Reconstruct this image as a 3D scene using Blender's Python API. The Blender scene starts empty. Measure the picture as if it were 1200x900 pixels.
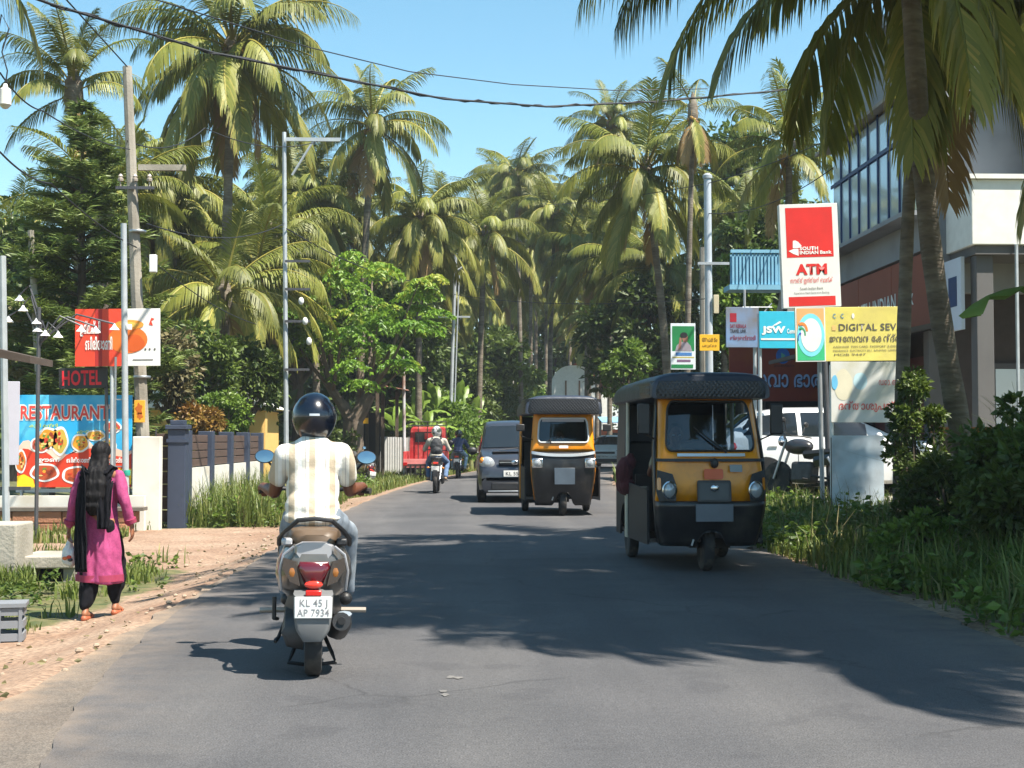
import bpy, bmesh, math, random
import numpy as np
from mathutils import Vector, Matrix, Euler, noise as mnoise

R = math.radians
scene = bpy.context.scene
col = scene.collection

# ------------------------------------------------------------------ camera
FPX, VPX, VPY, CAMH = 1667.0, 545.0, 515.0, 1.30       # photo pixels (1200 x 900)
cam_d = bpy.data.cameras.new('camera'); cam = bpy.data.objects.new('camera', cam_d); col.objects.link(cam)
cam_d.sensor_width = 36.0; cam_d.lens = 36.0 * FPX / 1200.0
cam_d.clip_start = 0.1; cam_d.clip_end = 3000
cam.location = (0, 0, CAMH)
cam.rotation_euler = (R(90) + math.atan((VPY - 450) / FPX), 0, -math.atan((600 - VPX) / FPX))
scene.camera = cam
CAMR = cam.rotation_euler.to_matrix()

# ------------------------------------------------------------------ sky, sun, exposure
SUN = Vector((0.46, -0.34, 1.0)).normalized()           # towards the sun: behind the camera, to the right
world = bpy.data.worlds.new('World'); scene.world = world; world.use_nodes = True
wn = world.node_tree.nodes; wl = world.node_tree.links
sky = wn.new('ShaderNodeTexSky'); sky.sky_type = 'NISHITA'; sky.sun_disc = False
sky.sun_elevation = math.asin(SUN.z); sky.sun_rotation = math.atan2(SUN.x, SUN.y)
sky.air_density = 1.0; sky.dust_density = 0.5; sky.ozone_density = 0.25; sky.altitude = 600
bg = wn['Background']; bg.inputs['Strength'].default_value = 0.085
hs = wn.new('ShaderNodeHueSaturation'); hs.inputs['Hue'].default_value = 0.475; hs.inputs['Saturation'].default_value = 1.18; hs.inputs['Value'].default_value = 1.0
wl.new(sky.outputs['Color'], hs.inputs['Color']); wl.new(hs.outputs['Color'], bg.inputs['Color'])
sun_d = bpy.data.lights.new('sun', 'SUN'); sun = bpy.data.objects.new('sun', sun_d); col.objects.link(sun)
sun_d.energy = 4.6; sun_d.angle = R(0.55); sun_d.color = (1.0, 0.935, 0.82)
sun.rotation_euler = SUN.to_track_quat('Z', 'Y').to_euler(); sun.location = SUN * 60
scene.view_settings.view_transform = 'Standard'; scene.view_settings.look = 'None'
scene.view_settings.gamma = 1.0; scene.view_settings.exposure = 1.36
scene.render.engine = 'CYCLES'
scene.cycles.use_denoising = True
scene.cycles.max_bounces = 7; scene.cycles.transparent_max_bounces = 12
scene.cycles.diffuse_bounces = 3; scene.cycles.glossy_bounces = 3; scene.cycles.transmission_bounces = 4
scene.cycles.caustics_reflective = False; scene.cycles.caustics_refractive = False
scene.cycles.use_adaptive_sampling = True; scene.cycles.adaptive_threshold = 0.015

# ------------------------------------------------------------------ layout helpers
def ray(px, py):
    return CAMR @ Vector(((px - 600) / FPX, -(py - 450) / FPX, -1.0))
def P(px, py, Y):
    d = ray(px, py); return Vector((0, 0, CAMH)) + d * (Y / d.y)
def XZ(px, py, Y):
    p = P(px, py, Y); return p.x, p.z
def bend(y):
    return 0.0018 * max(0.0, y - 20.0) ** 2 if y < 90 else 0.0018 * 4900 + 0.252 * (y - 90)
RL, RR = -2.25, 3.5
def sstep(a, b, x):
    t = min(1.0, max(0.0, (x - a) / (b - a))); return t * t * (3 - 2 * t)
def gz(x, y):
    b = bend(y); l = RL + b; r = RR + b
    n = 0.03 * mnoise.noise(Vector((x * 0.9, y * 0.7, 3.1))) + 0.012 * mnoise.noise(Vector((x * 3.1, y * 2.9, 7.7)))
    if x < l:
        k = sstep(0.0, 0.9, l - x)
        return -0.02 - 0.19 * k * (1 - 0.6 * sstep(22, 40, y)) + n * sstep(0.05, 0.6, l - x) + 0.25 * sstep(3.2, 9, l - x)
    if x > r:
        k = sstep(0.2, 2.4, x - r)
        return -0.02 + 0.22 * k + n * sstep(0.05, 0.6, x - r)
    return -0.06

# ------------------------------------------------------------------ mesh builder
class MB:
    def __init__(s): s.v = []; s.f = []
    def add(s, vs, fs):
        b = len(s.v); s.v.extend([tuple(p) for p in vs]); s.f.extend([tuple(b + i for i in f) for f in fs]); return s
    def box(s, c, d, rot=None):
        hx, hy, hz = d[0] / 2, d[1] / 2, d[2] / 2
        vs = [Vector((x, y, z)) for x in (-hx, hx) for y in (-hy, hy) for z in (-hz, hz)]
        if rot is not None:
            m = Euler(rot).to_matrix(); vs = [m @ p for p in vs]
        c = Vector(c); vs = [p + c for p in vs]
        return s.add(vs, [(0, 1, 3, 2), (4, 6, 7, 5), (0, 4, 5, 1), (2, 3, 7, 6), (0, 2, 6, 4), (1, 5, 7, 3)])
    def tube(s, pts, r, n=8, caps=True, flat=1.0, closed=False):
        pts = [Vector(p) for p in pts]; m = len(pts)
        rr = r if isinstance(r, (list, tuple)) else [r] * m
        vs = []; up = None
        for i, p in enumerate(pts):
            if closed: t = pts[(i + 1) % m] - pts[i - 1]
            else: t = (pts[min(i + 1, m - 1)] - pts[max(i - 1, 0)])
            t.normalize()
            if up is None:
                up = Vector((0, 0, 1)) if abs(t.z) < 0.9 else Vector((0, 1, 0))
            a = t.cross(up); a.normalize(); b = a.cross(t); b.normalize(); up = b
            for k in range(n):
                w = 2 * math.pi * k / n
                vs.append(p + a * (math.cos(w) * rr[i]) + b * (math.sin(w) * rr[i] * flat))
        fs = []
        for i in range(m if closed else m - 1):
            j = (i + 1) % m
            for k in range(n):
                q = (k + 1) % n
                fs.append((i * n + k, i * n + q, j * n + q, j * n + k))
        if caps and not closed:
            fs.append(tuple(range(n - 1, -1, -1))); fs.append(tuple((m - 1) * n + k for k in range(n)))
        return s.add(vs, fs)
    def lathe(s, prof, c=(0, 0, 0), axis='Z', n=20, rot=None):
        c = Vector(c); vs = []
        for r, h in prof:
            for k in range(n):
                w = 2 * math.pi * k / n; x, y = r * math.cos(w), r * math.sin(w)
                p = {'Z': Vector((x, y, h)), 'X': Vector((h, x, y)), 'Y': Vector((y, h, x))}[axis]
                if rot is not None: p = Euler(rot).to_matrix() @ p
                vs.append(p + c)
        fs = []; m = len(prof)
        for i in range(m - 1):
            for k in range(n):
                q = (k + 1) % n; fs.append((i * n + k, i * n + q, (i + 1) * n + q, (i + 1) * n + k))
        if prof[0][0] > 1e-6: fs.append(tuple(range(n - 1, -1, -1)))
        if prof[-1][0] > 1e-6: fs.append(tuple((m - 1) * n + k for k in range(n)))
        return s.add(vs, fs)
    def grid(s, rows, closed=False):
        m = len(rows); n = len(rows[0]); vs = [p for r_ in rows for p in r_]; fs = []
        for i in range(m - 1):
            for k in range(n if closed else n - 1):
                q = (k + 1) % n; fs.append((i * n + k, i * n + q, (i + 1) * n + q, (i + 1) * n + k))
        return s.add(vs, fs)
    def loft(s, rows):
        s.grid(rows, closed=True); n = len(rows[0]); m = len(rows); b = len(s.v) - m * n
        s.f.append(tuple(b + k for k in range(n - 1, -1, -1))); s.f.append(tuple(b + (m - 1) * n + k for k in range(n)))
        return s
    def poly(s, pts): return s.add(pts, [tuple(range(len(pts)))])
    def prism(s, pts, d):
        d = Vector(d); n = len(pts); a = [Vector(p) for p in pts]
        fs = [tuple(range(n - 1, -1, -1)), tuple(range(n, 2 * n))] + [(i, (i + 1) % n, n + (i + 1) % n, n + i) for i in range(n)]
        return s.add(a + [p + d for p in a], fs)
    def ell(s, c, r, rot=None, n=14, m=9):
        c = Vector(c); vs = []; mt = Euler(rot).to_matrix() if rot is not None else None
        rows = []
        for i in range(1, m):
            a = math.pi * i / m; row = []
            for k in range(n):
                w = 2 * math.pi * k / n
                p = Vector((r[0] * math.sin(a) * math.cos(w), r[1] * math.sin(a) * math.sin(w), -r[2] * math.cos(a)))
                row.append((mt @ p if mt else p) + c)
            rows.append(row)
        b = len(s.v); s.grid(rows, True)
        for sg, ring in ((-1, 0), (1, m - 2)):
            p = Vector((0, 0, sg * r[2])); p = (mt @ p if mt else p) + c
            i0 = len(s.v); s.v.append(tuple(p))
            for k in range(n):
                q = (k + 1) % n
                s.f.append((b + ring * n + q, b + ring * n + k, i0) if sg < 0 else (b + ring * n + k, b + ring * n + q, i0))
        return s
    def cap(s, p0, r0, p1, r1):
        p0, p1 = Vector(p0), Vector(p1)
        s.tube([p0, p1], [r0, r1], 12); s.ell(p0, (r0,) * 3, n=12, m=8); s.ell(p1, (r1,) * 3, n=12, m=8); return s
    def data(s, name, smooth=True, angle=38):
        me = bpy.data.meshes.new(name); me.from_pydata(s.v, [], s.f); me.validate(); me.update()
        finish(me, smooth, angle); return me
    def build(s, name, m, parent=None, smooth=True, angle=38, bevel=0.0):
        o = obj(name, s.data(name, smooth, angle), m, parent)
        if bevel:
            bm = o.modifiers.new('bevel', 'BEVEL'); bm.width = bevel; bm.segments = 2; bm.limit_method = 'ANGLE'; bm.angle_limit = R(40)
        return o
def finish(me, smooth=True, angle=38):
    bm = bmesh.new(); bm.from_mesh(me); bmesh.ops.recalc_face_normals(bm, faces=bm.faces); bm.to_mesh(me); bm.free()
    if smooth:
        me.polygons.foreach_set('use_smooth', [True] * len(me.polygons)); me.set_sharp_from_angle(angle=R(angle))
    me.update()
def obj(name, me, m=None, parent=None):
    o = bpy.data.objects.new(name, me); col.objects.link(o)
    if m is not None and me is not None:
        me.materials.clear(); me.materials.append(m)
    if parent is not None: o.parent = parent
    return o
def npmesh(name, V, F, m, parent=None, tint=None, smooth=False):
    """fast mesh from arrays; F (n,k) with one k; tint per vertex"""
    me = bpy.data.meshes.new(name); nv, (nf, k) = len(V), F.shape
    me.vertices.add(nv); me.vertices.foreach_set('co', np.asarray(V, np.float32).ravel())
    me.loops.add(nf * k); me.loops.foreach_set('vertex_index', F.astype(np.int32).ravel())
    me.polygons.add(nf); me.polygons.foreach_set('loop_start', np.arange(0, nf * k, k, dtype=np.int32))
    me.polygons.foreach_set('use_smooth', np.full(nf, smooth))
    me.update(calc_edges=True)
    if tint is not None:
        a = me.attributes.new('tint', 'FLOAT', 'POINT'); a.data.foreach_set('value', np.asarray(tint, np.float32))
    if m is not None: me.materials.append(m)
    if parent == 'data': return me
    return obj(name, me, None, parent)
def thing(name, label, cat, loc=(0, 0, 0), rz=0.0, group=None):
    o = bpy.data.objects.new(name, None); col.objects.link(o); o.empty_display_size = 0.2
    o.location = loc; o.rotation_euler = (0, 0, rz); return tag(o, label, cat, group)
def tag(o, label=None, cat=None, group=None, kind=None):
    if label: o['label'] = label
    if cat: o['category'] = cat
    if group: o['group'] = group
    if kind: o['kind'] = kind
    return o
def structure(o): o['kind'] = 'structure'; return o
def copy_tree(o, parent=None, children=None):
    c = o.copy(); col.objects.link(c); c.parent = parent
    if children is None:
        children = {}
        for x in bpy.data.objects: children.setdefault(x.parent, []).append(x)
    for ch in children.get(o, []): copy_tree(ch, c, children)
    return c
def new_from(o):
    dg = bpy.context.evaluated_depsgraph_get(); return bpy.data.meshes.new_from_object(o.evaluated_get(dg))
def fused(name, mb, m, parent, voxel=0.011, smooth=3, disp=None):
    """closed overlapping volumes fused into ONE continuous skin"""
    me = bpy.data.meshes.new(name); me.from_pydata(mb.v, [], mb.f); me.update()
    t = bpy.data.objects.new('tmp', me); col.objects.link(t)
    r = t.modifiers.new('r', 'REMESH'); r.mode = 'VOXEL'; r.voxel_size = voxel
    if smooth:
        k = t.modifiers.new('s', 'SMOOTH'); k.factor = 0.5; k.iterations = smooth
    dgm = new_from(t); bpy.data.objects.remove(t); bpy.data.meshes.remove(me)
    if disp is not None:
        dgm.update(); nrm = [v.normal.copy() for v in dgm.vertices]
        for v, n in zip(dgm.vertices, nrm): v.co += n * disp(v.co)
    dgm.name = name; dgm.polygons.foreach_set('use_smooth', [True] * len(dgm.polygons)); dgm.update()
    return obj(name, dgm, m, parent)
def folds(amp, sx, sy, sz, seed=0.0):
    return lambda c: amp * mnoise.noise(Vector((c.x * sx + seed, c.y * sy, c.z * sz)))

# ------------------------------------------------------------------ materials
_M = {}
def lin(*c):
    f = lambda u: (u / 255 / 12.92) if u / 255 <= 0.04045 else ((u / 255 + 0.055) / 1.055) ** 2.4
    return tuple(f(u) for u in c)
def mat(name, c=(0.5, 0.5, 0.5), rough=0.6, metal=0.0, var=0.0, vscale=6.0, bump=0.0, bscale=30.0, c2=None, c2scale=3.0, c2lo=0.45, c2hi=0.65,
        spec=0.5, emit=0.0, coat=0.0, stretch=(1, 1, 1), rnd=0.0):
    if name in _M: return _M[name]
    m = bpy.data.materials.new(name); m.use_nodes = True; _M[name] = m
    N, L = m.node_tree.nodes, m.node_tree.links; b = N['Principled BSDF']
    b.inputs['Roughness'].default_value = rough; b.inputs['Metallic'].default_value = metal
    b.inputs['Specular IOR Level'].default_value = spec; b.inputs['Coat Weight'].default_value = coat
    b.inputs['Base Color'].default_value = (*c, 1)
    if emit:
        b.inputs['Emission Color'].default_value = (*c, 1); b.inputs['Emission Strength'].default_value = emit
    tc = N.new('ShaderNodeTexCoord'); mp = N.new('ShaderNodeMapping'); mp.inputs['Scale'].default_value = stretch
    L.new(tc.outputs['Object'], mp.inputs['Vector'])
    cur = None
    def noise_(sc, det=4.0):
        n = N.new('ShaderNodeTexNoise'); n.inputs['Scale'].default_value = sc; n.inputs['Detail'].default_value = det
        L.new(mp.outputs['Vector'], n.inputs['Vector']); return n
    def mix(fac, a, bb, mode='MIX'):
        x = N.new('ShaderNodeMix'); x.data_type = 'RGBA'; x.blend_type = mode
        for sock, val in ((x.inputs[0], fac), (x.inputs[6], a), (x.inputs[7], bb)):
            if isinstance(val, bpy.types.NodeSocket): L.new(val, sock)
            elif isinstance(val, (int, float)): sock.default_value = val
            else: sock.default_value = (*val, 1)
        return x.outputs[2]
    cur = c
    if c2 is not None:
        n = noise_(c2scale); rp = N.new('ShaderNodeMapRange'); rp.inputs[1].default_value = c2lo; rp.inputs[2].default_value = c2hi
        L.new(n.outputs['Fac'], rp.inputs[0]); cur = mix(rp.outputs[0], c, c2)
    if var:
        n = noise_(vscale, 6.0); rp = N.new('ShaderNodeMapRange'); rp.inputs[1].default_value = 0.25; rp.inputs[2].default_value = 0.75
        rp.inputs[3].default_value = 1 - var; rp.inputs[4].default_value = 1 + var
        L.new(n.outputs['Fac'], rp.inputs[0]); cur = mix(1.0, cur, rp.outputs[0], 'MULTIPLY')
    if rnd:
        oi = N.new('ShaderNodeObjectInfo'); rp = N.new('ShaderNodeMapRange'); rp.inputs[3].default_value = 1 - rnd; rp.inputs[4].default_value = 1 + rnd
        L.new(oi.outputs['Random'], rp.inputs[0]); cur = mix(1.0, cur, rp.outputs[0], 'MULTIPLY')
    if isinstance(cur, bpy.types.NodeSocket): L.new(cur, b.inputs['Base Color'])
    if bump:
        n = noise_(bscale, 5.0); bp = N.new('ShaderNodeBump'); bp.inputs['Strength'].default_value = bump; bp.inputs['Distance'].default_value = 0.02
        L.new(n.outputs['Fac'], bp.inputs['Height']); L.new(bp.outputs['Normal'], b.inputs['Normal'])
    return m
def leafmat(name, dark, bright, old=None, transl=0.3, rough=0.5, rnd=0.25):
    """leaf colour runs with the per-leaf 'tint' value and a per-object random shift"""
    if name in _M: return _M[name]
    m = bpy.data.materials.new(name); m.use_nodes = True; _M[name] = m
    N, L = m.node_tree.nodes, m.node_tree.links; b = N['Principled BSDF']; out = N['Material Output']
    at = N.new('ShaderNodeAttribute'); at.attribute_name = 'tint'
    rp = N.new('ShaderNodeValToRGB'); e = rp.color_ramp.elements
    e[0].color = (*dark, 1); e[1].color = (*bright, 1); e[1].position = 0.75 if old else 1.0
    if old: x = e.new(1.0); x.color = (*old, 1)
    oi = N.new('ShaderNodeObjectInfo'); mr = N.new('ShaderNodeMapRange'); mr.inputs[3].default_value = 1 - rnd; mr.inputs[4].default_value = 1 + rnd
    L.new(oi.outputs['Random'], mr.inputs[0])
    mx = N.new('ShaderNodeMix'); mx.data_type = 'RGBA'; mx.blend_type = 'MULTIPLY'; mx.inputs[0].default_value = 1.0
    L.new(at.outputs['Fac'], rp.inputs[0]); L.new(rp.outputs[0], mx.inputs[6]); L.new(mr.outputs[0], mx.inputs[7])
    L.new(mx.outputs[2], b.inputs['Base Color']); b.inputs['Roughness'].default_value = rough; b.inputs['Specular IOR Level'].default_value = 0.45
    tr = N.new('ShaderNodeBsdfTranslucent'); L.new(mx.outputs[2], tr.inputs['Color'])
    ms = N.new('ShaderNodeMixShader'); ms.inputs[0].default_value = transl
    L.new(b.outputs[0], ms.inputs[1]); L.new(tr.outputs[0], ms.inputs[2]); L.new(ms.outputs[0], out.inputs['Surface'])
    return m
def glassmat(name, tintc, rough=0.02, ior=1.5):
    if name in _M: return _M[name]
    m = bpy.data.materials.new(name); m.use_nodes = True; _M[name] = m
    N, L = m.node_tree.nodes, m.node_tree.links; N.remove(N['Principled BSDF']); out = N['Material Output']
    t = N.new('ShaderNodeBsdfTransparent'); t.inputs['Color'].default_value = (*tintc, 1)
    g = N.new('ShaderNodeBsdfGlossy'); g.inputs['Roughness'].default_value = rough
    fr = N.new('ShaderNodeFresnel'); fr.inputs['IOR'].default_value = ior
    ms = N.new('ShaderNodeMixShader'); L.new(fr.outputs[0], ms.inputs[0]); L.new(t.outputs[0], ms.inputs[1]); L.new(g.outputs[0], ms.inputs[2])
    L.new(ms.outputs[0], out.inputs['Surface']); return m

white_paint = mat('white_paint', (0.75, 0.74, 0.70), 0.6, var=0.08)
black_plastic = mat('black_plastic', (0.018, 0.018, 0.02), 0.5, var=0.3, vscale=8)
rubber = mat('rubber', (0.02, 0.02, 0.021), 0.85, c2=(0.07, 0.06, 0.05), c2scale=9)
chrome = mat('chrome', (0.6, 0.6, 0.62), 0.22, 1.0)
steel = mat('steel', (0.42, 0.44, 0.46), 0.45, 0.85, var=0.15)
galv = mat('galvanised_steel', (0.42, 0.45, 0.47), 0.5, 0.3, var=0.18, vscale=4)
conc_pole = mat('pole_concrete', (0.34, 0.31, 0.26), 0.9, var=0.22, vscale=3, bump=0.3, c2=(0.18, 0.16, 0.13), c2scale=1.5)
concrete = mat('concrete', (0.38, 0.35, 0.30), 0.9, var=0.2, vscale=4, bump=0.4, c2=(0.22, 0.2, 0.16), c2scale=2)
skin = mat('skin', lin(104, 62, 42), 0.5, var=0.08, vscale=10)
black_cloth = mat('black_cloth', (0.009, 0.009, 0.012), 0.95, spec=0.15, var=0.4, vscale=30)
hair_m = mat('hair', (0.006, 0.005, 0.006), 0.7, spec=0.25, var=0.5, vscale=60, stretch=(6, 6, 0.4))
clear_lens = mat('lamp_lens', (0.42, 0.44, 0.46), 0.1, 0.3, coat=0.6)
red_lens = mat('red_lens', (0.45, 0.01, 0.012), 0.12, coat=0.8)
amber_lens = mat('amber_lens', (0.65, 0.22, 0.02), 0.15, coat=0.8)
dark_glass = glassmat('windscreen_glass', (0.26, 0.34, 0.42), ior=1.8)
car_glass = glassmat('car_glass', (0.20, 0.24, 0.26))
mirror_m = mat('mirror_glass', (0.34, 0.40, 0.44), 0.08, 1.0)

# ------------------------------------------------------------------ lettering and boards
def text_mesh(s, bold=0.0, extrude=0.0):
    cu = bpy.data.curves.new('txt', 'FONT'); cu.body = s; cu.size = 1.0; cu.offset = bold; cu.resolution_u = 3; cu.space_character = 1.06 if bold else 1.0
    t = bpy.data.objects.new('txt', cu); col.objects.link(t); bpy.context.view_layer.update()
    me = new_from(t); bpy.data.objects.remove(t); bpy.data.curves.remove(cu); return me
class Board:
    """a thin sign board standing in the xz plane, facing -y; u to the right, v up, both in metres from its lower left corner"""
    def __init__(s, name, label, cat, px0, py0, px1, py1, Y, face, rz=0.0, thick=0.05, tilt=0.0, edge=None, group=None):
        a = P(px0, py1, Y); b = P(px1, py0, Y); s.W = b.x - a.x; s.H = b.z - a.z; s.th = thick
        s.o = thing(name, label, cat, ((a.x + b.x) / 2, Y, a.z), rz, group)
        if tilt: s.o.rotation_euler = (0, tilt, rz)
        MB().box((0, thick / 2, s.H / 2), (s.W, thick, s.H)).build('panel', face, s.o, bevel=0.004)
        if edge:
            e = 0.035
            for (c, d) in (((0, 0, -e / 2 + .003), (s.W + 2 * e, e * 1.6, e)), ((0, 0, s.H + e / 2 - .003), (s.W + 2 * e, e * 1.6, e)), ((-s.W / 2 - e / 2 + .003, 0, s.H / 2), (e, e * 1.5, s.H)), ((s.W / 2 + e / 2 - .003, 0, s.H / 2), (e, e * 1.5, s.H))):
                MB().box((c[0], thick / 2, c[2]), d).build('frame_bar', edge, s.o)
    def pt(s, u, v, k): return (u * s.W - s.W / 2, -0.0025 * k, v * s.H)
    def rect(s, u0, v0, u1, v1, m, k=1, name='print'):
        return MB().poly([s.pt(u0, v0, k), s.pt(u1, v0, k), s.pt(u1, v1, k), s.pt(u0, v1, k)]).build(name, m, s.o, False)
    def poly(s, pts, m, k=1, name='print'):
        return MB().poly([s.pt(u, v, k) for u, v in pts]).build(name, m, s.o, False)
    def disc(s, u, v, ru, rv, m, k=1, n=28, wob=0.0, name='print', a0=0, a1=360):
        pts = []
        for i in range(n + (a1 - a0 < 360)):
            a = R(a0 + (a1 - a0) * i / n); q = 1 + wob * math.sin(a * 5 + u * 40)
            pts.append((u + ru * q * math.cos(a), v + rv * q * math.sin(a)))
        return s.poly(pts, m, k, name)
    def text(s, t, u0, v0, u1, v1, m, k=2, bold=0.0, name='lettering'):
        me = text_mesh(t, bold); n = len(me.vertices); co = np.empty(n * 3, np.float32); me.vertices.foreach_get('co', co); co = co.reshape(-1, 3)
        lo, hi = co.min(0), co.max(0); sc = (hi - lo); sc[sc < 1e-6] = 1
        q = (co - lo) / sc; out = np.zeros_like(co)
        out[:, 0] = (u0 + q[:, 0] * (u1 - u0)) * s.W - s.W / 2; out[:, 2] = (v0 + q[:, 1] * (v1 - v0)) * s.H; out[:, 1] = -0.0025 * k
        me.vertices.foreach_set('co', out.ravel()); me.update(); me.name = name
        return obj(name, me, m, s.o)
    def post(s, u, r, m, zdown, y=None, top=None, name='post'):
        x = u * s.W - s.W / 2; y = s.th + r + 0.005 if y is None else y
        return MB().tube([(x, y, -zdown), (x, y, s.H * 0.95 if top is None else top)], r, 10).build(name, m, s.o)
def inkm(name, r, g, b, rough=0.55): return mat('print_' + name, lin(r, g, b), rough, var=0.14, vscale=2.5, bump=0.12, bscale=3)
# ================================================================== ground and road
def ground_material():
    m = mat('ground_soil', (0.3, 0.2, 0.12), 0.95, var=0.25, vscale=2.2, bump=0.6, bscale=14)
    N, L = m.node_tree.nodes, m.node_tree.links; b = N['Principled BSDF']
    at = N.new('ShaderNodeAttribute'); at.attribute_name = 'tint'
    tc = N.new('ShaderNodeTexCoord')
    def nz(s, d=5):
        n = N.new('ShaderNodeTexNoise'); n.inputs['Scale'].default_value = s; n.inputs['Detail'].default_value = d; L.new(tc.outputs['Object'], n.inputs['Vector']); return n
    def ramp(src, a, bq, ca, cb):
        r_ = N.new('ShaderNodeValToRGB'); e = r_.color_ramp.elements; e[0].position = a; e[1].position = bq; e[0].color = (*ca, 1); e[1].color = (*cb, 1); L.new(src, r_.inputs[0]); return r_.outputs[0]
    soil = ramp(nz(1.1).outputs['Fac'], 0.35, 0.68, (0.26, 0.165, 0.11), (0.35, 0.255, 0.185))
    soil2 = ramp(nz(26).outputs['Fac'], 0.38, 0.62, (0.62, 0.58, 0.55), (1.12, 1.08, 1.05))
    mx = N.new('ShaderNodeMix'); mx.data_type = 'RGBA'; mx.blend_type = 'MULTIPLY'; mx.inputs[0].default_value = 1; L.new(soil, mx.inputs[6]); L.new(soil2, mx.inputs[7])
    turf = ramp(nz(5).outputs['Fac'], 0.35, 0.65, (0.05, 0.07, 0.018), (0.14, 0.125, 0.05))
    ad = N.new('ShaderNodeMath'); ad.operation = 'ADD'; n2 = nz(2.6); sb = N.new('ShaderNodeMath'); sb.operation = 'MULTIPLY_ADD'; sb.inputs[1].default_value = 0.9; sb.inputs[2].default_value = -0.45
    L.new(n2.outputs['Fac'], sb.inputs[0]); L.new(at.outputs['Fac'], ad.inputs[0]); L.new(sb.outputs[0], ad.inputs[1])
    mr = N.new('ShaderNodeMapRange'); mr.inputs[1].default_value = 0.4; mr.inputs[2].default_value = 0.6; L.new(ad.outputs[0], mr.inputs[0])
    f = N.new('ShaderNodeMix'); f.data_type = 'RGBA'; L.new(mr.outputs[0], f.inputs[0]); L.new(turf, f.inputs[6]); L.new(mx.outputs[2], f.inputs[7])
    L.new(f.outputs[2], b.inputs['Base Color']); return m
def soilness(x, y):
    b = bend(y); l = RL + b; r = RR + b
    if x <= l:
        d = l - x; w = 1.35 + 0.5 * math.sin(y * 0.31) + (2.8 if 16.5 < y < 24.5 else 0) - 0.5 * sstep(34, 50, y)
        return 1 - sstep(w - 0.4, w + 0.5, d)
    if x >= r:
        d = x - r; return 1 - sstep(0.1, 0.7, d)
    return 1.0
def ax(parts):
    o = []
    for a, b, st in parts: o += list(np.arange(a, b, st))
    return np.array(o)
def build_ground():
    xs = ax([(-400, -60, 40), (-60, -14, 4), (-14, -6, 0.8), (-6, 8, 0.2), (8, 20, 0.8), (20, 60, 4), (60, 440, 40)])
    ys = ax([(-30, 2, 2), (2, 30, 0.25), (30, 60, 0.7), (60, 120, 2.5), (120, 260, 10), (260, 1500, 120)])
    V = np.array([(x, y, gz(x, y)) for y in ys for x in xs]); T = [soilness(x, y) for y in ys for x in xs]
    n = len(xs); i, j = np.meshgrid(np.arange(len(ys) - 1), np.arange(n - 1), indexing='ij'); a = (i * n + j).ravel()
    F = np.stack([a, a + 1, a + n + 1, a + n], 1)
    structure(npmesh('ground', V, F, ground_material(), tint=T, smooth=True))
build_ground()

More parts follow.
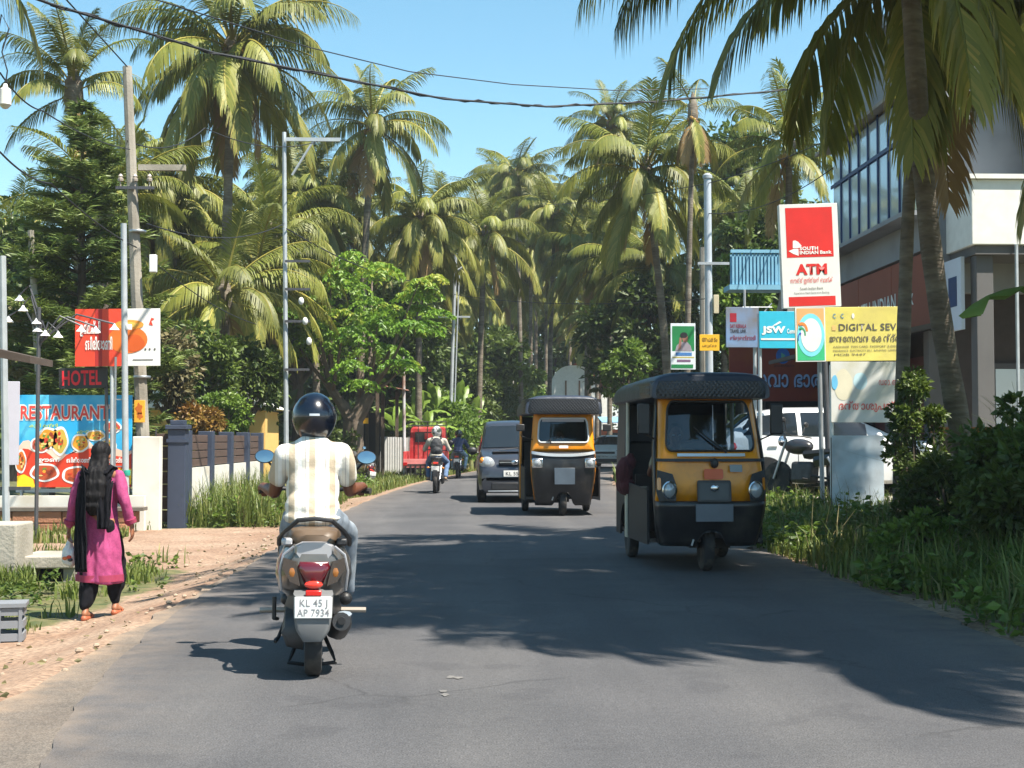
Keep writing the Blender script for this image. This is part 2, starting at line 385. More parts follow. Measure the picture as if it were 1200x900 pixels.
def seam(y):
    s = float(np.interp(y, [0, 5.6, 7.2, 8.85, 10.5, 13, 16], [-1.15, -1.66, -1.93, -2.08, -2.17, -2.22, -2.25]))
    return s + 0.045 * mnoise.noise(Vector((0.2, y * 1.7, 0))) + 0.025 * mnoise.noise(Vector((5.2, y * 6.0, 0))) + 0.012 * mnoise.noise(Vector((5.2, y * 17.0, 0)))
def asphalt(name, ca, cb, dust):
    m = mat(name, ca, 0.88, bump=0.35, bscale=160)
    N, L = m.node_tree.nodes, m.node_tree.links; b = N['Principled BSDF']; tc = N.new('ShaderNodeTexCoord')
    def nz(s, d=5, st=(1, 1, 1)):
        mp = N.new('ShaderNodeMapping'); mp.inputs['Scale'].default_value = st; L.new(tc.outputs['Object'], mp.inputs['Vector'])
        n = N.new('ShaderNodeTexNoise'); n.inputs['Scale'].default_value = s; n.inputs['Detail'].default_value = d; L.new(mp.outputs['Vector'], n.inputs['Vector']); return n
    def ramp(src, a, bq, x, y):
        r_ = N.new('ShaderNodeValToRGB'); e = r_.color_ramp.elements; e[0].position = a; e[1].position = bq; e[0].color = (*x, 1); e[1].color = (*y, 1); L.new(src, r_.inputs[0]); return r_.outputs[0]
    def mul(a, b_):
        x = N.new('ShaderNodeMix'); x.data_type = 'RGBA'; x.blend_type = 'MULTIPLY'; x.inputs[0].default_value = 1; L.new(a, x.inputs[6]); L.new(b_, x.inputs[7]); return x.outputs[2]
    base = ramp(nz(0.8, 6).outputs['Fac'], 0.3, 0.7, ca, cb)                       # worn and fresh areas
    base = mul(base, ramp(nz(3.0, 4, (1.6, 0.10, 1)).outputs['Fac'], 0.3, 0.7, (0.94, 0.94, 0.94), (1.05, 1.05, 1.05)))   # streaks along the lanes
    base = mul(base, ramp(nz(120, 3).outputs['Fac'], 0.38, 0.62, (0.62, 0.62, 0.63), (1.36, 1.35, 1.33)))
    base = mul(base, ramp(nz(28, 4).outputs['Fac'], 0.3, 0.7, (0.86, 0.86, 0.86), (1.13, 1.13, 1.12)))    # chippings
    sp = N.new('ShaderNodeSeparateXYZ'); L.new(tc.outputs['Object'], sp.inputs[0]); tw = N.new('ShaderNodeMath'); tw.operation = 'MULTIPLY_ADD'; tw.inputs[1].default_value = 4.4; L.new(sp.outputs['X'], tw.inputs[0]); wob = N.new('ShaderNodeMath'); wob.operation = 'MULTIPLY'; wob.inputs[1].default_value = 2.2; L.new(nz(0.25, 2).outputs['Fac'], wob.inputs[0]); L.new(wob.outputs[0], tw.inputs[2])
    sn = N.new('ShaderNodeMath'); sn.operation = 'SINE'; L.new(tw.outputs[0], sn.inputs[0]); base = mul(base, ramp(sn.outputs[0], 0.0, 1.0, (0.95, 0.95, 0.96), (1.10, 1.09, 1.07)))   # wheel tracks
    pv = N.new('ShaderNodeTexVoronoi'); pv.inputs['Scale'].default_value = 0.33; pv.distance = 'CHEBYCHEV'; L.new(tc.outputs['Object'], pv.inputs['Vector']); base = mul(base, ramp(pv.outputs['Color'], 0.2, 0.8, (0.90, 0.90, 0.91), (1.08, 1.07, 1.06)))   # old repairs
    dn = nz(1.3, 4); vm = N.new('ShaderNodeMix'); vm.data_type = 'RGBA'; vm.inputs[0].default_value = 0.35; L.new(tc.outputs['Object'], vm.inputs[6]); L.new(dn.outputs['Color'], vm.inputs[7])
    vo = N.new('ShaderNodeTexVoronoi'); vo.feature = 'DISTANCE_TO_EDGE'; vo.inputs['Scale'].default_value = 0.62; L.new(vm.outputs[2], vo.inputs['Vector'])
    crack = ramp(vo.outputs['Distance'], 0.0, 0.008, (0.68, 0.68, 0.68), (1, 1, 1)); cm = ramp(nz(0.5, 3).outputs['Fac'], 0.5, 0.56, (0, 0, 0), (1, 1, 1))
    cx = N.new('ShaderNodeMix'); cx.data_type = 'RGBA'; L.new(cm, cx.inputs[0]); cx.inputs[6].default_value = (1, 1, 1, 1); L.new(crack, cx.inputs[7]); base = mul(base, cx.outputs[2])
    base = mul(base, ramp(nz(1.9, 2).outputs['Fac'], 0.60, 0.66, (1, 1, 1), (0.86, 0.86, 0.87)))   # oil and tar stains
    at = N.new('ShaderNodeAttribute'); at.attribute_name = 'tint'; n2 = nz(4, 6)
    ml = N.new('ShaderNodeMath'); ml.operation = 'MULTIPLY'; L.new(at.outputs['Fac'], ml.inputs[0]); L.new(ramp(n2.outputs['Fac'], 0.3, 0.7, (0.1,) * 3, (1,) * 3), ml.inputs[1])
    f = N.new('ShaderNodeMix'); f.data_type = 'RGBA'; L.new(ml.outputs[0], f.inputs[0]); L.new(base, f.inputs[6]); f.inputs[7].default_value = (*dust, 1)
    L.new(f.outputs[2], b.inputs['Base Color']); return m
def strip(name, yl, fl, fr, m, z0, thick, nx, dustf):
    V = []; T = []
    for y in yl:
        a, b = fl(y), fr(y)
        row = [(a + (b - a) * t, y, z0) for t in np.linspace(0, 1, nx)]
        row = [(a - 0.02, y, z0 - thick)] + row + [(b + 0.02, y, z0 - thick)]
        V += row; T += [dustf((p[0] - a), (b - p[0]), y) for p in row]
    n = nx + 2; i, j = np.meshgrid(np.arange(len(yl) - 1), np.arange(n - 1), indexing='ij'); a = (i * n + j).ravel()
    return structure(npmesh(name, np.array(V), np.stack([a, a + 1, a + n + 1, a + n], 1), m, tint=T, smooth=False))
ryl = ax([(-25, 3, 1.0), (3, 20, 0.12), (20, 60, 0.5), (60, 170, 3)])
strip('road', ryl, lambda y: (seam(y) if y < 16 else RL + bend(y) + 0.06 * mnoise.noise(Vector((1, y * 1.3, 0)))),
      lambda y: RR + bend(y) + 0.22 * mnoise.noise(Vector((9, y * 0.8, 0))) + 0.09 * mnoise.noise(Vector((9, y * 3.1, 0))) + 0.03 * mnoise.noise(Vector((9, y * 9, 0))),
      asphalt('asphalt', (0.066, 0.066, 0.071), (0.094, 0.092, 0.096), (0.26, 0.20, 0.15)), 0.0, 0.09, 40,
      lambda l, r, y: max(0.75 * math.exp(-max(r, 0) / 0.28), (0.6 * math.exp(-max(l, 0) / 0.3)) if y > 11 else 0.55 * math.exp(-max(l, 0) / 0.22)))
strip('road_edge_strip', ax([(-25, 3, 1.0), (3, 18, 0.15)]), lambda y: RL - 0.05 + 0.07 * mnoise.noise(Vector((4, y * 1.6, 0))) + 0.03 * mnoise.noise(Vector((4, y * 6, 0))),
      lambda y: seam(y) + 0.3, asphalt('worn_asphalt', (0.125, 0.108, 0.092), (0.17, 0.145, 0.12), (0.36, 0.25, 0.165)), -0.014, 0.06, 14,
      lambda l, r, y: 0.9 * math.exp(-max(l, 0) / 0.16))
def old_paint():
    rnd = random.Random(5); mb = MB()
    for cx, cy, s in ((-0.05, 7.75, 0.032), (-0.08, 7.3, 0.03)):
        for _ in range(2):
            x, y = cx + rnd.uniform(-.06, .06), cy + rnd.uniform(-.12, .12)
            mb.poly([(x + s * rnd.uniform(.4, 1) * math.cos(a), y + 1.8 * s * rnd.uniform(.4, 1) * math.sin(a), 0.004) for a in np.linspace(0, 6.28, 9)[:-1]])
    structure(mb.build('worn_road_marking', mat('worn_paint', (0.155, 0.147, 0.14), 0.9, var=0.3, vscale=40), None, False))
old_paint()

# ================================================================== vegetation kit
def unit(a): return a / np.maximum(np.linalg.norm(a, axis=-1, keepdims=True), 1e-9)
def leaves(C, D, size, seed, width=0.3, fold=0.12, tint=None):
    """kite shaped leaves at C pointing along D; returns V,F,T"""
    rg = np.random.default_rng(seed); n = len(C)
    s = (size * rg.uniform(0.6, 1.3, n))[:, None]
    D = unit(D); up = rg.normal(size=(n, 3)) + np.array([0, 0, 1.2]); side = unit(np.cross(D, up)); nr = np.cross(side, D)
    base = C; tip = C + D * s; l = C + D * s * 0.45 + side * s * width + nr * s * fold; r = C + D * s * 0.45 - side * s * width + nr * s * fold
    V = np.stack([base, l, tip, r], 1).reshape(-1, 3); F = np.arange(4 * n).reshape(n, 4)
    t = rg.uniform(0, 1, n) if tint is None else np.clip(tint + rg.normal(0, 0.15, n), 0, 1)
    return V, F, np.repeat(t, 4)
def clump_cloud(rg, radii, n_clump, per, cr, bottom=-0.7):
    """leaf positions in clumps spread through an ellipsoid, with gaps between the clumps"""
    C = []; D = []; T = []; cent = []
    while len(cent) < n_clump:
        p = rg.normal(size=3); p /= np.linalg.norm(p); p *= rg.uniform(0.35, 1.0) ** 0.5
        if p[2] < bottom: continue
        cent.append(p * np.array(radii))
    for c in cent:
        q = unit(rg.normal(size=(per, 3))); rr = cr * rg.uniform(0.6, 1.25) * rg.uniform(0.3, 1.0, (per, 1)) ** 0.5
        off = q * rr * np.array([1, 1, 0.7]); C.append(c + off); D.append(q + np.array([0, 0, -0.25]) + rg.normal(size=(per, 3)) * 0.5); T.append(np.full(per, rg.uniform(0.15, 0.85)))
    return np.concatenate(C), np.concatenate(D), np.concatenate(T), np.array(cent)
def trunk_mesh(name, pts, r0, r1, m, parent, n=9, rings=0.0, rseed=0, flare=1.5):
    k = max(6, len(pts) * 6); ps = [Vector(p) for p in pts]; out = []; rr = []
    for i in range(k + 1):
        t = i / k * (len(ps) - 1); a = min(int(t), len(ps) - 2); f = t - a
        p0, p1, p2, p3 = ps[max(a - 1, 0)], ps[a], ps[a + 1], ps[min(a + 2, len(ps) - 1)]
        q = 0.5 * ((2 * p1) + (p2 - p0) * f + (2 * p0 - 5 * p1 + 4 * p2 - p3) * f * f + (3 * p1 - p0 - 3 * p2 + p3) * f ** 3)
        out.append(q); u = i / k
        r = (r0 + (r1 - r0) * u) * (1 + (flare - 1) * max(0, 1 - u * 9) ** 2)
        rr.append(r * (1 + rings * (1 if i % 2 else -1) + 0.04 * mnoise.noise(Vector((u * 20, rseed, 0)))))
    return MB().tube(out, rr, n).build(name, m, parent, angle=60)
bark_palm = mat('palm_bark', (0.13, 0.105, 0.08), 0.95, var=0.35, vscale=5, bump=0.9, bscale=9, stretch=(1, 1, 4), c2=(0.21, 0.18, 0.14), c2scale=1.2)
bark_dark = mat('tree_bark', (0.10, 0.075, 0.055), 0.95, var=0.35, vscale=6, bump=0.8, bscale=12, stretch=(2, 2, 0.5))
palm_leaf = leafmat('palm_leaf', (0.072, 0.108, 0.016), (0.25, 0.255, 0.048), (0.44, 0.34, 0.075), 0.28, 0.5, 0.28)
palm_dead = leafmat('dry_palm_leaf', (0.20, 0.12, 0.045), (0.34, 0.22, 0.09), None, 0.2, 0.7, 0.2)
rachis_m = mat('frond_rib', (0.22, 0.19, 0.06), 0.5, var=0.2)
def frond_data(e0, droop, seed, age, nl=66, leaflet=1.12, hang=0.6):
    """one coconut frond of length 1 (scaled on placing): rib along +y, two rows of narrow leaflets"""
    rg = random.Random(seed); K = 14; pts = []; tan = []; p = Vector((0, 0, 0)); twist = rg.uniform(-0.3, 0.3)
    lat = rg.uniform(-0.25, 0.25)
    for i in range(K + 1):
        s = i / K; a = R(e0 - droop * s ** 1.35); yaw = lat * s * s
        t = Vector((math.sin(yaw) * math.cos(a), math.cos(yaw) * math.cos(a), math.sin(a)))
        pts.append(p.copy()); tan.append(t); p = p + t / K
    V = []; F = []; T = []
    def at(s):
        f = s * K; i = min(int(f), K - 1); f -= i; return pts[i].lerp(pts[i + 1], f), tan[i].lerp(tan[i + 1], f).normalized()
    # rib
    for i in range(K + 1):
        t = tan[i]; sd = t.cross(Vector((0, 0, 1)))
        sd = sd.normalized() if sd.length > 1e-3 else Vector((1, 0, 0)); u = sd.cross(t); w = 0.016 * (1 - i / K) ** 0.8 + 0.0015
        for q in (sd * w, u * w * 0.6, -sd * w, -u * w * 0.6): V.append(pts[i] + q); T.append(0.86 if age < 0.9 else 0.5)
    for i in range(K):
        for k in range(4): F.append((i * 4 + k, i * 4 + (k + 1) % 4, i * 4 + 4 + (k + 1) % 4, i * 4 + 4 + k))
    for j in range(nl):
        for sg in (-1, 1):
            s = 0.13 + 0.87 * (j + rg.uniform(-.3, .3)) / (nl - 1); s = min(max(s, 0.1), 0.995)
            if rg.random() < 0.05 * (1 + age): continue
            b, t = at(s); sd = t.cross(Vector((0, 0, 1))); sd = (sd.normalized() if sd.length > 1e-2 else Vector((1, 0, 0))) * sg; u = sd.cross(t) * sg
            sw = twist + 0.25; sd2 = sd * math.cos(sw) + u * math.sin(sw) * 0.8
            L = leaflet * 0.26 * (0.42 + 0.58 * math.sin(math.pi * min(1, 0.12 + s * 0.86)) ** 0.8) * rg.uniform(0.82, 1.12) * (1.0 if s < 0.93 else 0.7)
            fw = 0.55 + 0.75 * s; d = (sd2 + t * fw + u * 0.12).normalized(); w = 0.0072 * rg.uniform(0.8, 1.2)
            tt = min(1, max(0, 0.28 + 0.42 * age + rg.gauss(0, 0.10) + (0.12 if rg.random() < 0.1 else 0)))
            q = b.copy(); base = len(V); dirs = d.copy(); wd = (t - d * t.dot(d)); wd = wd.normalized() if wd.length > 1e-3 else u
            for k, (ww, sl) in enumerate(((0.55, 0.0), (1.0, 0.30), (0.75, 0.38), (0.0, 0.32))):
                if k:
                    dirs = (dirs + Vector((0, 0, -1)) * hang * (0.30 + 0.42 * k) * rg.uniform(0.7, 1.2)).normalized(); q = q + dirs * (L * sl)
                if ww: V += [q - wd * w * ww, q + wd * w * ww]; T += [tt, tt]
                else: V.append(q.copy()); T.append(min(1, tt + 0.15))
            F += [(base, base + 1, base + 3, base + 2), (base + 2, base + 3, base + 5, base + 4), (base + 4, base + 5, base + 6, base + 6)]
    me = bpy.data.meshes.new('frond'); me.from_pydata([tuple(v) for v in V], [], [f if len(set(f)) == len(f) else f[:3] for f in F]); me.update()
    a = me.attributes.new('tint', 'FLOAT', 'POINT'); a.data.foreach_set('value', np.array(T, np.float32))
    return me
FR = {}
for kind, e0, dr, age, hg in (('spear', 80, 28, 0.0, 0.25), ('young', 62, 62, 0.12, 0.5), ('mid', 40, 92, 0.35, 0.75), ('low', 14, 88, 0.6, 0.85), ('hang', -14, 66, 0.8, 0.8), ('limp', -42, 44, 1.0, 0.6), ('dead', -66, 20, 1.3, 0.3)):
    FR[kind] = []
    for sd in range(3):
        me = frond_data(e0 + (sd - 1) * 7, dr + (sd - 1) * 10, hash((e0, sd)) % 9999, age, hang=hg); me.materials.append(palm_dead if kind == 'dead' else palm_leaf); FR[kind].append(me)
def nut_data(seed):
    rg = random.Random(seed); mb = MB()
    for k in range(13):
        a = k * 2.4; r = 0.28 + 0.12 * rg.random(); mb.ell((r * math.cos(a), r * math.sin(a), -0.28 - 0.38 * rg.random()), (0.105, 0.105, 0.135), n=8, m=6)
    for k in range(14):
        a = k * 0.9; r = rg.uniform(0.3, 0.55); mb.tube([(0.08 * math.cos(a), 0.08 * math.sin(a), 0.05), (0.7 * r * math.cos(a), 0.7 * r * math.sin(a), 0.15), (r * math.cos(a), r * math.sin(a), -0.35)], [0.02, 0.014, 0.006], 4)
    return mb.data('coconut_bunch')
NUTS = [nut_data(1), nut_data(2)]
nut_m = mat('coconut_husk', (0.36, 0.20, 0.045), 0.55, var=0.4, vscale=4, rnd=0.25)
for n_ in NUTS: n_.materials.append(nut_m)
DISTR = [('spear', 1), ('young', 5), ('mid', 9), ('low', 9), ('hang', 9), ('limp', 7)]
def palm(label, base, top, L=4.0, seed=0, r=0.16, dist=None, dead=1, nuts=True, yaws=None, group=None, mid=None, name='coconut_palm'):
    rg = random.Random(seed); base = Vector(base); top = Vector(top)
    o = thing(name, label, 'palm tree', base, 0, group); d = top - base
    lean = Vector((d.x * 0.35, d.y * 0.35, d.z * 0.5)) if mid is None else Vector(mid) - base
    trunk_mesh('trunk', [(0, 0, -0.1), tuple(lean), tuple(d)], r * 0.95, r * 0.62, bark_palm, o, 10, 0.035, seed)
    MB().lathe([(r * 0.6, -0.5), (r * 1.5, -0.1), (r * 1.3, 0.3), (r * 0.2, 0.7)], d, n=10).build('crown_shaft', bark_palm, o)
    i = rg.randint(0, 50)
    for kind, cnt in (dist or DISTR) + [('dead', dead)]:
        for _ in range(cnt):
            f = obj('frond', rg.choice(FR[kind]), None, o); s = L * rg.uniform(0.88, 1.1) * (0.8 if kind in ('spear', 'dead') else 1)
            f.scale = (s, s, s); yaw = i * 2.39996 + rg.uniform(-.25, .25); i += 1
            f.rotation_euler = (rg.uniform(-.12, .12), rg.uniform(-.14, .14), yaw)
            f.location = d + Vector((-math.sin(yaw) * 0.1, math.cos(yaw) * 0.1, {'spear': .45, 'young': .35, 'mid': .22, 'low': .1, 'hang': 0, 'limp': -.08, 'dead': -.18}[kind]))
    for kind, yaw, s in (yaws or []):
        f = obj('frond', FR[kind][0], None, o); f.scale = (s, s, s); f.rotation_euler = (0, 0, R(yaw)); f.location = d
    if nuts:
        q = obj('coconut_bunch', NUTS[seed % 2], None, o); q.location = d + Vector((0, 0, 0.05)); q.rotation_euler = (0, 0, rg.uniform(0, 6)); q.scale = (L / 4,) * 3
    return o
def palm_px(label, px, py, Y, L, seed, bpx=None, **k):
    L *= 0.76; x, z = XZ(px, py, Y); bx = XZ(px if bpx is None else bpx, 515, Y)[0]
    return palm(label, (bx, Y + 0.3, gz(bx, Y)), (x, Y, z), L, seed, **k)

def broadleaf(name, label, base, top_z, radii, seed, n_clump, per, cr, size, m, trunk_r=0.2, fork=0.45, cat='tree', lean=(0, 0), bark=None, width=0.3, bottom=-0.7, group=None):
    rg = np.random.default_rng(seed); o = thing(name, label, cat, base, 0, group)
    C, D, T, cent = clump_cloud(rg, radii, n_clump, per, cr, bottom); cz = top_z - radii[2] - base[2]
    off = np.array([lean[0], lean[1], cz]); C = C + off; cent = cent + off
    V, F, t = leaves(C, D, size, seed, width, tint=T); npmesh('crown', V, F, m, o, t)
    fz = max(0.3, (cz - radii[2] * 0.6) * fork * 1.6); fk = (lean[0] * 0.4, lean[1] * 0.4, fz)
    tr = MB(); pts = [(0, 0, -0.1), (lean[0] * 0.15 + 0.05, lean[1] * 0.1, fz * 0.5), fk]
    tr.tube([Vector(p) for p in pts], [trunk_r * 1.25, trunk_r, trunk_r * 0.85], 9)
    far = sorted(range(len(cent)), key=lambda i: -np.linalg.norm(cent[i]))[:: max(1, len(cent) // 14)]
    for i in far:
        c = Vector(cent[i]); a = Vector(fk); md = a.lerp(c, 0.5) + Vector((rg.normal() * .12, rg.normal() * .12, 0.12 * c.z * rg.random()))
        tr.tube([a, a.lerp(md, 0.6), md, c], [trunk_r * 0.62, trunk_r * 0.42, trunk_r * 0.28, trunk_r * 0.08], 6)
    tr.build('trunk', bark or bark_dark, o, angle=60); return o
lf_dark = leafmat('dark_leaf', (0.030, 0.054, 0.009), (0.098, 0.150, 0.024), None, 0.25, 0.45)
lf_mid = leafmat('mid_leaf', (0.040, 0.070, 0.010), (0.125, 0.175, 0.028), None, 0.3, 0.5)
lf_lite = leafmat('light_leaf', (0.075, 0.15, 0.016), (0.21, 0.31, 0.045), None, 0.35, 0.45)
lf_bright = leafmat('bright_leaf', (0.11, 0.27, 0.022), (0.29, 0.47, 0.05), (0.50, 0.53, 0.07), 0.42, 0.45)
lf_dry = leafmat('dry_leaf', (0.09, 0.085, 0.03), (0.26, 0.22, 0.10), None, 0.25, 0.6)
lf_red = leafmat('red_leaf', (0.20, 0.085, 0.02), (0.30, 0.21, 0.04), None, 0.25, 0.5)
lf_conifer = leafmat('conifer_leaf', (0.075, 0.125, 0.026), (0.20, 0.25, 0.055), None, 0.2, 0.5)
grass_m = leafmat('grass_blade', (0.07, 0.115, 0.018), (0.21, 0.25, 0.06), (0.44, 0.36, 0.17), 0.35, 0.5, 0.05)

def grass(name, label, pts, h, seed, w=0.012, m=None, bendk=0.5):
    """pts (n,3); blades of 2 segments"""
    rg = np.random.default_rng(seed); n = len(pts); H = (h * rg.uniform(0.35, 1.2, n) * np.array([0.45 + 0.9 * sstep(-.35, .4, mnoise.noise(Vector((p[0] * 1.7, p[1] * 1.3, seed)))) for p in pts]))[:, None]
    a = rg.uniform(0, 6.283, n); d = np.stack([np.cos(a), np.sin(a), np.zeros(n)], 1); b = rg.uniform(0.1, bendk, (n, 1))
    sd = np.stack([-np.sin(a), np.cos(a), np.zeros(n)], 1) * (w * rg.uniform(0.6, 1.4, n))[:, None]
    z = np.array([0, 0, 1.0]); p1 = pts + z * H * 0.6 + d * H * b * 0.35; p2 = pts + z * H * (1 - 0.25 * b) + d * H * b
    V = np.stack([pts - sd, pts + sd, p1 + sd * 0.8, p1 - sd * 0.8, p2 + sd * 0.15, p2 - sd * 0.15], 1).reshape(-1, 3)
    i = np.arange(n) * 6; F = np.concatenate([np.stack([i, i + 1, i + 2, i + 3], 1), np.stack([i + 3, i + 2, i + 4, i + 5], 1)])
    t = np.repeat(np.clip(rg.normal(0.42, 0.22, n) + np.array([0.35 * mnoise.noise(Vector((p[0] * .8, p[1] * .6, seed + 9))) for p in pts]), 0, 1), 6)
    return tag(npmesh(name, V, F, m or grass_m, tint=t), label, 'grass', kind='stuff')
def scatter(n, x0, x1, y0, y1, seed, keep=None, rel=True):
    rg = np.random.default_rng(seed); out = []
    while len(out) < n:
        y = rg.uniform(y0, y1); x = rg.uniform(x0, x1)
        xx = x + bend(y) if rel else x
        k = 1.0 if keep is None else keep(xx, y)
        if rg.random() < k: out.append((xx, y, gz(xx, y) - 0.01))
    return np.array(out)
def patchy(sc, lo, hi, seed=0.0):
    return lambda x, y: sstep(lo, hi, mnoise.noise(Vector((x * sc, y * sc, seed))))
# ================================================================== palms
palm_px('largest coconut palm left of the road, dense crown with orange nuts near the top', 272, 62, 38, 4.6, 1, 258, r=0.17, dist=[('spear', 1), ('young', 4), ('mid', 8), ('low', 9), ('hang', 10), ('limp', 9)], dead=2)
palm_px('coconut palm rising behind the bright green roadside tree, slightly bent trunk', 436, 150, 51, 3.9, 2, 418, r=0.17, dist=[('spear', 1), ('young', 5), ('mid', 6), ('low', 6), ('hang', 5), ('limp', 3)], dead=2)
palm_px('coconut palm with upright fronds behind the feathery conifer', 86, 112, 33, 2.7, 3, 92, dist=[('spear', 2), ('young', 6), ('mid', 5), ('low', 3), ('hang', 2)], nuts=False)
palm_px('tall young palm with near vertical fronds beside the concrete pole', 122, 262, 31, 3.2, 4, 118, dist=[('spear', 4), ('young', 6), ('mid', 4)], nuts=False, dead=0)
palm_px('coconut palm half hidden behind the leaning concrete pole', 200, 225, 44, 3.4, 5, 205)
palm_px('coconut palm between the largest palm and the bent palm', 362, 235, 52, 3.6, 6, 372)
palm_px('low coconut palm arching fronds over the red flowering shrubs', 262, 352, 37, 3.6, 7, 262, dist=[('spear', 1), ('young', 3), ('mid', 6), ('low', 5), ('hang', 4)], nuts=False)
palm_px('pale coconut palm right behind the bright green tree', 492, 262, 56, 4.0, 8, 490)
palm_px('coconut palm with full crown above the leaning far pole', 568, 282, 62, 4.0, 9, 560, dist=[('spear', 1), ('young', 5), ('mid', 8), ('low', 6), ('hang', 5)])
palm_px('topmost far palm in the group over the road', 604, 212, 82, 3.9, 10, 612)
palm_px('slim coconut palm with pale straight trunk above the road', 650, 250, 72, 3.5, 11, 643, r=0.14)
palm_px('big coconut palm right of the road above the dark mango tree', 757, 205, 46, 4.3, 12, 790, dist=[('spear', 1), ('young', 4), ('mid', 7), ('low', 8), ('hang', 6), ('limp', 4)], dead=2)
palm_px('smaller palm peeking up behind the big right palm', 716, 150, 66, 3.2, 13, 735)
palm_px('coconut palm with orange flower stalks left of the blue glazed building', 925, 178, 44, 3.9, 14, 925, dist=[('spear', 2), ('young', 5), ('mid', 5), ('low', 5), ('hang', 4), ('limp', 2)])
palm_px('thin brown palm trunk with dry hanging fronds beside the grey pole', 812, 135, 42, 2.3, 15, 806, r=0.11, dist=[('young', 2), ('mid', 2), ('limp', 3)], dead=7)
palm_px('far coconut palm low over the road behind the vans', 600, 330, 95, 4.2, 16)
palm_px('far palm with hanging crown just left of the dark mango tree', 688, 235, 84, 3.8, 17)
palm_px('dim coconut palm behind the pale palm and the far pole', 530, 330, 76, 4.4, 18)
palm_px('coconut palm low behind the steel crossarm pole', 318, 285, 47, 4.0, 19)
palm_px('coconut palm behind the conifer at the left edge', 22, 300, 42, 3.4, 20)
palm_px('drooping coconut palm filling the gap below the bent palm', 455, 330, 64, 4.4, 21)
palm_px('short palm behind the grey steel pole on the right', 850, 235, 60, 3.2, 22)
palm_px('palm crown low between the concrete pole and the largest palm', 172, 300, 46, 3.8, 23)
palm_px('far slender palm behind the slim pale one', 628, 225, 100, 3.8, 24)
palm_px('far palm seen between two far crowns', 585, 215, 105, 3.8, 25)
FARP = ['far palm just right of the bright feathery tree', 'far palm topping the gap between the bright tree and the forked pole', 'low far palm behind the forked far pole', 'far palm high over the road above the grey van', 'far palm over the farther auto, left of the slim pale palm', 'very far palm low behind the slim pale palm trunk', 'far palm between the slim pale palm and the dark mango tree', 'palm crown rising straight behind the dark tree by the autos', 'palm crown left of the big right palm, half behind it', 'palm crown low under the big right palm', 'lowest far palm over the road bend', 'lowest far palm above the grey van roof', 'palm between the bent palm and the pale palm, farther back', 'palm behind the crossarm of the steel pole', 'palm low left of the steel crossarm pole', 'palm under the crown of the largest left palm', 'palm right behind the top of the leaning concrete pole', 'low palm behind the trunk of the bright feathery tree', 'low far palm behind the nearer auto roof', 'palm behind the grey tubular pole, low beside the poster', 'palm behind the pale blue roof railing']
for i, (px, py, Y) in enumerate(((498, 300, 70), (520, 255, 90), (548, 320, 84), (575, 250, 96), (622, 290, 92), (640, 330, 104), (668, 300, 96), (690, 300, 70), (715, 260, 78), (735, 310, 66), (660, 370, 110), (590, 370, 112), (405, 260, 62), (340, 215, 58), (300, 330, 44), (235, 290, 48), (150, 235, 44), (478, 385, 72), (700, 370, 90), (775, 320, 62), (880, 270, 56))):
    palm_px(FARP[i], px, py, Y, 4.3 if Y > 60 else 3.8, 200 + i, group='far palms massed behind the roadside')
# near palms on the right, crowns above the frame
palm('near coconut palm leaning over the right verge, rough sunlit trunk', (6.0, 16.4, gz(6.0, 16.4)), (4.25, 13.5, 6.9), 3.2, 31, r=0.15, mid=(5.15, 15.5, 3.4), nuts=True,
     dist=[('spear', 1), ('young', 5), ('mid', 4), ('low', 2)], dead=0, yaws=[('low', 86, 3.7), ('hang', 97, 3.4), ('low', 112, 3.5), ('limp', 186, 3.1), ('limp', 206, 2.9), ('hang', 262, 3.2), ('low', 70, 3.3)])
palm('near coconut palm with straight dark trunk beside the yellow sign board', (5.0, 16.3, gz(5.0, 16.3)), (5.3, 16.1, 6.9), 3.4, 32, r=0.10, dist=[('spear', 1), ('young', 6), ('mid', 9), ('low', 7), ('hang', 3), ('limp', 1)], dead=1, yaws=[('limp', -80, 3.3), ('limp', -112, 3.1), ('hang', -68, 3.3), ('limp', -140, 2.9), ('limp', 165, 2.9), ('limp', -96, 3.5), ('hang', -88, 3.4), ('hang', -125, 3.2)])
palm('near coconut palm at the right verge with its crown above the road', (6.5, 9.2, gz(6.5, 9.2)), (5.3, 8.9, 8.4), 3.5, 33, r=0.15, dist=[('spear', 1), ('young', 7), ('mid', 12), ('low', 12), ('hang', 8), ('limp', 5)])
palm('nearest coconut palm on the right, only frond tips in view', (8.2, 5.0, gz(8.2, 5.0)), (7.2, 7.0, 8.4), 3.6, 34, r=0.15, dist=[('spear', 1), ('young', 7), ('mid', 12), ('low', 12), ('hang', 8), ('limp', 5)])
palm('near coconut palm at the right edge, fronds hanging over the dark bushes', (9.0, 10.0, gz(9.0, 10.0)), (8.3, 9.9, 7.3), 3.5, 37, r=0.13, dist=[('spear', 1), ('young', 5), ('mid', 8), ('low', 8), ('hang', 9), ('limp', 9)], dead=1)
broadleaf('shade_tree', 'big shade tree beyond the right edge whose shadow lies on the road', (10.2, 9.6, gz(10.2, 9.6)), 17.0, (3.4, 3.4, 2.6), 38, 44, 110, 0.75, 0.28, lf_dark, 0.3, lean=(-2.7, 0.0))
palm('near coconut palm in front of the white balcony, fronds hanging at the right edge', (8.9, 17.2, gz(8.9, 17.2)), (8.0, 16.4, 6.7), 3.0, 39, r=0.13, dist=[('spear', 1), ('young', 5), ('mid', 7), ('low', 7), ('hang', 7), ('limp', 6)], dead=2)
palm('coconut palm at the left edge with one dark frond hanging into view', (-6.6, 11.0, gz(-6.6, 11)), (-6.05, 11.6, 6.9), 3.3, 36, r=0.15, yaws=[('hang', -82, 3.5)])

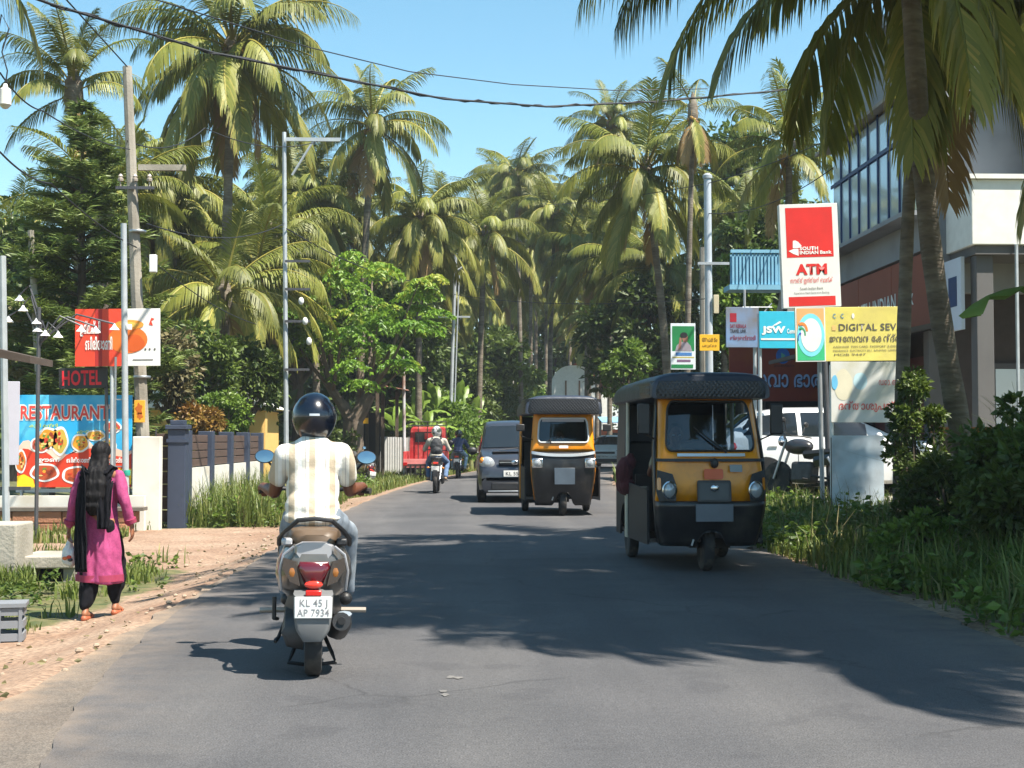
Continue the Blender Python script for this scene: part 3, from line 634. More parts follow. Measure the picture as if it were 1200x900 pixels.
# ================================================================== broadleaf trees
def rosette_tree():
    """the bright feathery tree on the left: flat drooping rosettes of compound leaves on bare forked limbs"""
    Y = 47.0; bx, _ = XZ(417, 515, Y); b = (bx, Y, gz(bx, Y)); o = thing('raintree', 'bright green feathery tree with forked dark trunk left of the road', 'tree', b)
    rg = np.random.default_rng(77); c0 = []
    for px, py, s in ((425, 300, 1), (400, 322, 1), (452, 318, 1.2), (480, 335, 1), (505, 352, .9), (372, 352, 1), (345, 385, .9), (395, 365, 1.3), (430, 350, 1.4), (462, 365, 1.3), (488, 380, 1), (420, 395, 1.3), (375, 402, 1.2), (448, 405, 1.3), (352, 415, .8), (390, 432, .9), (470, 425, 1.0), (505, 372, .7), (436, 440, 1), (410, 335, 1), (440, 372, 1.2), (385, 385, 1), (500, 330, .7), (360, 375, .9)):
        for _ in range(3):
            x, z = XZ(px + rg.normal() * 8, py + rg.normal() * 7, Y); c0.append((x - bx, rg.normal() * 1.3, z - b[2], s))
    C = []; D = []; T = []
    for x, y, z, s in c0:
        tz = rg.uniform(0.25, 0.75) + (0.2 if z > 5.6 else 0)
        for k in range(10):
            a = rg.uniform(0, 6.283); d = np.array([math.cos(a), math.sin(a), 0.0])
            for q in range(9):                                    # leaflets along a drooping compound leaf
                u = (q + 1) / 9; r = 0.62 * s * u; p = np.array([x, y, z]) + d * r + np.array([0, 0, 0.22 * s * u - 0.5 * s * u * u]) + rg.normal(size=3) * 0.02
                for sg in (-1, 1):
                    sd = np.array([-d[1], d[0], 0]) * sg; C.append(p); D.append(sd + d * 0.5 + np.array([0, 0, -0.85]) + rg.normal(size=3) * 0.25); T.append(tz)
    V, F, t = leaves(np.array(C), np.array(D), 0.19, 5, 0.26, tint=np.array(T)); npmesh('crown', V, F, lf_bright, o, t)
    tr = MB(); f1 = Vector((-0.1, 0, 2.0)); f2 = Vector((0.45, 0, 2.9))
    tr.tube([(0, 0, -0.1), (-0.06, 0, 1.0), f1], [0.42, 0.33, 0.34], 10); tr.tube([f1, (0.2, 0, 2.4), f2], [0.3, 0.24, 0.2], 8); tr.tube([f1, (-0.5, 0.1, 2.6), (-1.0, 0.1, 3.3)], [0.24, 0.18, 0.12], 8)
    for i in range(0, len(c0), 5):
        c = Vector(c0[i][:3]) - Vector((0, 0, 0.05)); a = f2 if c.x > -0.2 else Vector((-0.8, 0.1, 3.0)); md = a.lerp(c, 0.55) + Vector((0, 0, -0.15))
        tr.tube([a, md, c], [0.09, 0.055, 0.015], 5)
    tr.build('trunk', mat('raintree_bark', (0.13, 0.10, 0.075), 0.95, var=0.4, vscale=3, bump=0.7, bscale=8), o)
rosette_tree()
def conifer():
    Y = 28.0; x, z = XZ(92, 130, Y); bx, _ = XZ(92, 515, Y); b = (bx, Y, gz(bx, Y)); o = thing('conifer', 'feathery dark green conifer with tiered drooping branches at left', 'tree', b)
    rg = np.random.default_rng(9); H = z - b[2] + .2; tr = MB(); tr.tube([(0, 0, -.1), (0.03, 0, H * .5), (0, 0, H)], [0.16, 0.09, 0.015], 8); C = []; D = []; T = []
    for k in range(30):
        u = k / 29; zz = 1.2 + (H - 1.4) * u; Lb = (2.0 * (1 - u) ** 0.7 + 0.12); nb = 7 if u < 0.85 else 5
        for j in range(nb):
            a = rg.uniform(0, 6.283); d = np.array([math.cos(a), math.sin(a), 0]); L = Lb * rg.uniform(.7, 1.15); tz = rg.uniform(.15, .85)
            f = lambda t: np.array([0, 0, zz]) + d * L * t + np.array([0, 0, L * (0.45 * t - 0.45 * t * t + (0.25 * t ** 3))])
            tr.tube([Vector(f(t)) for t in (0, .35, .7, 1)], [0.025, 0.018, 0.012, 0.004], 4, caps=False)
            for t in np.linspace(0.25, 1, int(8 + 26 * L)):
                p = f(t)
                for q in range(7):
                    w = rg.normal(size=3) * 0.45; sd_ = np.array([-d[1], d[0], 0]) * (1 if q % 2 else -1); C.append(p + rg.normal(size=3) * 0.03); D.append(d * 0.7 + sd_ * 0.9 + w * 0.5 + np.array([0, 0, 0.15])); T.append(tz)
    V, F, t = leaves(np.array(C), np.array(D), 0.27, 3, 0.05, tint=np.array(T)); npmesh('crown', V, F, lf_conifer, o, t); tr.build('trunk', bark_dark, o)
conifer()
def bl_px(name, label, px, py_top, py_bot, Y, rw, seed, n, per, cr, size, m, depth=None, tr=0.2, **k):
    x, zt = XZ(px, py_top, Y); zb = XZ(px, py_bot, Y)[1]; rx = rw / FPX * Y; rz = (zt - zb) / 2
    return broadleaf(name, label, (x, Y, gz(x, Y)), zt, (rx, depth or rx * 0.8, rz), seed, n, per, cr, size, m, tr, **k)
bl_px('mango_tree', 'large dark mango tree hanging over the right side of the road', 770, 320, 475, 62, 85, 41, 90, 130, 0.75, 0.30, lf_dark, tr=0.35)
bl_px('mango_tree', 'dark tree behind the autos, left of the large mango tree', 712, 335, 480, 100, 50, 141, 70, 120, 0.9, 0.36, lf_dark, tr=0.3)
bl_px('leafy_bush', 'light green leafy bush in front of the dark mango tree', 738, 402, 470, 56, 30, 42, 30, 70, 0.32, 0.2, lf_lite, tr=0.08, cat='bush')
bl_px('broadleaf_tree', 'tall broadleaf tree behind the grey steel pole at right', 865, 140, 400, 60, 52, 43, 80, 110, 0.7, 0.30, lf_mid, tr=0.25)
bl_px('broadleaf_tree', 'dark broadleaf tree behind the blue roof railing', 905, 220, 420, 52, 70, 44, 70, 120, 0.7, 0.28, lf_dark, tr=0.25)
bl_px('broadleaf_tree', 'leafy tree beside the maroon shop sign at right', 868, 300, 420, 44, 34, 45, 40, 90, 0.4, 0.22, lf_lite, tr=0.14)
bl_px('broadleaf_tree', 'dark tree behind the concrete pole on the left', 225, 240, 440, 50, 75, 46, 70, 110, 0.8, 0.3, lf_dark, tr=0.25)
bl_px('broadleaf_tree', 'dark rounded tree behind the steel crossarm pole', 350, 260, 450, 55, 70, 47, 70, 110, 0.8, 0.3, lf_dark, tr=0.25)
bl_px('broadleaf_tree', 'dark tree below the far palms, left of the road', 560, 385, 490, 84, 75, 48, 80, 110, 0.9, 0.4, lf_mid, tr=0.25)
bl_px('broadleaf_tree', 'dark tree behind the bright green tree', 455, 330, 480, 60, 70, 49, 70, 110, 0.8, 0.32, lf_dark, tr=0.25)
bl_px('broadleaf_tree', 'green tree far behind the white gabled building', 640, 360, 470, 112, 70, 50, 60, 110, 1.2, 0.5, lf_mid, tr=0.3)
bl_px('broadleaf_tree', 'dark leafy tree at the far left edge behind the conifer', 20, 250, 470, 40, 70, 51, 60, 110, 0.7, 0.28, lf_dark, tr=0.2)
bl_px('flowering_shrub', 'tall green shrub with red blossoms left of the yellow house', 232, 375, 490, 34, 45, 52, 40, 90, 0.35, 0.16, lf_mid, tr=0.07, cat='shrub')
bl_px('flowering_shrub', 'rounded leafy shrub beside the tall flowering shrub', 290, 395, 490, 36, 35, 53, 36, 90, 0.35, 0.16, lf_mid, tr=0.07, cat='shrub')
bl_px('dry_shrub', 'dry brownish shrub behind the HOTEL sign', 62, 350, 470, 30, 55, 54, 40, 100, 0.35, 0.15, lf_dry, tr=0.07, cat='shrub')
bl_px('dry_shrub', 'dry straggly shrub right of the pot sign', 200, 385, 480, 31, 22, 55, 22, 90, 0.3, 0.15, lf_dry, tr=0.06, cat='shrub')
bl_px('red_shrub', 'low shrub with orange red leaves behind the compound wall', 232, 475, 512, 31, 24, 56, 18, 80, 0.2, 0.12, lf_red, tr=0.04, cat='shrub')
bl_px('clipped_shrub', 'pale green fine leaved shrub over the brown wall panels', 262, 462, 512, 33, 26, 57, 24, 110, 0.25, 0.11, lf_lite, tr=0.05, cat='shrub')
bl_px('hedge_shrub', 'dark shrub by the white roof left of the rider', 285, 430, 520, 42, 35, 58, 26, 90, 0.35, 0.18, lf_dark, tr=0.06, cat='shrub')
bl_px('roadside_bush', 'green bush at the foot of the forked tree', 395, 495, 545, 45, 22, 59, 16, 80, 0.25, 0.14, lf_mid, tr=0.05, cat='bush')
for i, (px, pt, pb, Y, rw, m, lb) in enumerate(((545, 432, 548, 64, 40, lf_mid, 'overgrown green bank bush behind the distant riders'), (510, 448, 540, 62, 30, lf_lite, 'bright bush behind the red pickup'), (575, 440, 545, 72, 30, lf_mid, 'bush at the bend behind the grey van'), (470, 470, 545, 60, 26, lf_mid, 'bush behind the white sheet fence'), (612, 450, 540, 88, 36, lf_lite, 'pale bush at the far bend above the van roof'), (536, 470, 556, 58, 22, lf_lite, 'low bright shrub left of the grey van'))):
    bl_px('roadside_bush', lb, px, pt, pb, Y, rw, 60 + i, 40, 110, 0.5, 0.22, m, tr=0.06, cat='bush', depth=2.5, bottom=-1)

# ---- banana plants
ban_leaf = leafmat('banana_leaf', (0.12, 0.21, 0.03), (0.23, 0.34, 0.06), (0.33, 0.32, 0.09), 0.4, 0.4, 0.2)
def banana_leaf_data(e0, droop, seed):
    rg = random.Random(seed); rows = []; K = 12; p = Vector((0, 0, 0)); T = []
    for i in range(K + 1):
        s = i / K; a = R(e0 - droop * s ** 1.5); t = Vector((0, math.cos(a), math.sin(a))); w = 0.115 * (math.sin(math.pi * min(1, 0.08 + 0.92 * max(0, (s - 0.16) / 0.84))) ** 0.6 if s > 0.16 else 0.07)
        up = Vector((0, -math.sin(a), math.cos(a))); tear = rg.uniform(-.03, .03)
        rows.append([p + Vector((k * w, 0, 0)) + up * (abs(k) * 0.05 * (1 if i % 2 else .4) * (-1) + 0.035 * (1 - abs(k)) * 0 + tear * abs(k)) for k in (-1, -.5, 0, .5, 1)]); p = p + t / K
    me = MB().grid(rows).data('leaf', True, 80); a = me.attributes.new('tint', 'FLOAT', 'POINT'); a.data.foreach_set('value', np.array([rg.uniform(.2, .8) for _ in me.vertices], np.float32)); me.materials.append(ban_leaf); return me
BAN = [banana_leaf_data(e, d, i) for i, (e, d) in enumerate(((78, 50), (60, 75), (42, 95), (66, 110)))]
ban_stem = mat('banana_stem', (0.20, 0.22, 0.08), 0.6, var=0.3, vscale=5)
def banana(label, base, h, L, n, seed):
    rg = random.Random(seed); o = thing('banana_plant', label, 'banana plant', base)
    MB().tube([(0, 0, -.05), (0.02, 0, h * .5), (0, 0, h)], [0.11, 0.09, 0.05], 9).build('stem', ban_stem, o)
    for i in range(n):
        f = obj('leaf', BAN[i % 4], None, o); s = L * rg.uniform(.8, 1.15); f.scale = (s, s, s); f.rotation_euler = (0, rg.uniform(-.3, .3), i * 2.4 + rg.uniform(-.3, .3)); f.location = (0, 0, h - 0.1)
    return o
for i, (px, py, Y, L) in enumerate(((465, 492, 55, 1.9), (488, 478, 57, 2.1), (512, 470, 59, 2.2), (535, 475, 60, 2.2), (552, 488, 62, 2.0), (500, 495, 55, 1.7))):
    x, z = XZ(px, py, Y); banana(('banana plant nearest the shed roof', 'banana plant right of the thin steel pole', 'banana plant behind the red pickup rack', 'banana plant left of the leaning far pole', 'banana plant right of the leaning far pole', 'low banana plant over the white sheet fence')[i], (x, Y, gz(x, Y)), max(0.8, z - 0.3), L * 0.8, 7, 80 + i)
nb = banana('banana plant at the right edge, one broad leaf reaching left', (6.2, 12.6, gz(6.2, 12.6)), 2.1, 1.7, 5, 91)
f = obj('leaf', BAN[2], None, nb); f.scale = (1.9,) * 3; f.rotation_euler = (0, 0, R(75)); f.location = (0, 0, 2.0)

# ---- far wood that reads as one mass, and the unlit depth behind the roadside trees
def far_wood(name, label, x0, x1, Y, h, n, seed, m, dep=8):
    rg = np.random.default_rng(seed); C = []; D = []; T = []
    for k in range(n):
        x = rg.uniform(x0, x1); y = Y + rg.uniform(-dep, dep); zc = rg.uniform(0.2, h) * (0.75 + 0.35 * math.sin(x * 0.35 + seed)); per = 60
        q = unit(rg.normal(size=(per, 3))); C.append(np.array([x, y, zc]) + q * rg.uniform(.5, 1.5, (per, 1)) * np.array([1.2, 1.2, .8])); D.append(q + rg.normal(size=(per, 3)) * .5); T.append(np.full(per, rg.uniform(.1, .8)))
    V, F, t = leaves(np.concatenate(C), np.concatenate(D), 0.55, seed, 0.34, tint=np.concatenate(T)); return tag(npmesh(name, V, F, m, tint=t), label, 'trees', kind='stuff')
far_wood('far_trees', 'dense far wood closing the view across the bend of the road', -45, 70, 150, 17, 1100, 71, lf_mid)
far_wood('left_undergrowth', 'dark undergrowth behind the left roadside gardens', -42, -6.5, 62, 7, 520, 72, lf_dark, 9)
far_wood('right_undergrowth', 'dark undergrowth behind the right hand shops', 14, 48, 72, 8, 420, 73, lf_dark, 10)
far_wood('bend_undergrowth', 'undergrowth behind the left bank at the road bend', -8, 2, 92, 5, 160, 74, lf_mid, 9)

# ---- near right bushes, dark in the palm shade
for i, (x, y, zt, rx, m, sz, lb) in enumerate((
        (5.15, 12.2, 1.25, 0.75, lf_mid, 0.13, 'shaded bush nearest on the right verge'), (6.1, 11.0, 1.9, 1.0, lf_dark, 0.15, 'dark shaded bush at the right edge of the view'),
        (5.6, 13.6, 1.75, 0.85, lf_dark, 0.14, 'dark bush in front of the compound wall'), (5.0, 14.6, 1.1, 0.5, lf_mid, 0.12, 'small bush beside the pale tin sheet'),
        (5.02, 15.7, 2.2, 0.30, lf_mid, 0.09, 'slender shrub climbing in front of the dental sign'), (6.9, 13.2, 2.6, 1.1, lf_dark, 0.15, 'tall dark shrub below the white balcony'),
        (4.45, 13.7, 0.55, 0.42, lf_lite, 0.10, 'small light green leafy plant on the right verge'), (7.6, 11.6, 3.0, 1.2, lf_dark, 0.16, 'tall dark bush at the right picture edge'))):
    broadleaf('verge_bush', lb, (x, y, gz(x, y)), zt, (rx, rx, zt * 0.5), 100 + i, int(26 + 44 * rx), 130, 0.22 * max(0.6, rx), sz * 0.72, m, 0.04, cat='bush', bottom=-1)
# ---- grass
grass('verge_grass', 'tall sunlit grass on the right verge', scatter(26000, 3.52, 6.4, 12.5, 31, 1, lambda x, y: 0.25 + 0.75 * sstep(-.25, .25, mnoise.noise(Vector((x * .9, y * .7, 0)))) * sstep(3.5, 4.1, x - bend(y))), 0.30, 1, 0.009)
grass('shade_grass', 'long grass under the dark bushes on the right', scatter(16000, 3.6, 7.2, 7.0, 14.5, 2, lambda x, y: sstep(3.6, 4.4, x)), 0.42, 2, 0.010, bendk=0.8)
grass('wall_grass', 'tall pale grass in front of the left compound wall', scatter(15000, -4.95, -2.9, 24.6, 36, 3, lambda x, y: sstep(-2.9, -3.5, x - bend(y)) * (0.4 + 0.6 * patchy(.7, -.2, .2)(x, y))), 0.62, 3, 0.009)
grass('shoulder_grass', 'grass patches on the left dirt shoulder', scatter(9000, -6.2, -3.2, 12.2, 17.6, 4, lambda x, y: sstep(-.05, .3, mnoise.noise(Vector((x * .9, y * .8, 4)))) * sstep(-3.2, -3.9, x)), 0.2, 4, 0.010)
grass('gate_grass', 'grass tufts at the foot of the restaurant banner', scatter(6000, -8.5, -5.2, 20.5, 26, 5, lambda x, y: patchy(.8, -.1, .3, 2)(x, y)), 0.3, 5, 0.012)
grass('far_left_grass', 'grass along the left edge of the road further on', scatter(15000, -5.5, -2.55, 35, 62, 6, lambda x, y: 0.2 + 0.8 * patchy(.6, -.2, .2, 3)(x, y) * sstep(-2.5, -3.0, x - bend(y))), 0.24, 6, 0.014)
grass('far_right_grass', 'grass along the right edge of the road further on', scatter(6000, 3.6, 8, 31, 70, 7), 0.4, 7, 0.02)
grass('near_left_grass', 'sparse dry grass near the grey crate', scatter(1500, -6.0, -3.35, 8.0, 12, 8, lambda x, y: patchy(1.1, .0, .35, 5)(x, y)), 0.14, 8, 0.008)
grass('strappy_clumps', 'long arching strap leaved clumps among the dark bushes on the right', scatter(2300, 5.0, 7.2, 10.5, 15.5, 44, patchy(1.3, -.05, .25, 3)), 1.15, 44, 0.013, None, 1.0)
def weeds(name, label, pts, size, seed, m, per=14, h=0.16):
    rg = np.random.default_rng(seed); C = []; D = []; T = []
    for p in pts:
        k = rg.integers(per // 2, per); a = rg.uniform(0, 6.283, k); u = rg.uniform(0.1, 1, k); hh = h * rg.uniform(.5, 1.5)
        C.append(np.stack([p[0] + np.cos(a) * .05 * u, p[1] + np.sin(a) * .05 * u, p[2] + hh * u], 1)); D.append(np.stack([np.cos(a), np.sin(a), rg.uniform(-.2, .6, k)], 1)); T.append(np.full(k, rg.uniform(0, 1)))
    V, F, t = leaves(np.concatenate(C), np.concatenate(D), size, seed, .32, tint=np.concatenate(T)); return tag(npmesh(name, V, F, m, tint=t), label, 'weeds', kind='stuff')
weeds('verge_weeds', 'broad leaved weeds among the right verge grass', scatter(1100, 3.55, 6.5, 8, 30, 31, patchy(.9, -.1, .25, 8)), .10, 31, lf_lite, 16, .28)
weeds('shoulder_weeds', 'low weeds on the left dirt shoulder', scatter(420, -6.3, -3.0, 9, 34, 32, lambda x, y: 0 if 16.8 < y < 24.4 else patchy(.8, .0, .3, 6)(x, y)), .07, 32, lf_mid, 14, .16)
weeds('wall_weeds', 'leafy weeds below the left compound wall', scatter(500, -4.9, -3.2, 24.6, 40, 33), .10, 33, lf_lite, 16, .4)
grass('dry_stalks', 'dry straw coloured stalks standing in both verges', np.concatenate([scatter(1500, 3.7, 6.4, 9, 30, 34), scatter(500, -5, -3.2, 24.6, 40, 35)]), .55, 34, .005, lf_dry, .7)
def litter():
    rg = np.random.default_rng(12); C = []
    for _ in range(600):
        y = rg.uniform(5, 30); s = rg.choice([-1, 1]); x = (RL - abs(rg.normal()) * 0.9) if s < 0 else (RR + abs(rg.normal()) * 0.35); x += bend(y); C.append((x, y, gz(x, y) + 0.015))
    C = np.array(C); D = rg.normal(size=C.shape) * np.array([1, 1, .15]); V, F, t = leaves(C, D, 0.05, 4, 0.3); tag(npmesh('leaf_litter', V, F, lf_dry, tint=t), 'dry leaf litter along both road edges', 'litter', kind='stuff')
    mb = MB()
    for _ in range(110):
        y = rg.uniform(5, 24); x = (RL - abs(rg.normal()) * 0.8); r = rg.uniform(.008, .03); mb.ell((x, y, gz(x, y) + r * .4), (r, r * rg.uniform(.7, 1.2), r * .7), n=6, m=4)
    tag(mb.build('gravel', mat('pebble', (0.34, 0.26, 0.19), 0.9, var=0.3, vscale=3), None, False), 'loose pebbles on the left dirt shoulder', 'gravel', kind='stuff')
litter()
# ================================================================== right hand buildings
wall_white_shade = mat('wall_white_shade', (0.26, 0.27, 0.29), 0.8, var=0.08, vscale=1.2, c2=(0.18, 0.18, 0.185), c2scale=0.9, c2lo=0.55, c2hi=0.8)  # white wall darkened in colour for the shade of the palm fronds
wall_shade_grey = mat('wall_shade_grey', (0.12, 0.115, 0.115), 0.85, var=0.12, vscale=1.5)  # dim grey puts the shade of fronds and recesses into the colour
brown_panel = mat('brown_cladding', lin(140, 72, 54), 0.6, var=0.1, vscale=1.5)
blue_frame = mat('blue_frame', lin(36, 62, 110), 0.45, var=0.1)
pane_m = mat('window_pane_sky', (0.42, 0.50, 0.56), 0.08, 0.0, spec=0.9, coat=0.5)  # pale base colour paints the sky's reflection into the panes
shutter_m = mat('shutter_maroon', lin(92, 44, 44), 0.6, var=0.15)
shade_in = mat('interior_shade', (0.03, 0.028, 0.027), 0.8)  # flat dark colour painted in for the shade inside openings
def bx(name, parent, m, x0, x1, y0, y1, z0, z1, bevel=0.0):
    return MB().box(((x0 + x1) / 2, (y0 + y1) / 2, (z0 + z1) / 2), (x1 - x0, y1 - y0, z1 - z0)).build(name, m, parent, False, bevel=bevel)
def main_building():
    X0, Y0, Y1 = 8.05, 24.0, 31.0; g = gz(9, 27)
    o = thing('commercial_building', 'two storey bank building with blue glazed front and white balcony at right', 'building', (X0, Y0, g)); D = Y1 - Y0
    bx('wall', o, mat('shopfront_shade_brown', (0.055, 0.04, 0.035), 0.8, var=.2), 0.35, 10, 0.3, D, 0, 3.6); bx('upper_wall', o, wall_white_shade, 0.1, 10, 0, D, 3.6, 8.9); bx('parapet', o, wall_white_shade, -0.12, 10, -0.12, D + 0.05, 8.9, 9.15)  # lower wall painted dark brown to stand for the shaded shopfront
    # brown cladding band with the bank mark
    for k in range(3):
        y0 = 0.15 + k * (D - 0.3) / 3; bx('cladding_panel', o, brown_panel, -0.05, 0.098, y0 + 0.01, y0 + (D - 0.3) / 3 - 0.01, 3.05, 4.35, bevel=0.01)
    bx('band', o, wall_white_shade, -0.1, 0.096, 0, D, 4.38, 4.95)
    # letters on the cladding, facing the road (-x)
    me = text_mesh('SOUTH INDIAN Bank', 0.02); t = obj('lettering', me, mat('letter_white', (0.8, 0.8, 0.78), 0.5), o); t.rotation_euler = (R(90), 0, R(-90)); t.scale = (0.42,) * 3; t.location = (-0.056, 5.2, 3.5)
    # glazing: panes and blue frame bars
    nb = 9; z0, z1 = 5.0, 7.35
    for k in range(nb):
        y0 = 0.5 + k * (D - 0.9) / nb; w = (D - 0.9) / nb
        for (a, b) in ((z0 + 0.05, z0 + 1.55), (z0 + 1.62, z1)):
            p = bx('window', o, blue_frame, -0.02, 0.098, y0 + 0.005, y0 + w - 0.005, a, b)
            bx('pane', p, pane_m, -0.026, -0.0205, y0 + 0.03, y0 + w - 0.03, a + 0.03, b - 0.03)
        bx('frame_bar', o, blue_frame, -0.055, -0.03, y0 - 0.03, y0 + 0.03, z0 - 0.1, z1 + 0.1)
    bx('frame_bar', o, blue_frame, -0.06, -0.031, 0.4, D - 0.3, z0 + 1.55, z0 + 1.62)
    # sloping sill ledge and sunshade
    MB().prism([(0.1, 0, 4.95), (-0.55, 0, 4.92), (-0.55, 0, 5.0), (0.1, 0, 5.04)], (0, D, 0)).build('ledge', wall_white_shade, o, False)
    MB().prism([(0.1, 0.2, 7.42), (-0.28, 0.2, 7.36), (-0.28, 0.2, 7.43), (0.1, 0.2, 7.55)], (0, D, 0)).build('sunshade', mat('sunshade_grey', (0.28, 0.24, 0.2), 0.9, var=0.2), o, False)
    # projecting blue-white sign box at the far corner
    s = bx('sign_box', o, mat('pale_blue_sign', (0.62, 0.66, 0.78), 0.5, var=0.05), -0.15, 0.09, D - 1.2, D - 0.05, 7.5, 8.75, bevel=0.02)
    for k in range(3): bx('lettering', s, blue_frame, -0.10, -0.08 + 0.05 * k, D - 1.206, D - 1.2005, 7.75 + 0.28 * k, 7.95 + 0.28 * k)
    # canopy over the shop fronts and shutters
    MB().prism([(0.3, 0, 3.05), (-1.3, 0, 2.75), (-1.3, 0, 2.83), (0.3, 0, 3.15)], (0, D + 0.4, 0)).build('canopy', mat('canopy_dark', (0.09, 0.08, 0.075), 0.8, var=0.2), o, False)
    for k in range(3):
        y0 = 0.6 + k * 2.2; sh = bx('shutter', o, shutter_m, 0.28, 0.345, y0, y0 + 1.8, 0.1, 2.6)
        for q in range(12): bx('slat', sh, shutter_m, 0.262, 0.2795, y0 + 0.01, y0 + 1.79, 0.14 + q * 0.2, 0.31 + q * 0.2)
    for yy in (0.2, 2.5, 4.7, 6.8): bx('column', o, wall_shade_grey, -0.12, 0.2, yy - 0.14, yy + 0.14, 0, 2.95, bevel=0.01)
    # balcony block facing the camera
    bx('balcony', o, white_paint, 0.18, 4.5, -1.25, -0.002, 4.25, 5.32, bevel=0.015)
    bx('balcony_coping', o, white_paint, 0.12, 4.56, -1.31, -1.19, 5.325, 5.40)
    bx('soffit', o, wall_shade_grey, 0.25, 4.4, -1.2, -0.003, 4.1, 4.245)
    bx('upper_room', o, wall_shade_grey, 1.6, 9.9, -0.9, 0.098, 5.42, 8.6)
    w = bx('window', o, white_paint, 2.3, 3.5, -0.94, -0.905, 6.1, 7.3)
    for q in range(2): bx('pane', w, pane_m, 2.36 + q * 0.57, 2.36 + q * 0.57 + 0.5, -0.945, -0.9405, 6.16, 7.24)
    for xx in (0.3, 2.4, 4.2): bx('pillar', o, wall_shade_grey, xx, xx + 0.28, -1.1, -0.82, 0, 4.1, bevel=0.01)
    ac = bx('air_conditioner', o, white_paint, 3.0, 3.75, -1.32, -0.95, 3.4, 3.9, bevel=.02); MB().lathe([(.19, 0), (.19, -.02), (.15, -.025), (0, -.03)], (3.3, -1.321, 3.65), 'Y', 18).build('fan_grille', black_plastic, ac)
    for k_, xx in enumerate((0.9, 1.35)): MB().tube([(xx, -1.27, 4.25), (xx, -1.27, 0.3)], 0.03, 6).build('drain_pipe', galv, o)
    dr = bx('door', o, mat('dark_door', (0.06, 0.05, 0.05), 0.5), 1.0, 2.2, 0.24, 0.295, 0.05, 2.4); bx('pane', dr, pane_m, 1.1, 2.1, 0.234, 0.2395, 0.9, 2.3)
    bl = bx('wall_sign', o, mat('blue_white_sign', (0.6, 0.65, 0.75), 0.5), 0.115, 0.175, -0.9, -0.02, 2.9, 4.1); bx('emblem', bl, blue_frame, 0.108, 0.1145, -0.7, -0.3, 3.3, 3.8)
    for k in range(4): MB().tube([(2.0 + 0.5 * k, -1.28, 5.40), (2.0 + 0.5 * k, -1.28, 6.0)], 0.018, 6).build('rail_post', steel, o)
    MB().tube([(1.9, -1.28, 6.0), (3.6, -1.28, 6.0)], 0.02, 6).build('hand_rail', steel, o)
    MB().tube([(1.7, -1.0, 5.5), (2.9, -1.25, 7.0)], 0.03, 6).build('stay', black_plastic, o)
main_building()
def low_shop():
    Y = 33.5; x0, z = XZ(858, 470, Y); x1, _ = XZ(1010, 470, Y); g = gz(x0, Y); o = thing('low_shop', 'low shop with grey flared eave and pale blue roof railing behind the signs', 'building', (x0, Y, g)); W = x1 - x0 + 1.5
    bx('wall', o, mat('shop_wall_dark', (0.12, 0.10, 0.09), 0.85, var=0.2), 0.7, W, 0.5, 2.0, 0, 3.9)
    bx('shop_opening_shade', o, shade_in, 0.9, 2.4, 0.47, 0.495, 0, 2.1)  # dark sheet on the wall paints the shade of an open shop
    # flared eave
    rows = []
    for k in range(9):
        u = k / 8; zz = 3.2 + 1.55 * u; xx = 0.75 * (1 - u) ** 2.2
        rows.append([(1.25 - xx, -0.35, zz), (1.25 - xx, 0.45, zz)])
    MB().grid(rows).build('eave', mat('eave_grey', (0.30, 0.29, 0.27), 0.85, var=0.2, vscale=2), o)
    bx('eave_face', o, mat('eave_grey', (0.3, 0.29, 0.27)), 1.252, 3.6, -0.36, 0.49, 3.25, 4.75)
    bx('fascia', o, white_paint, 0.45, 3.6, -0.42, -0.362, 3.12, 3.24)
    pb = mat('pale_blue_paint', lin(126, 180, 206), 0.6, var=0.12)
    bx('slab', o, pb, -0.1, 2.0, -0.3, 0.48, 4.62, 4.74)
    for k in range(14):
        xx = 0.0 + k * 0.085; MB().box((xx, -0.22, 5.12), (0.05, 0.045, 0.74)).build('baluster', pb, o, False)
    bx('rail', o, pb, -0.06, 1.2, -0.27, -0.17, 5.495, 5.57); bx('back_panel', o, pb, -0.05, 1.2, -0.12, -0.1, 4.75, 5.47)
    MB().tube([(0.25, -0.3, 0), (0.25, -0.3, 4.62)], 0.03, 8).build('post', galv, o)
    MB().tube([(0.27, -0.3, 3.6), (0.9, -0.3, 4.3)], 0.015, 6).build('brace', galv, o); MB().tube([(0.2, -0.31, 4.2), (0.9, -0.31, 4.2)], 0.015, 6).build('brace', galv, o)
low_shop()
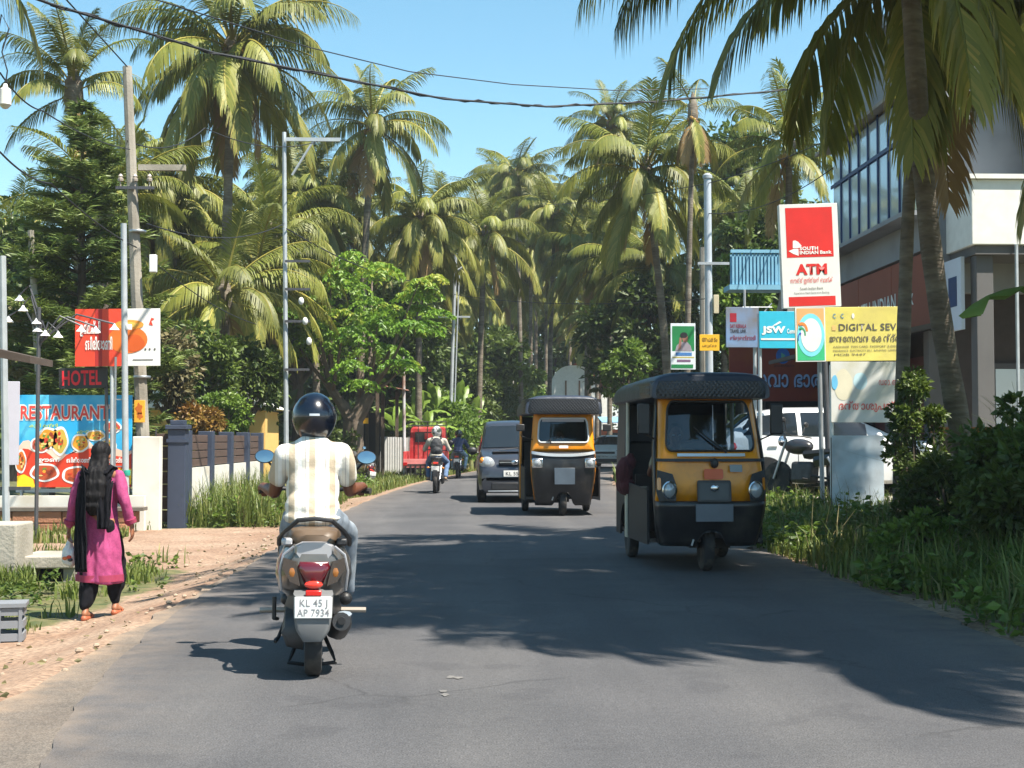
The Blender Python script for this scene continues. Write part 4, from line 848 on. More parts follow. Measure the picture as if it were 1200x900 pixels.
def far_gable():
    Y = 92.0; x0, zb = XZ(645, 515, Y); x1, _ = XZ(700, 515, Y); g = 0.0; o = thing('gabled_house', 'white house front with rounded gable and red tiled roof far down the road', 'building', (x0, Y, g)); W = x1 - x0; zt = XZ(660, 428, Y)[1]
    n = 18; pts = [(0, 0, 0), (W, 0, 0)] + [(W / 2 + W / 2 * math.copysign(abs(math.cos(a)) ** 0.8, math.cos(a)), 0, zt - 1.8 + 1.8 * math.sin(a) ** 0.9) for a in np.linspace(0.001, math.pi - .001, n)]
    MB().prism(pts, (0, 0.4, 0)).build('front_wall', white_paint, o, False)
    for xx in (0.33, 0.62): MB().box((W * xx, -0.03, zt - 2.2), (0.1, 0.05, 2.4)).build('pilaster', mat('stain_brown', (0.25, 0.16, 0.11), 0.9), o, False)
    MB().box((W * 0.18, -0.03, zt - 2.7), (0.5, 0.05, 1.0)).build('door', mat('orange_paint', lin(196, 96, 50), 0.7), o, False)
    tile = mat('roof_tile', lin(140, 70, 52), 0.85, var=0.25, vscale=5)
    MB().prism([(W * 0.55, 0.5, zt + 0.2), (W + 1.6, 0.5, zt - 1.7), (W + 1.6, 0.5, zt - 1.9), (W * 0.55, 0.5, zt)], (0, 6, 0)).build('roof', tile, o, False)
    bx('side_wall', o, mat('side_brown', (0.16, 0.1, 0.075), 0.9), W + 0.05, W + 0.9, 0.6, 5, 0, zt - 1.8); bx('column', o, white_paint, W + 0.25, W + 0.8, -0.2, 0.3, 0, zt - 1.75)
far_gable()
def far_hut():
    Y = 86.0; x0, z = XZ(708, 505, Y); o = thing('roadside_stall', 'small orange stall with blue awning far down the road', 'stall', (x0, Y, 0))
    bx('wall', o, mat('orange_paint', lin(196, 96, 50), 0.7), 0, 2.2, 0, 2, 0, 1.9); bx('opening_shade', o, shade_in, 0.3, 1.5, -0.02, -0.001, 0.7, 1.7)  # the dark sheet paints the shade inside the stall
    MB().prism([(-0.2, -0.6, 2.3), (2.5, -0.6, 2.3), (2.5, -0.6, 2.36), (-0.2, -0.6, 2.36)], (0, 2.8, 0.35)).build('awning', mat('awning_blue', lin(120, 160, 190), 0.7), o, False)
far_hut()
structure(MB().box((9.2, 26.6, 0.1), (7.2, 10.6, 0.5)).build('paved_forecourt', concrete, None, False, bevel=0.02))
def right_wall():
    o = thing('compound_wall', 'low compound wall with orange brown coping behind the dark bushes', 'wall', (5.75, 17.2, gz(6, 17.2)))
    L = 3.6
    for r_ in range(5):
        for k in range(8):
            x = k * 0.45 + (0.22 if r_ % 2 else 0); w = 0.43
            if x + w > L: w = L - x
            if w > 0.05: MB().box((x + w / 2, 0, 0.11 + r_ * 0.235), (w - 0.012, 0.2 + 0.008 * ((k * 7 + r_ * 3) % 3), 0.222)).build('block', mat('laterite_block', (0.15, 0.10, 0.075), 0.95, var=0.3, vscale=5, bump=0.6, rnd=0.2), o, False, bevel=0.008)
    bx('mortar_core', o, concrete, 0.0, L, -0.085, 0.085, 0, 1.17)
    bx('coping', o, mat('coping_orange', lin(178, 112, 70), 0.9, var=0.25, vscale=6), -0.05, L + 0.05, -0.14, 0.14, 1.185, 1.26, bevel=0.01)
right_wall()
o = thing('tin_sheet', 'pale blue white tin sheet standing in the grass behind the sign post', 'sheet', (XZ(1005, 515, 20.2)[0], 20.2, gz(5.5, 20.2)), R(4))
MB().box((0, 0, 0.62), (0.76, 0.02, 1.12)).build('sheet', mat('tin_sheet', (0.56, 0.64, 0.70), 0.5, 0.1, var=0.14, vscale=3, c2=(0.4, 0.44, 0.47), c2scale=2), o, False)
for xx in (-0.36, 0.36): MB().box((xx, 0.035, 0.55), (0.04, 0.04, 1.2)).build('stake', bark_dark, o, False)

# ================================================================== signs on the right
red_ink = inkm('red', 214, 40, 36); white_ink = inkm('white', 236, 236, 232); blk_ink = inkm('black', 40, 38, 40); grey_ink = inkm('grey', 92, 88, 84)
def board_post(b, us, r, m):
    for u in us:
        wx = b.o.location.x + u * b.W - b.W / 2; b.post(u, r, m, b.o.location.z - gz(wx, b.o.location.y) + 0.05)
b = Board('bank_sign', 'tall red and white ATM sign box of the bank', 'sign', 918, 239, 985, 360, 22.4, mat('sign_face_white', (0.76, 0.76, 0.74), 0.4, var=0.05, c2=(0.60, 0.57, 0.50), c2scale=1.3, c2lo=.56, c2hi=.8, bump=.12, bscale=3), R(0), 0.14, R(-2.0))
b.rect(0.10, 0.485, 0.905, 0.965, red_ink); b.rect(0.10, 0.015, 0.905, 0.105, red_ink)
b.poly([(0.21, 0.645), (0.205, 0.575), (0.30, 0.575), (0.36, 0.595), (0.30, 0.635), (0.25, 0.65)], white_ink, 2, 'logo'); b.poly([(0.13, 0.548), (0.22, 0.568), (0.30, 0.568), (0.30, 0.5), (0.21, 0.52)], white_ink, 2, 'logo')
b.text('SOUTH', 0.32, 0.552, 0.64, 0.587, white_ink, 3, 0.035); b.text('INDIAN', 0.32, 0.512, 0.64, 0.546, white_ink, 3, 0.035); b.text('Bank', 0.67, 0.512, 0.87, 0.546, white_ink, 3, 0.03)
b.text('ATM', 0.24, 0.315, 0.78, 0.42, red_ink, 2, 0.05); b.text('സൗത്ത് ഇന്ത്യൻ ബാങ്ക്', 0.14, 0.225, 0.87, 0.29, red_ink, 2)
b.text('South Indian Bank', 0.3, 0.17, 0.7, 0.195, grey_ink, 2); b.text('Experience Next Generation Banking', 0.2, 0.125, 0.8, 0.15, grey_ink, 2)
board_post(b, (0.72,), 0.05, mat('dark_steel', (0.10, 0.10, 0.11), 0.5, 0.5, var=0.2))
b = Board('service_centre_sign', 'yellow DIGITAL SEVA service centre board', 'sign', 933, 360, 1064, 423, 20.9, mat('sign_face_yellow', lin(224, 210, 112), 0.5, var=0.08, c2=lin(206, 190, 110), c2scale=1.6, bump=.2, bscale=3), 0, 0.05, R(-0.8))
b.rect(0.0, 0.0, 0.265, 1.0, white_ink, 1); b.poly([(0.012, 0.5), (0.255, 0.5), (0.255, 0.985), (0.012, 0.985)], inkm('peach', 240, 176, 116), 2); b.rect(0.012, 0.02, 0.255, 0.5, inkm('leafgreen', 60, 190, 130), 2)
b.disc(0.135, 0.49, 0.122, 0.40, inkm('cyan', 130, 222, 236), 3); b.disc(0.138, 0.49, 0.092, 0.31, white_ink, 4)
def arc(b, u, v, ru, rv, a0, a1, th, m, k):
    o_ = [(u + ru * math.cos(R(a)), v + rv * math.sin(R(a))) for a in np.linspace(a0, a1, 10)]; i_ = [(u + ru * (1 - th) * math.cos(R(a)), v + rv * (1 - th) * math.sin(R(a))) for a in np.linspace(a1, a0, 10)]
    b.poly(o_ + i_, m, k, 'logo')
arc(b, 0.055, 0.56, 0.055, 0.17, 0, 120, .35, inkm('orange', 230, 140, 70), 5); arc(b, 0.05, 0.50, 0.04, 0.14, -10, 120, .3, inkm('logo_green', 60, 160, 110), 5); arc(b, 0.04, 0.42, 0.02, 0.12, 60, 200, .3, inkm('logo_blue', 70, 90, 190), 5)
b.text('DIGITAL SEVA', 0.385, 0.56, 0.96, 0.69, grey_ink, 2, 0.015); b.rect(0.325, 0.57, 0.36, 0.66, inkm('pale_orange', 232, 190, 120), 2)
b.text('ജനേസവന േകന്ദ്രം', 0.30, 0.35, 0.96, 0.50, grey_ink, 2, 0.01)
for u in (0.335, 0.405): b.text('C', u, 0.79, u + 0.025, 0.88, inkm('teal', 60, 130, 170), 2, 0.02)
b.disc(0.515, 0.835, 0.012, 0.05, white_ink, 2)
b.text('AADHAAR  PAN CARD  PASSPORT  E-DISTRICT', 0.33, 0.245, 0.97, 0.285, grey_ink, 2); b.text('INSURANCE  ELECTRICITY BILL  BANKING  LAMINATION', 0.33, 0.175, 0.97, 0.21, grey_ink, 2); b.text('MOB 9447', 0.34, 0.10, 0.62, 0.14, grey_ink, 2)
board_post(b, (0.22, 0.955), 0.035, mat('sign_post_grey', (0.30, 0.32, 0.34), 0.5, 0.4, var=0.2))
b = Board('dental_sign', 'white board with red dental clinic lettering below the yellow board', 'sign', 974, 424, 1064, 495, 20.5, mat('sign_face_offwhite', (0.70, 0.69, 0.65), 0.5, c2=(0.60, 0.58, 0.47), c2scale=2.5), 0, 0.03)
b.disc(0.16, 0.62, 0.12, 0.26, inkm('cream', 222, 214, 188), 1, wob=.02); b.disc(0.05, 0.66, 0.04, 0.12, inkm('skyblue', 110, 190, 230), 2, wob=.02); b.disc(0.38, 0.68, 0.09, 0.14, inkm('paleblue', 196, 224, 232), 1, wob=.02)
b.text('ദന്താശുപത്രി', 0.10, 0.17, 0.92, 0.36, inkm('dental_red', 216, 92, 84), 2, 0.012); b.text('ഡോ. അനു', 0.62, 0.58, 0.95, 0.70, inkm('dental_red', 216, 92, 84), 2)
board_post(b, (0.02, 0.98), 0.028, white_paint)
b = Board('cement_sign', 'cyan JSW Cement advertising board', 'sign', 890, 365, 936, 408, 23.6, mat('sign_face_cyan', lin(52, 182, 212), 0.45, var=0.08, bump=.2, bscale=3), 0, 0.04)
b.text('JSW', 0.06, 0.36, 0.66, 0.60, white_ink, 2, 0.05); b.poly([(0.32, 0.60), (0.52, 0.74), (0.56, 0.70), (0.42, 0.62)], white_ink, 2, 'logo'); b.text('Cement', 0.70, 0.40, 0.99, 0.53, white_ink, 2, 0.02); b.rect(0.04, 0.22, 0.98, 0.27, white_ink, 2)
board_post(b, (0.03,), 0.035, galv)
b = Board('travel_sign', 'faded blue and grey shop board beside the cyan board', 'sign', 851, 360, 889, 407, 23.9, mat('sign_face_faded', lin(120, 150, 190), 0.55, c2=lin(120, 116, 116), c2scale=1.4, c2lo=.4, c2hi=.6), 0, 0.04)
b.rect(0.12, 0.63, 0.32, 0.85, inkm('crimson', 160, 30, 50), 1, 'logo'); b.text('SAY KERALA', 0.12, 0.48, 0.62, 0.58, inkm('maroon', 130, 40, 60), 2, .02); b.text('TRAVEL LINK', 0.12, 0.36, 0.62, 0.45, blk_ink, 2, .02); b.text('തിരൂരങ്ങാടി', 0.12, 0.15, 0.9, 0.30, inkm('maroon', 130, 40, 60), 2, .02)
board_post(b, (0.9,), 0.03, galv)
b = Board('shop_sign', 'maroon shop sign board with pale blue raised Malayalam letters', 'sign', 855, 404, 985, 470, 32.6, mat('sign_face_maroon', lin(128, 52, 40), 0.5, c2=lin(140, 70, 34), c2scale=1.2), 0, 0.08)
lt = mat('pale_blue_letters', lin(150, 172, 206), 0.4); lo = b.text('േസവാ ഭാരതി', 0.10, 0.24, 0.98, 0.58, lt, 14, 0.02); 
sh = b.text('േസവാ ഭാരതി', 0.108, 0.225, 0.988, 0.565, inkm('letter_shadow', 40, 34, 50), 3, 0.03)
b.disc(0.48, 0.80, 0.062, 0.14, inkm('badge_blue', 50, 100, 170), 2, name='logo'); b.poly([(0.465, 0.75), (0.465, 0.86), (0.505, 0.805)], inkm('badge_green', 90, 160, 130), 3, 'logo'); b.text('SEVA BHARATHI', 0.40, 0.605, 0.58, 0.645, blk_ink, 2)
board_post(b, (0.03, 0.97), 0.05, galv)
b = Board('portrait_poster', 'green poster with a portrait, standing by the grey pole', 'poster', 786, 379, 815, 433, 40.0, inkm('poster_white', 216, 222, 226), R(2), 0.03)
b.rect(0.06, 0.40, 0.95, 0.94, inkm('poster_green', 24, 122, 66), 1)
b.poly([(0.18, 0.40), (0.24, 0.52), (0.40, 0.60), (0.66, 0.60), (0.80, 0.52), (0.86, 0.40)], inkm('poster_shirt', 150, 140, 150), 2); b.disc(0.58, 0.68, 0.115, 0.095, inkm('poster_skin', 150, 104, 88), 3); b.disc(0.53, 0.745, 0.15, 0.06, inkm('poster_hair', 30, 26, 32), 4); b.poly([(0.30, 0.42), (0.42, 0.45), (0.44, 0.68), (0.36, 0.70)], inkm('poster_skin', 150, 104, 88), 3)
b.rect(0.2, 0.30, 0.85, 0.37, inkm('poster_blue', 70, 120, 180), 2); b.rect(0.06, 0.255, 0.94, 0.275, inkm('poster_yellow', 200, 180, 80), 2); b.rect(0.25, 0.165, 0.8, 0.215, inkm('poster_mauve', 120, 90, 120), 2); b.rect(0.02, 0.03, 0.9, 0.11, inkm('poster_green', 24, 122, 66), 2)
board_post(b, (0.12, 0.85), 0.02, bark_dark)
b = Board('yellow_plate', 'small yellow notice plate on the grey steel pole', 'sign', 820, 392, 843, 411, 37.6, mat('sign_face_amber', lin(238, 184, 46), 0.5), 0, 0.02)
b.text('അപകടം', 0.12, 0.55, 0.9, 0.80, inkm('plate_brown', 120, 84, 30), 2, .01); b.text('പതുക്കെ', 0.12, 0.18, 0.85, 0.42, inkm('plate_brown', 120, 84, 30), 2, .01)

# ================================================================== left side signs and walls
def food(b, u, v, ru, rv, c, k=3):
    b.disc(u, v, ru, rv, white_ink, k, 44, .02); b.disc(u, v, ru * .82, rv * .8, inkm('food_%d_%d_%d' % c, *c), k + 1, 40, .05)
    rg = random.Random(int(u * 1000 + v * 77))
    for q in range(16):
        cc = rg.choice(((206, 60, 34), (232, 160, 50), (100, 140, 50), (240, 200, 120), (150, 60, 30)))
        a = rg.uniform(0, 6.28); d = rg.uniform(.1, .55); b.disc(u + ru * d * math.cos(a), v + rv * d * math.sin(a), ru * rg.uniform(.08, .2), rv * rg.uniform(.08, .2), inkm('food_%d_%d_%d' % cc, *cc), k + 2 + q * 0.1, 10, .12)
Yb = 24.2
b = Board('restaurant_banner', 'blue and red RESTAURANT banner with printed dishes on the left', 'banner', 20, 463, 155, 571, Yb, mat('banner_blue', lin(40, 164, 218), 0.45, c2=lin(100, 200, 236), c2scale=1.3, bump=.35, bscale=2.5), 0, 0.03)
redb = inkm('banner_red', 214, 60, 30)
b.poly([(0, 0), (1, 0), (1, 0.42)] + [(u, 0.36 + 0.05 * math.sin(u * 13) + 0.03 * math.sin(u * 31)) for u in np.linspace(1, 0, 22)], redb, 1)
b.poly([(u, 0.36 + 0.05 * math.sin(u * 13) + 0.03 * math.sin(u * 31)) for u in np.linspace(0, 1, 22)] + [(u, 0.425 + 0.05 * math.sin(u * 13) + 0.05 * math.sin(u * 24)) for u in np.linspace(1, 0, 22)], inkm('banner_pink', 240, 200, 180), 1.4)
b.poly([(0, 0), (0.16, 0), (0.14, 0.09), (0.06, 0.14), (0, 0.12)], inkm('banner_yellow', 246, 206, 30), 2); b.poly([(0.84, 0.03), (1, 0.03), (1, 0.2), (0.86, 0.2)], inkm('banner_yellow', 246, 206, 30), 2)
b.text('RESTAURANT', 0.015, 0.72, 0.805, 0.90, white_ink, 2, 0.075); b.text('RESTAURANT', 0.025, 0.735, 0.795, 0.885, inkm('title_red', 222, 70, 62), 4, 0.02)
b.text('കുഴി മന്തി', 0.10, 0.64, 0.35, 0.69, inkm('banner_lime', 200, 220, 90), 2, .02); b.text('ഷവർമ', 0.52, 0.58, 0.74, 0.63, inkm('banner_lime', 200, 220, 90), 2, .02)
for t_, u0, u1 in (('ഊണ്', .18, .38), ('ബിരിയാണി', .43, .64), ('പൊറോട്ട', .74, .92)): b.text(t_, u0, 0.265, u1, 0.325, white_ink, 4, .03)
food(b, .27, .53, .10, .12, (226, 150, 40)); food(b, .20, .46, .09, .09, (196, 90, 70)); food(b, .37, .50, .075, .16, (200, 170, 70)); food(b, .55, .48, .08, .10, (236, 160, 40)); food(b, .68, .56, .09, .06, (230, 170, 70)); food(b, .79, .44, .08, .09, (240, 180, 50)); food(b, .83, .65, .08, .07, (200, 80, 60)); food(b, .24, .16, .13, .10, (190, 80, 40)); food(b, .52, .13, .13, .10, (206, 90, 40)); food(b, .72, .15, .09, .08, (226, 140, 60)); food(b, .03, .28, .05, .13, (236, 120, 40))
board_post(b, (0.03, 0.5, 0.97), 0.03, steel)
MB().box((0, 0.12, -0.06), (b.W + 0.1, 0.05, 0.06)).build('bottom_rail', steel, b.o, False)
b = Board('hotel_sign', 'black HOTEL sign with red letters', 'sign', 69, 431, 126, 455, Yb - 0.15, mat('sign_face_black', (0.022, 0.02, 0.022), 0.5), 0, 0.06, R(-1.5))
b.text('HOTEL', 0.07, 0.14, 0.88, 0.88, inkm('hotel_red', 226, 34, 48), 2, 0.03); board_post(b, (0.95,), 0.03, mat('dark_steel', (0.1, 0.1, 0.11), 0.5, 0.5))
b = Board('biryani_sign', 'orange and white board with a clay pot picture', 'sign', 88, 362, 188, 429, Yb - 0.3, mat('sign_face_pot', (0.78, 0.78, 0.76), 0.5, c2=(.6, .58, .54), c2scale=1.4, c2lo=.55, c2hi=.8, bump=.2, bscale=3), 0, 0.04, R(-0.6))
b.poly([(0, 0), (0.54, 0), (0.60, 0.12), (0.60, 1), (0, 1)], inkm('pot_red', 226, 70, 44), 1); b.rect(0.235, 0.0, 0.32, 1.0, inkm('pot_darkred', 176, 40, 34), 1.5)
potc = inkm('clay', 226, 116, 40); b.disc(0.62, 0.46, 0.235, 0.24, potc, 2); b.disc(0.68, 0.40, 0.14, 0.15, inkm('clay_dark', 206, 90, 30), 3, wob=.04); b.disc(0.64, 0.72, 0.17, 0.085, inkm('clay_lit', 240, 160, 60), 3); b.disc(0.64, 0.72, 0.11, 0.045, inkm('rice', 230, 190, 90), 4, wob=.1)
b.text('ഉമ്മച്ചി', 0.06, 0.52, 0.30, 0.80, white_ink, 5, .03); b.text('ബിരിയാണി', 0.12, 0.28, 0.44, 0.52, white_ink, 5, .03); b.poly([(0.87, 0.72), (0.90, 0.84), (0.94, 0.82), (0.90, 0.78), (0.92, 0.70)], inkm('pot_red', 226, 70, 44), 2, 'logo'); b.rect(0.68, 0.10, 0.92, 0.115, grey_ink, 2)
for u in (0.83, 0.88, 0.94): b.disc(u, 0.29, 0.012, 0.02, grey_ink, 2, 10)
board_post(b, (0.42,), 0.03, galv)
b = Board('blank_board', 'plain pale grey board seen edge-on at the left edge', 'sign', 6, 447, 23, 545, 17.0, mat('board_greymauve', lin(178, 176, 188), 0.6, var=0.05), R(20), 0.03)
b = Board('orange_sticker', 'small orange pictorial sticker on the concrete pole', 'sticker', 157, 469, 170, 495, 24.36, inkm('sticker_orange', 238, 168, 50), 0, 0.01)
b.disc(0.45, 0.6, 0.3, 0.25, inkm('sticker_brown', 190, 100, 30), 1, wob=.2); b.disc(0.55, 0.3, 0.25, 0.15, inkm('sticker_brown', 190, 100, 30), 1, wob=.2)

lw = mat('compound_white', (0.66, 0.64, 0.58), 0.85, var=0.1, vscale=2, c2=(0.46, 0.40, 0.30), c2scale=1.5, c2lo=.55, c2hi=.8)
gate_blue = mat('gate_blue', lin(54, 63, 82), 0.55, var=0.1); slat_brown = mat('brown_panel', lin(84, 66, 58), 0.75, var=0.2, stretch=(1, 1, 5))
def left_wall():
    X = -5.05; o = thing('compound_wall', 'white compound wall with blue posts and brown panels on the left', 'wall', (X, 25.4, -0.22))
    bx('wall_base', o, lw, -0.09, 0.09, 0, 9.6, 0, 1.0)
    ys = (0.3, 2.6, 4.9, 7.2, 9.4)
    for y in ys: p = bx('post', o, gate_blue, -0.14, 0.14, y - 0.14, y + 0.14, 0, 1.68, bevel=0.012)
    for a, c in zip(ys[:-1], ys[1:]):
        for q in range(4): bx('panel_board', o, slat_brown, -0.05, 0.05, a + 0.143, c - 0.143, 1.02 + q * 0.15, 1.155 + q * 0.15, bevel=0.008)
left_wall()
o = thing('gate_post', 'stout blue grey gate post with stepped cap on the left', 'gate post', (XZ(209, 515, 24.6)[0], 24.6, -0.25))
bx('shaft', o, gate_blue, -0.15, 0.15, -0.15, 0.15, 0, 1.72, bevel=0.01); bx('cap', o, gate_blue, -0.19, 0.19, -0.19, 0.19, 1.722, 1.80, bevel=0.01); bx('cap_top', o, gate_blue, -0.12, 0.12, -0.12, 0.12, 1.802, 1.88, bevel=0.01); bx('band', o, gate_blue, -0.17, 0.17, -0.17, 0.17, 1.5, 1.56)
o = thing('gate_leaf', 'dark brown slatted gate leaf between the white wall and the gate post', 'gate', (XZ(194, 515, 24.75)[0], 24.75, -0.2))
for k in range(7): bx('slat', o, slat_brown, -0.155, 0.155, -0.02, 0.02, 0.08 + k * 0.22, 0.28 + k * 0.22, bevel=0.006)
for s in (-1, 1): bx('stile', o, mat('dark_steel', (0.1, 0.1, 0.11)), -0.17 if s < 0 else 0.157, -0.157 if s < 0 else 0.17, -0.03, 0.03, 0, 1.68)
o = thing('boundary_wall', 'short cream boundary wall with rain stains beside the gate', 'wall', (XZ(157, 515, 24.1)[0], 24.1, -0.25)); bx('wall', o, lw, 0, 0.46, -0.1, 0.1, 0, 1.60, bevel=0.012)
o = thing('garden_kerb', 'low laterite kerb wall below the restaurant banner', 'wall', (-9.4, 23.4, -0.25))
for r_ in range(2):
    for k in range(10): bx('stone', o, mat('laterite', lin(158, 110, 84), 0.95, var=0.25, vscale=5, bump=0.6, rnd=0.2), k * 0.4 + 0.1 * r_, k * 0.4 + 0.385 + 0.1 * r_, -0.13 - .005 * (k % 3), 0.13, r_ * 0.2, r_ * 0.2 + 0.19, bevel=0.015)
bx('plinth', o, lw, 0, 4.1, 0.35, 0.5, 0, 0.62)
bx('coping', o, mat('dark_coping', (0.14, 0.12, 0.10), 0.9, var=0.2), -0.05, 4.2, -0.17, 0.17, 0.395, 0.45)
def yellow_house():
    Y = 38.0; x0 = XZ(270, 515, Y)[0]; o = thing('yellow_house', 'yellow house with white roof edge behind the compound wall', 'house', (x0, Y, -0.1)); ye = mat('yellow_wall', lin(222, 180, 106), 0.8, var=0.08)
    zt = XZ(280, 478, Y)[1] + .1; bx('wall', o, ye, -2.2, 0.75, 0.4, 4, 0, zt - 0.05); bx('pillar', o, ye, 0.52, 0.92, 0, 0.39, 0, zt - 0.1)
    MB().prism([(-2.4, -0.2, zt), (1.05, -0.2, zt), (-0.4, -0.2, zt + 0.65), (-2.4, -0.2, zt + 0.65)], (0, 4.4, 0)).build('roof', white_paint, o, False)
    w = bx('window', o, white_paint, -0.9, 0.1, 0.36, 0.398, 0.9, 1.9)
    for q in range(3): bx('pane', w, pane_m, -0.85 + q * 0.32, -0.57 + q * 0.32, 0.353, 0.3595, 0.95, 1.85)
yellow_house()
def shed():
    Y = 50.0; x0 = XZ(424, 515, Y)[0]; g = -0.1; o = thing('roadside_shed', 'open shed with rusty sheet roof on dark posts', 'shed', (x0, Y, g)); rust = mat('rusty_sheet', lin(134, 92, 72), 0.8, var=0.25, vscale=4, c2=lin(96, 62, 48), c2scale=2)
    zt = XZ(440, 446, Y)[1] - g
    rows = []
    for j in range(2):
        rows.append([(-0.4 + 1.95 * k / 30, -0.3 + 3.2 * j, zt - 0.35 * k / 30 + 0.03 * (k % 2) + 0.1 * j) for k in range(31)])
    MB().grid(rows).build('roof', rust, o, False)
    for xx, yy in ((0.0, 0), (0.55, -0.15), (0.72, 0.1), (0.0, 2.6), (1.1, 2.6)): bx('post', o, bark_dark, xx - 0.06, xx + 0.06, yy - 0.06, yy + 0.06, 0, zt - 0.02 - 0.18 * max(0, xx + .4))
    bx('back_wall', o, shade_in, -0.3, 0.6, 2.7, 2.8, 0, 2.4)
    pl = bx('notice', o, inkm('shed_yellow', 236, 176, 40), 0.02, 0.24, -0.23, -0.212, 1.95, 2.15)
shed()
o = thing('sheet_fence', 'white corrugated sheet fence beside the shed', 'fence', (XZ(446, 515, 52)[0], 52, -0.1))
for k in range(4): MB().grid([[(k * 0.27 + 0.262 * q / 6, 0.015 * (q % 2), z) for q in range(7)] for z in (0.0, 1.5 - 0.01 * k)]).build('sheet', mat('fence_white', (0.55, 0.55, 0.53), 0.7, var=0.1), o, False)
for k in range(3): bx('post', o, galv, k * 0.5, k * 0.5 + 0.05, 0.03, 0.08, 0, 1.5)

# ---- concrete culvert block, slab and crate on the near left
o = thing('culvert_block', 'square concrete culvert block at the left edge', 'block', (XZ(2, 515, 15.3)[0], 15.3, -0.3)); bx('block', o, concrete, -0.32, 0.26, -0.3, 0.3, 0, 0.72, bevel=0.02)
o = thing('culvert_slab', 'flat concrete slab bridging the roadside drain', 'slab', (XZ(62, 515, 15.6)[0], 15.6, -0.3)); bx('slab', o, concrete, -0.3, 0.33, -0.3, 0.5, 0.23, 0.36, bevel=0.015); bx('bearing', o, concrete, -0.3, -0.15, -0.25, 0.4, 0, 0.228); bx('bearing', o, concrete, 0.2, 0.33, -0.25, 0.4, 0, 0.228)
bx('drain_mouth_shade', o, shade_in, -0.15, 0.2, 0.1, 0.15, 0.0, 0.22)  # dark sheet painted as the shade under the slab
o = thing('plastic_crate', 'grey plastic crate on the dirt at the left edge', 'crate', (XZ(4, 515, 10.9)[0], 10.9, gz(-3.5, 10.9) - 0.01), R(12)); cg = mat('crate_grey', (0.20, 0.21, 0.23), 0.6, var=0.12)
for s in (-1, 1):
    for k in range(3): bx('side_rail', o, cg, -0.17, 0.17, s * 0.115 - 0.01, s * 0.115 + 0.01, 0.02 + k * 0.095, 0.075 + k * 0.095); bx('end_rail', o, cg, s * 0.165 - 0.01, s * 0.165 + 0.01, -0.104, 0.104, 0.02 + k * 0.095, 0.075 + k * 0.095)
    for e in (-1, 0, 1): bx('rib', o, cg, e * 0.15 - 0.012, e * 0.15 + 0.012, s * 0.127 - 0.004, s * 0.127 + 0.004, 0.0, 0.27)
bx('rim', o, cg, -0.19, 0.19, -0.14, 0.14, 0.271, 0.30); bx('floor', o, cg, -0.16, 0.16, -0.1, 0.1, 0.0, 0.018)

# ================================================================== poles, lamps, cables
def pole(name, label, px0, py0, px1, py1, Y, r0, r1, m, n=10, cat='utility pole', square=False):
    a = P(px0, py0, Y); bpx = P(px1, py1, Y); g = gz(bpx.x, Y); a = Vector((a.x, Y, a.z)); base = Vector((bpx.x, Y, g - 0.05))
    o = thing(name, label, cat, base); d = a - base
    MB().tube([Vector((0, 0, 0)), d * 0.5, d], [r0, (r0 + r1) / 2, r1], n).build('shaft', m, o); o['_top'] = tuple(d); return o, d, base
def crossarm(o, z, x0, x1, m=steel, y=-0.12, r=0.04, pins=True, dx=0.0):
    a = MB().box(((x0 + x1) / 2 + dx, y, z), (x1 - x0, r * 1.6, r * 2)).build('crossarm', m, o, False)
    if pins:
        for x in np.linspace(x0 + 0.08, x1 - 0.08, 3):
            MB().lathe([(0.012, 0), (0.012, 0.08), (0.045, 0.09), (0.05, 0.13), (0.03, 0.15), (0.045, 0.17), (0.02, 0.21), (0, 0.215)], (x + dx, y, z + r), n=8).build('insulator', mat('porcelain', (0.35, 0.30, 0.26), 0.3), o)
    return a
pA, dA, bA = pole('utility_pole', 'leaning pale concrete utility pole on the left', 149, 78, 172, 608, 24.5, 0.125, 0.08, conc_pole, 8)
crossarm(pA, 6.2, 0.05, 0.85, conc_pole, -0.13, 0.05, False, -0.22); crossarm(pA, 5.85, -0.35, 0.3, mat('dark_steel', (0.1, 0.1, 0.11)), -0.14, 0.025, True, -0.2)
MB().box((0.1, -0.15, 4.55), (0.12, 0.1, 0.3)).build('junction_box', mat('box_white', (0.7, 0.7, 0.7), 0.5), pA, bevel=0.01)
for zz in (1.3, 2.6, 3.4, 5.1): MB().lathe([(0.145, zz), (0.15, zz + 0.01), (0.15, zz + 0.03), (0.145, zz + 0.04)], (-0.04 * zz, 0, 0), n=10).build('strap', steel, pA)
pB, dB, bB = pole('steel_pole', 'slim galvanised steel pole in front of the restaurant banner', 145, 262, 148, 600, 23.6, 0.055, 0.05, galv, 12, 'pole')
for zz, c in ((0.95, (40, 150, 130)), (3.35, (220, 220, 220)), (0.2, (40, 40, 44))): MB().lathe([(0.058, zz), (0.062, zz + 0.02), (0.062, zz + 0.07), (0.058, zz + 0.09)], (0, 0, 0), n=12).build('band', inkm('band_%d' % c[0], *c), pB)
for zz in (0.5, 1.1, 1.7, 2.2): MB().box((-0.12, 0, zz), (0.14, 0.02, 0.02)).build('rung', steel, pB, False)
MB().tube([(-0.2, 0, 0), (-0.2, 0, 2.9)], 0.02, 6).build('stay_rod', steel, pB)
pC, dC, bC = pole('lattice_pole', 'steel utility pole with a one sided crossarm on the left', 333, 155, 336, 545, 35.5, 0.065, 0.05, galv, 8)
MB().box((0.62, -0.1, dC.z - 0.2), (1.35, 0.07, 0.09)).build('crossarm', galv, pC, False); MB().tube([(0.1, -0.1, dC.z - 1.1), (0.62, -0.1, dC.z - 0.24)], 0.03, 6).build('brace', galv, pC)
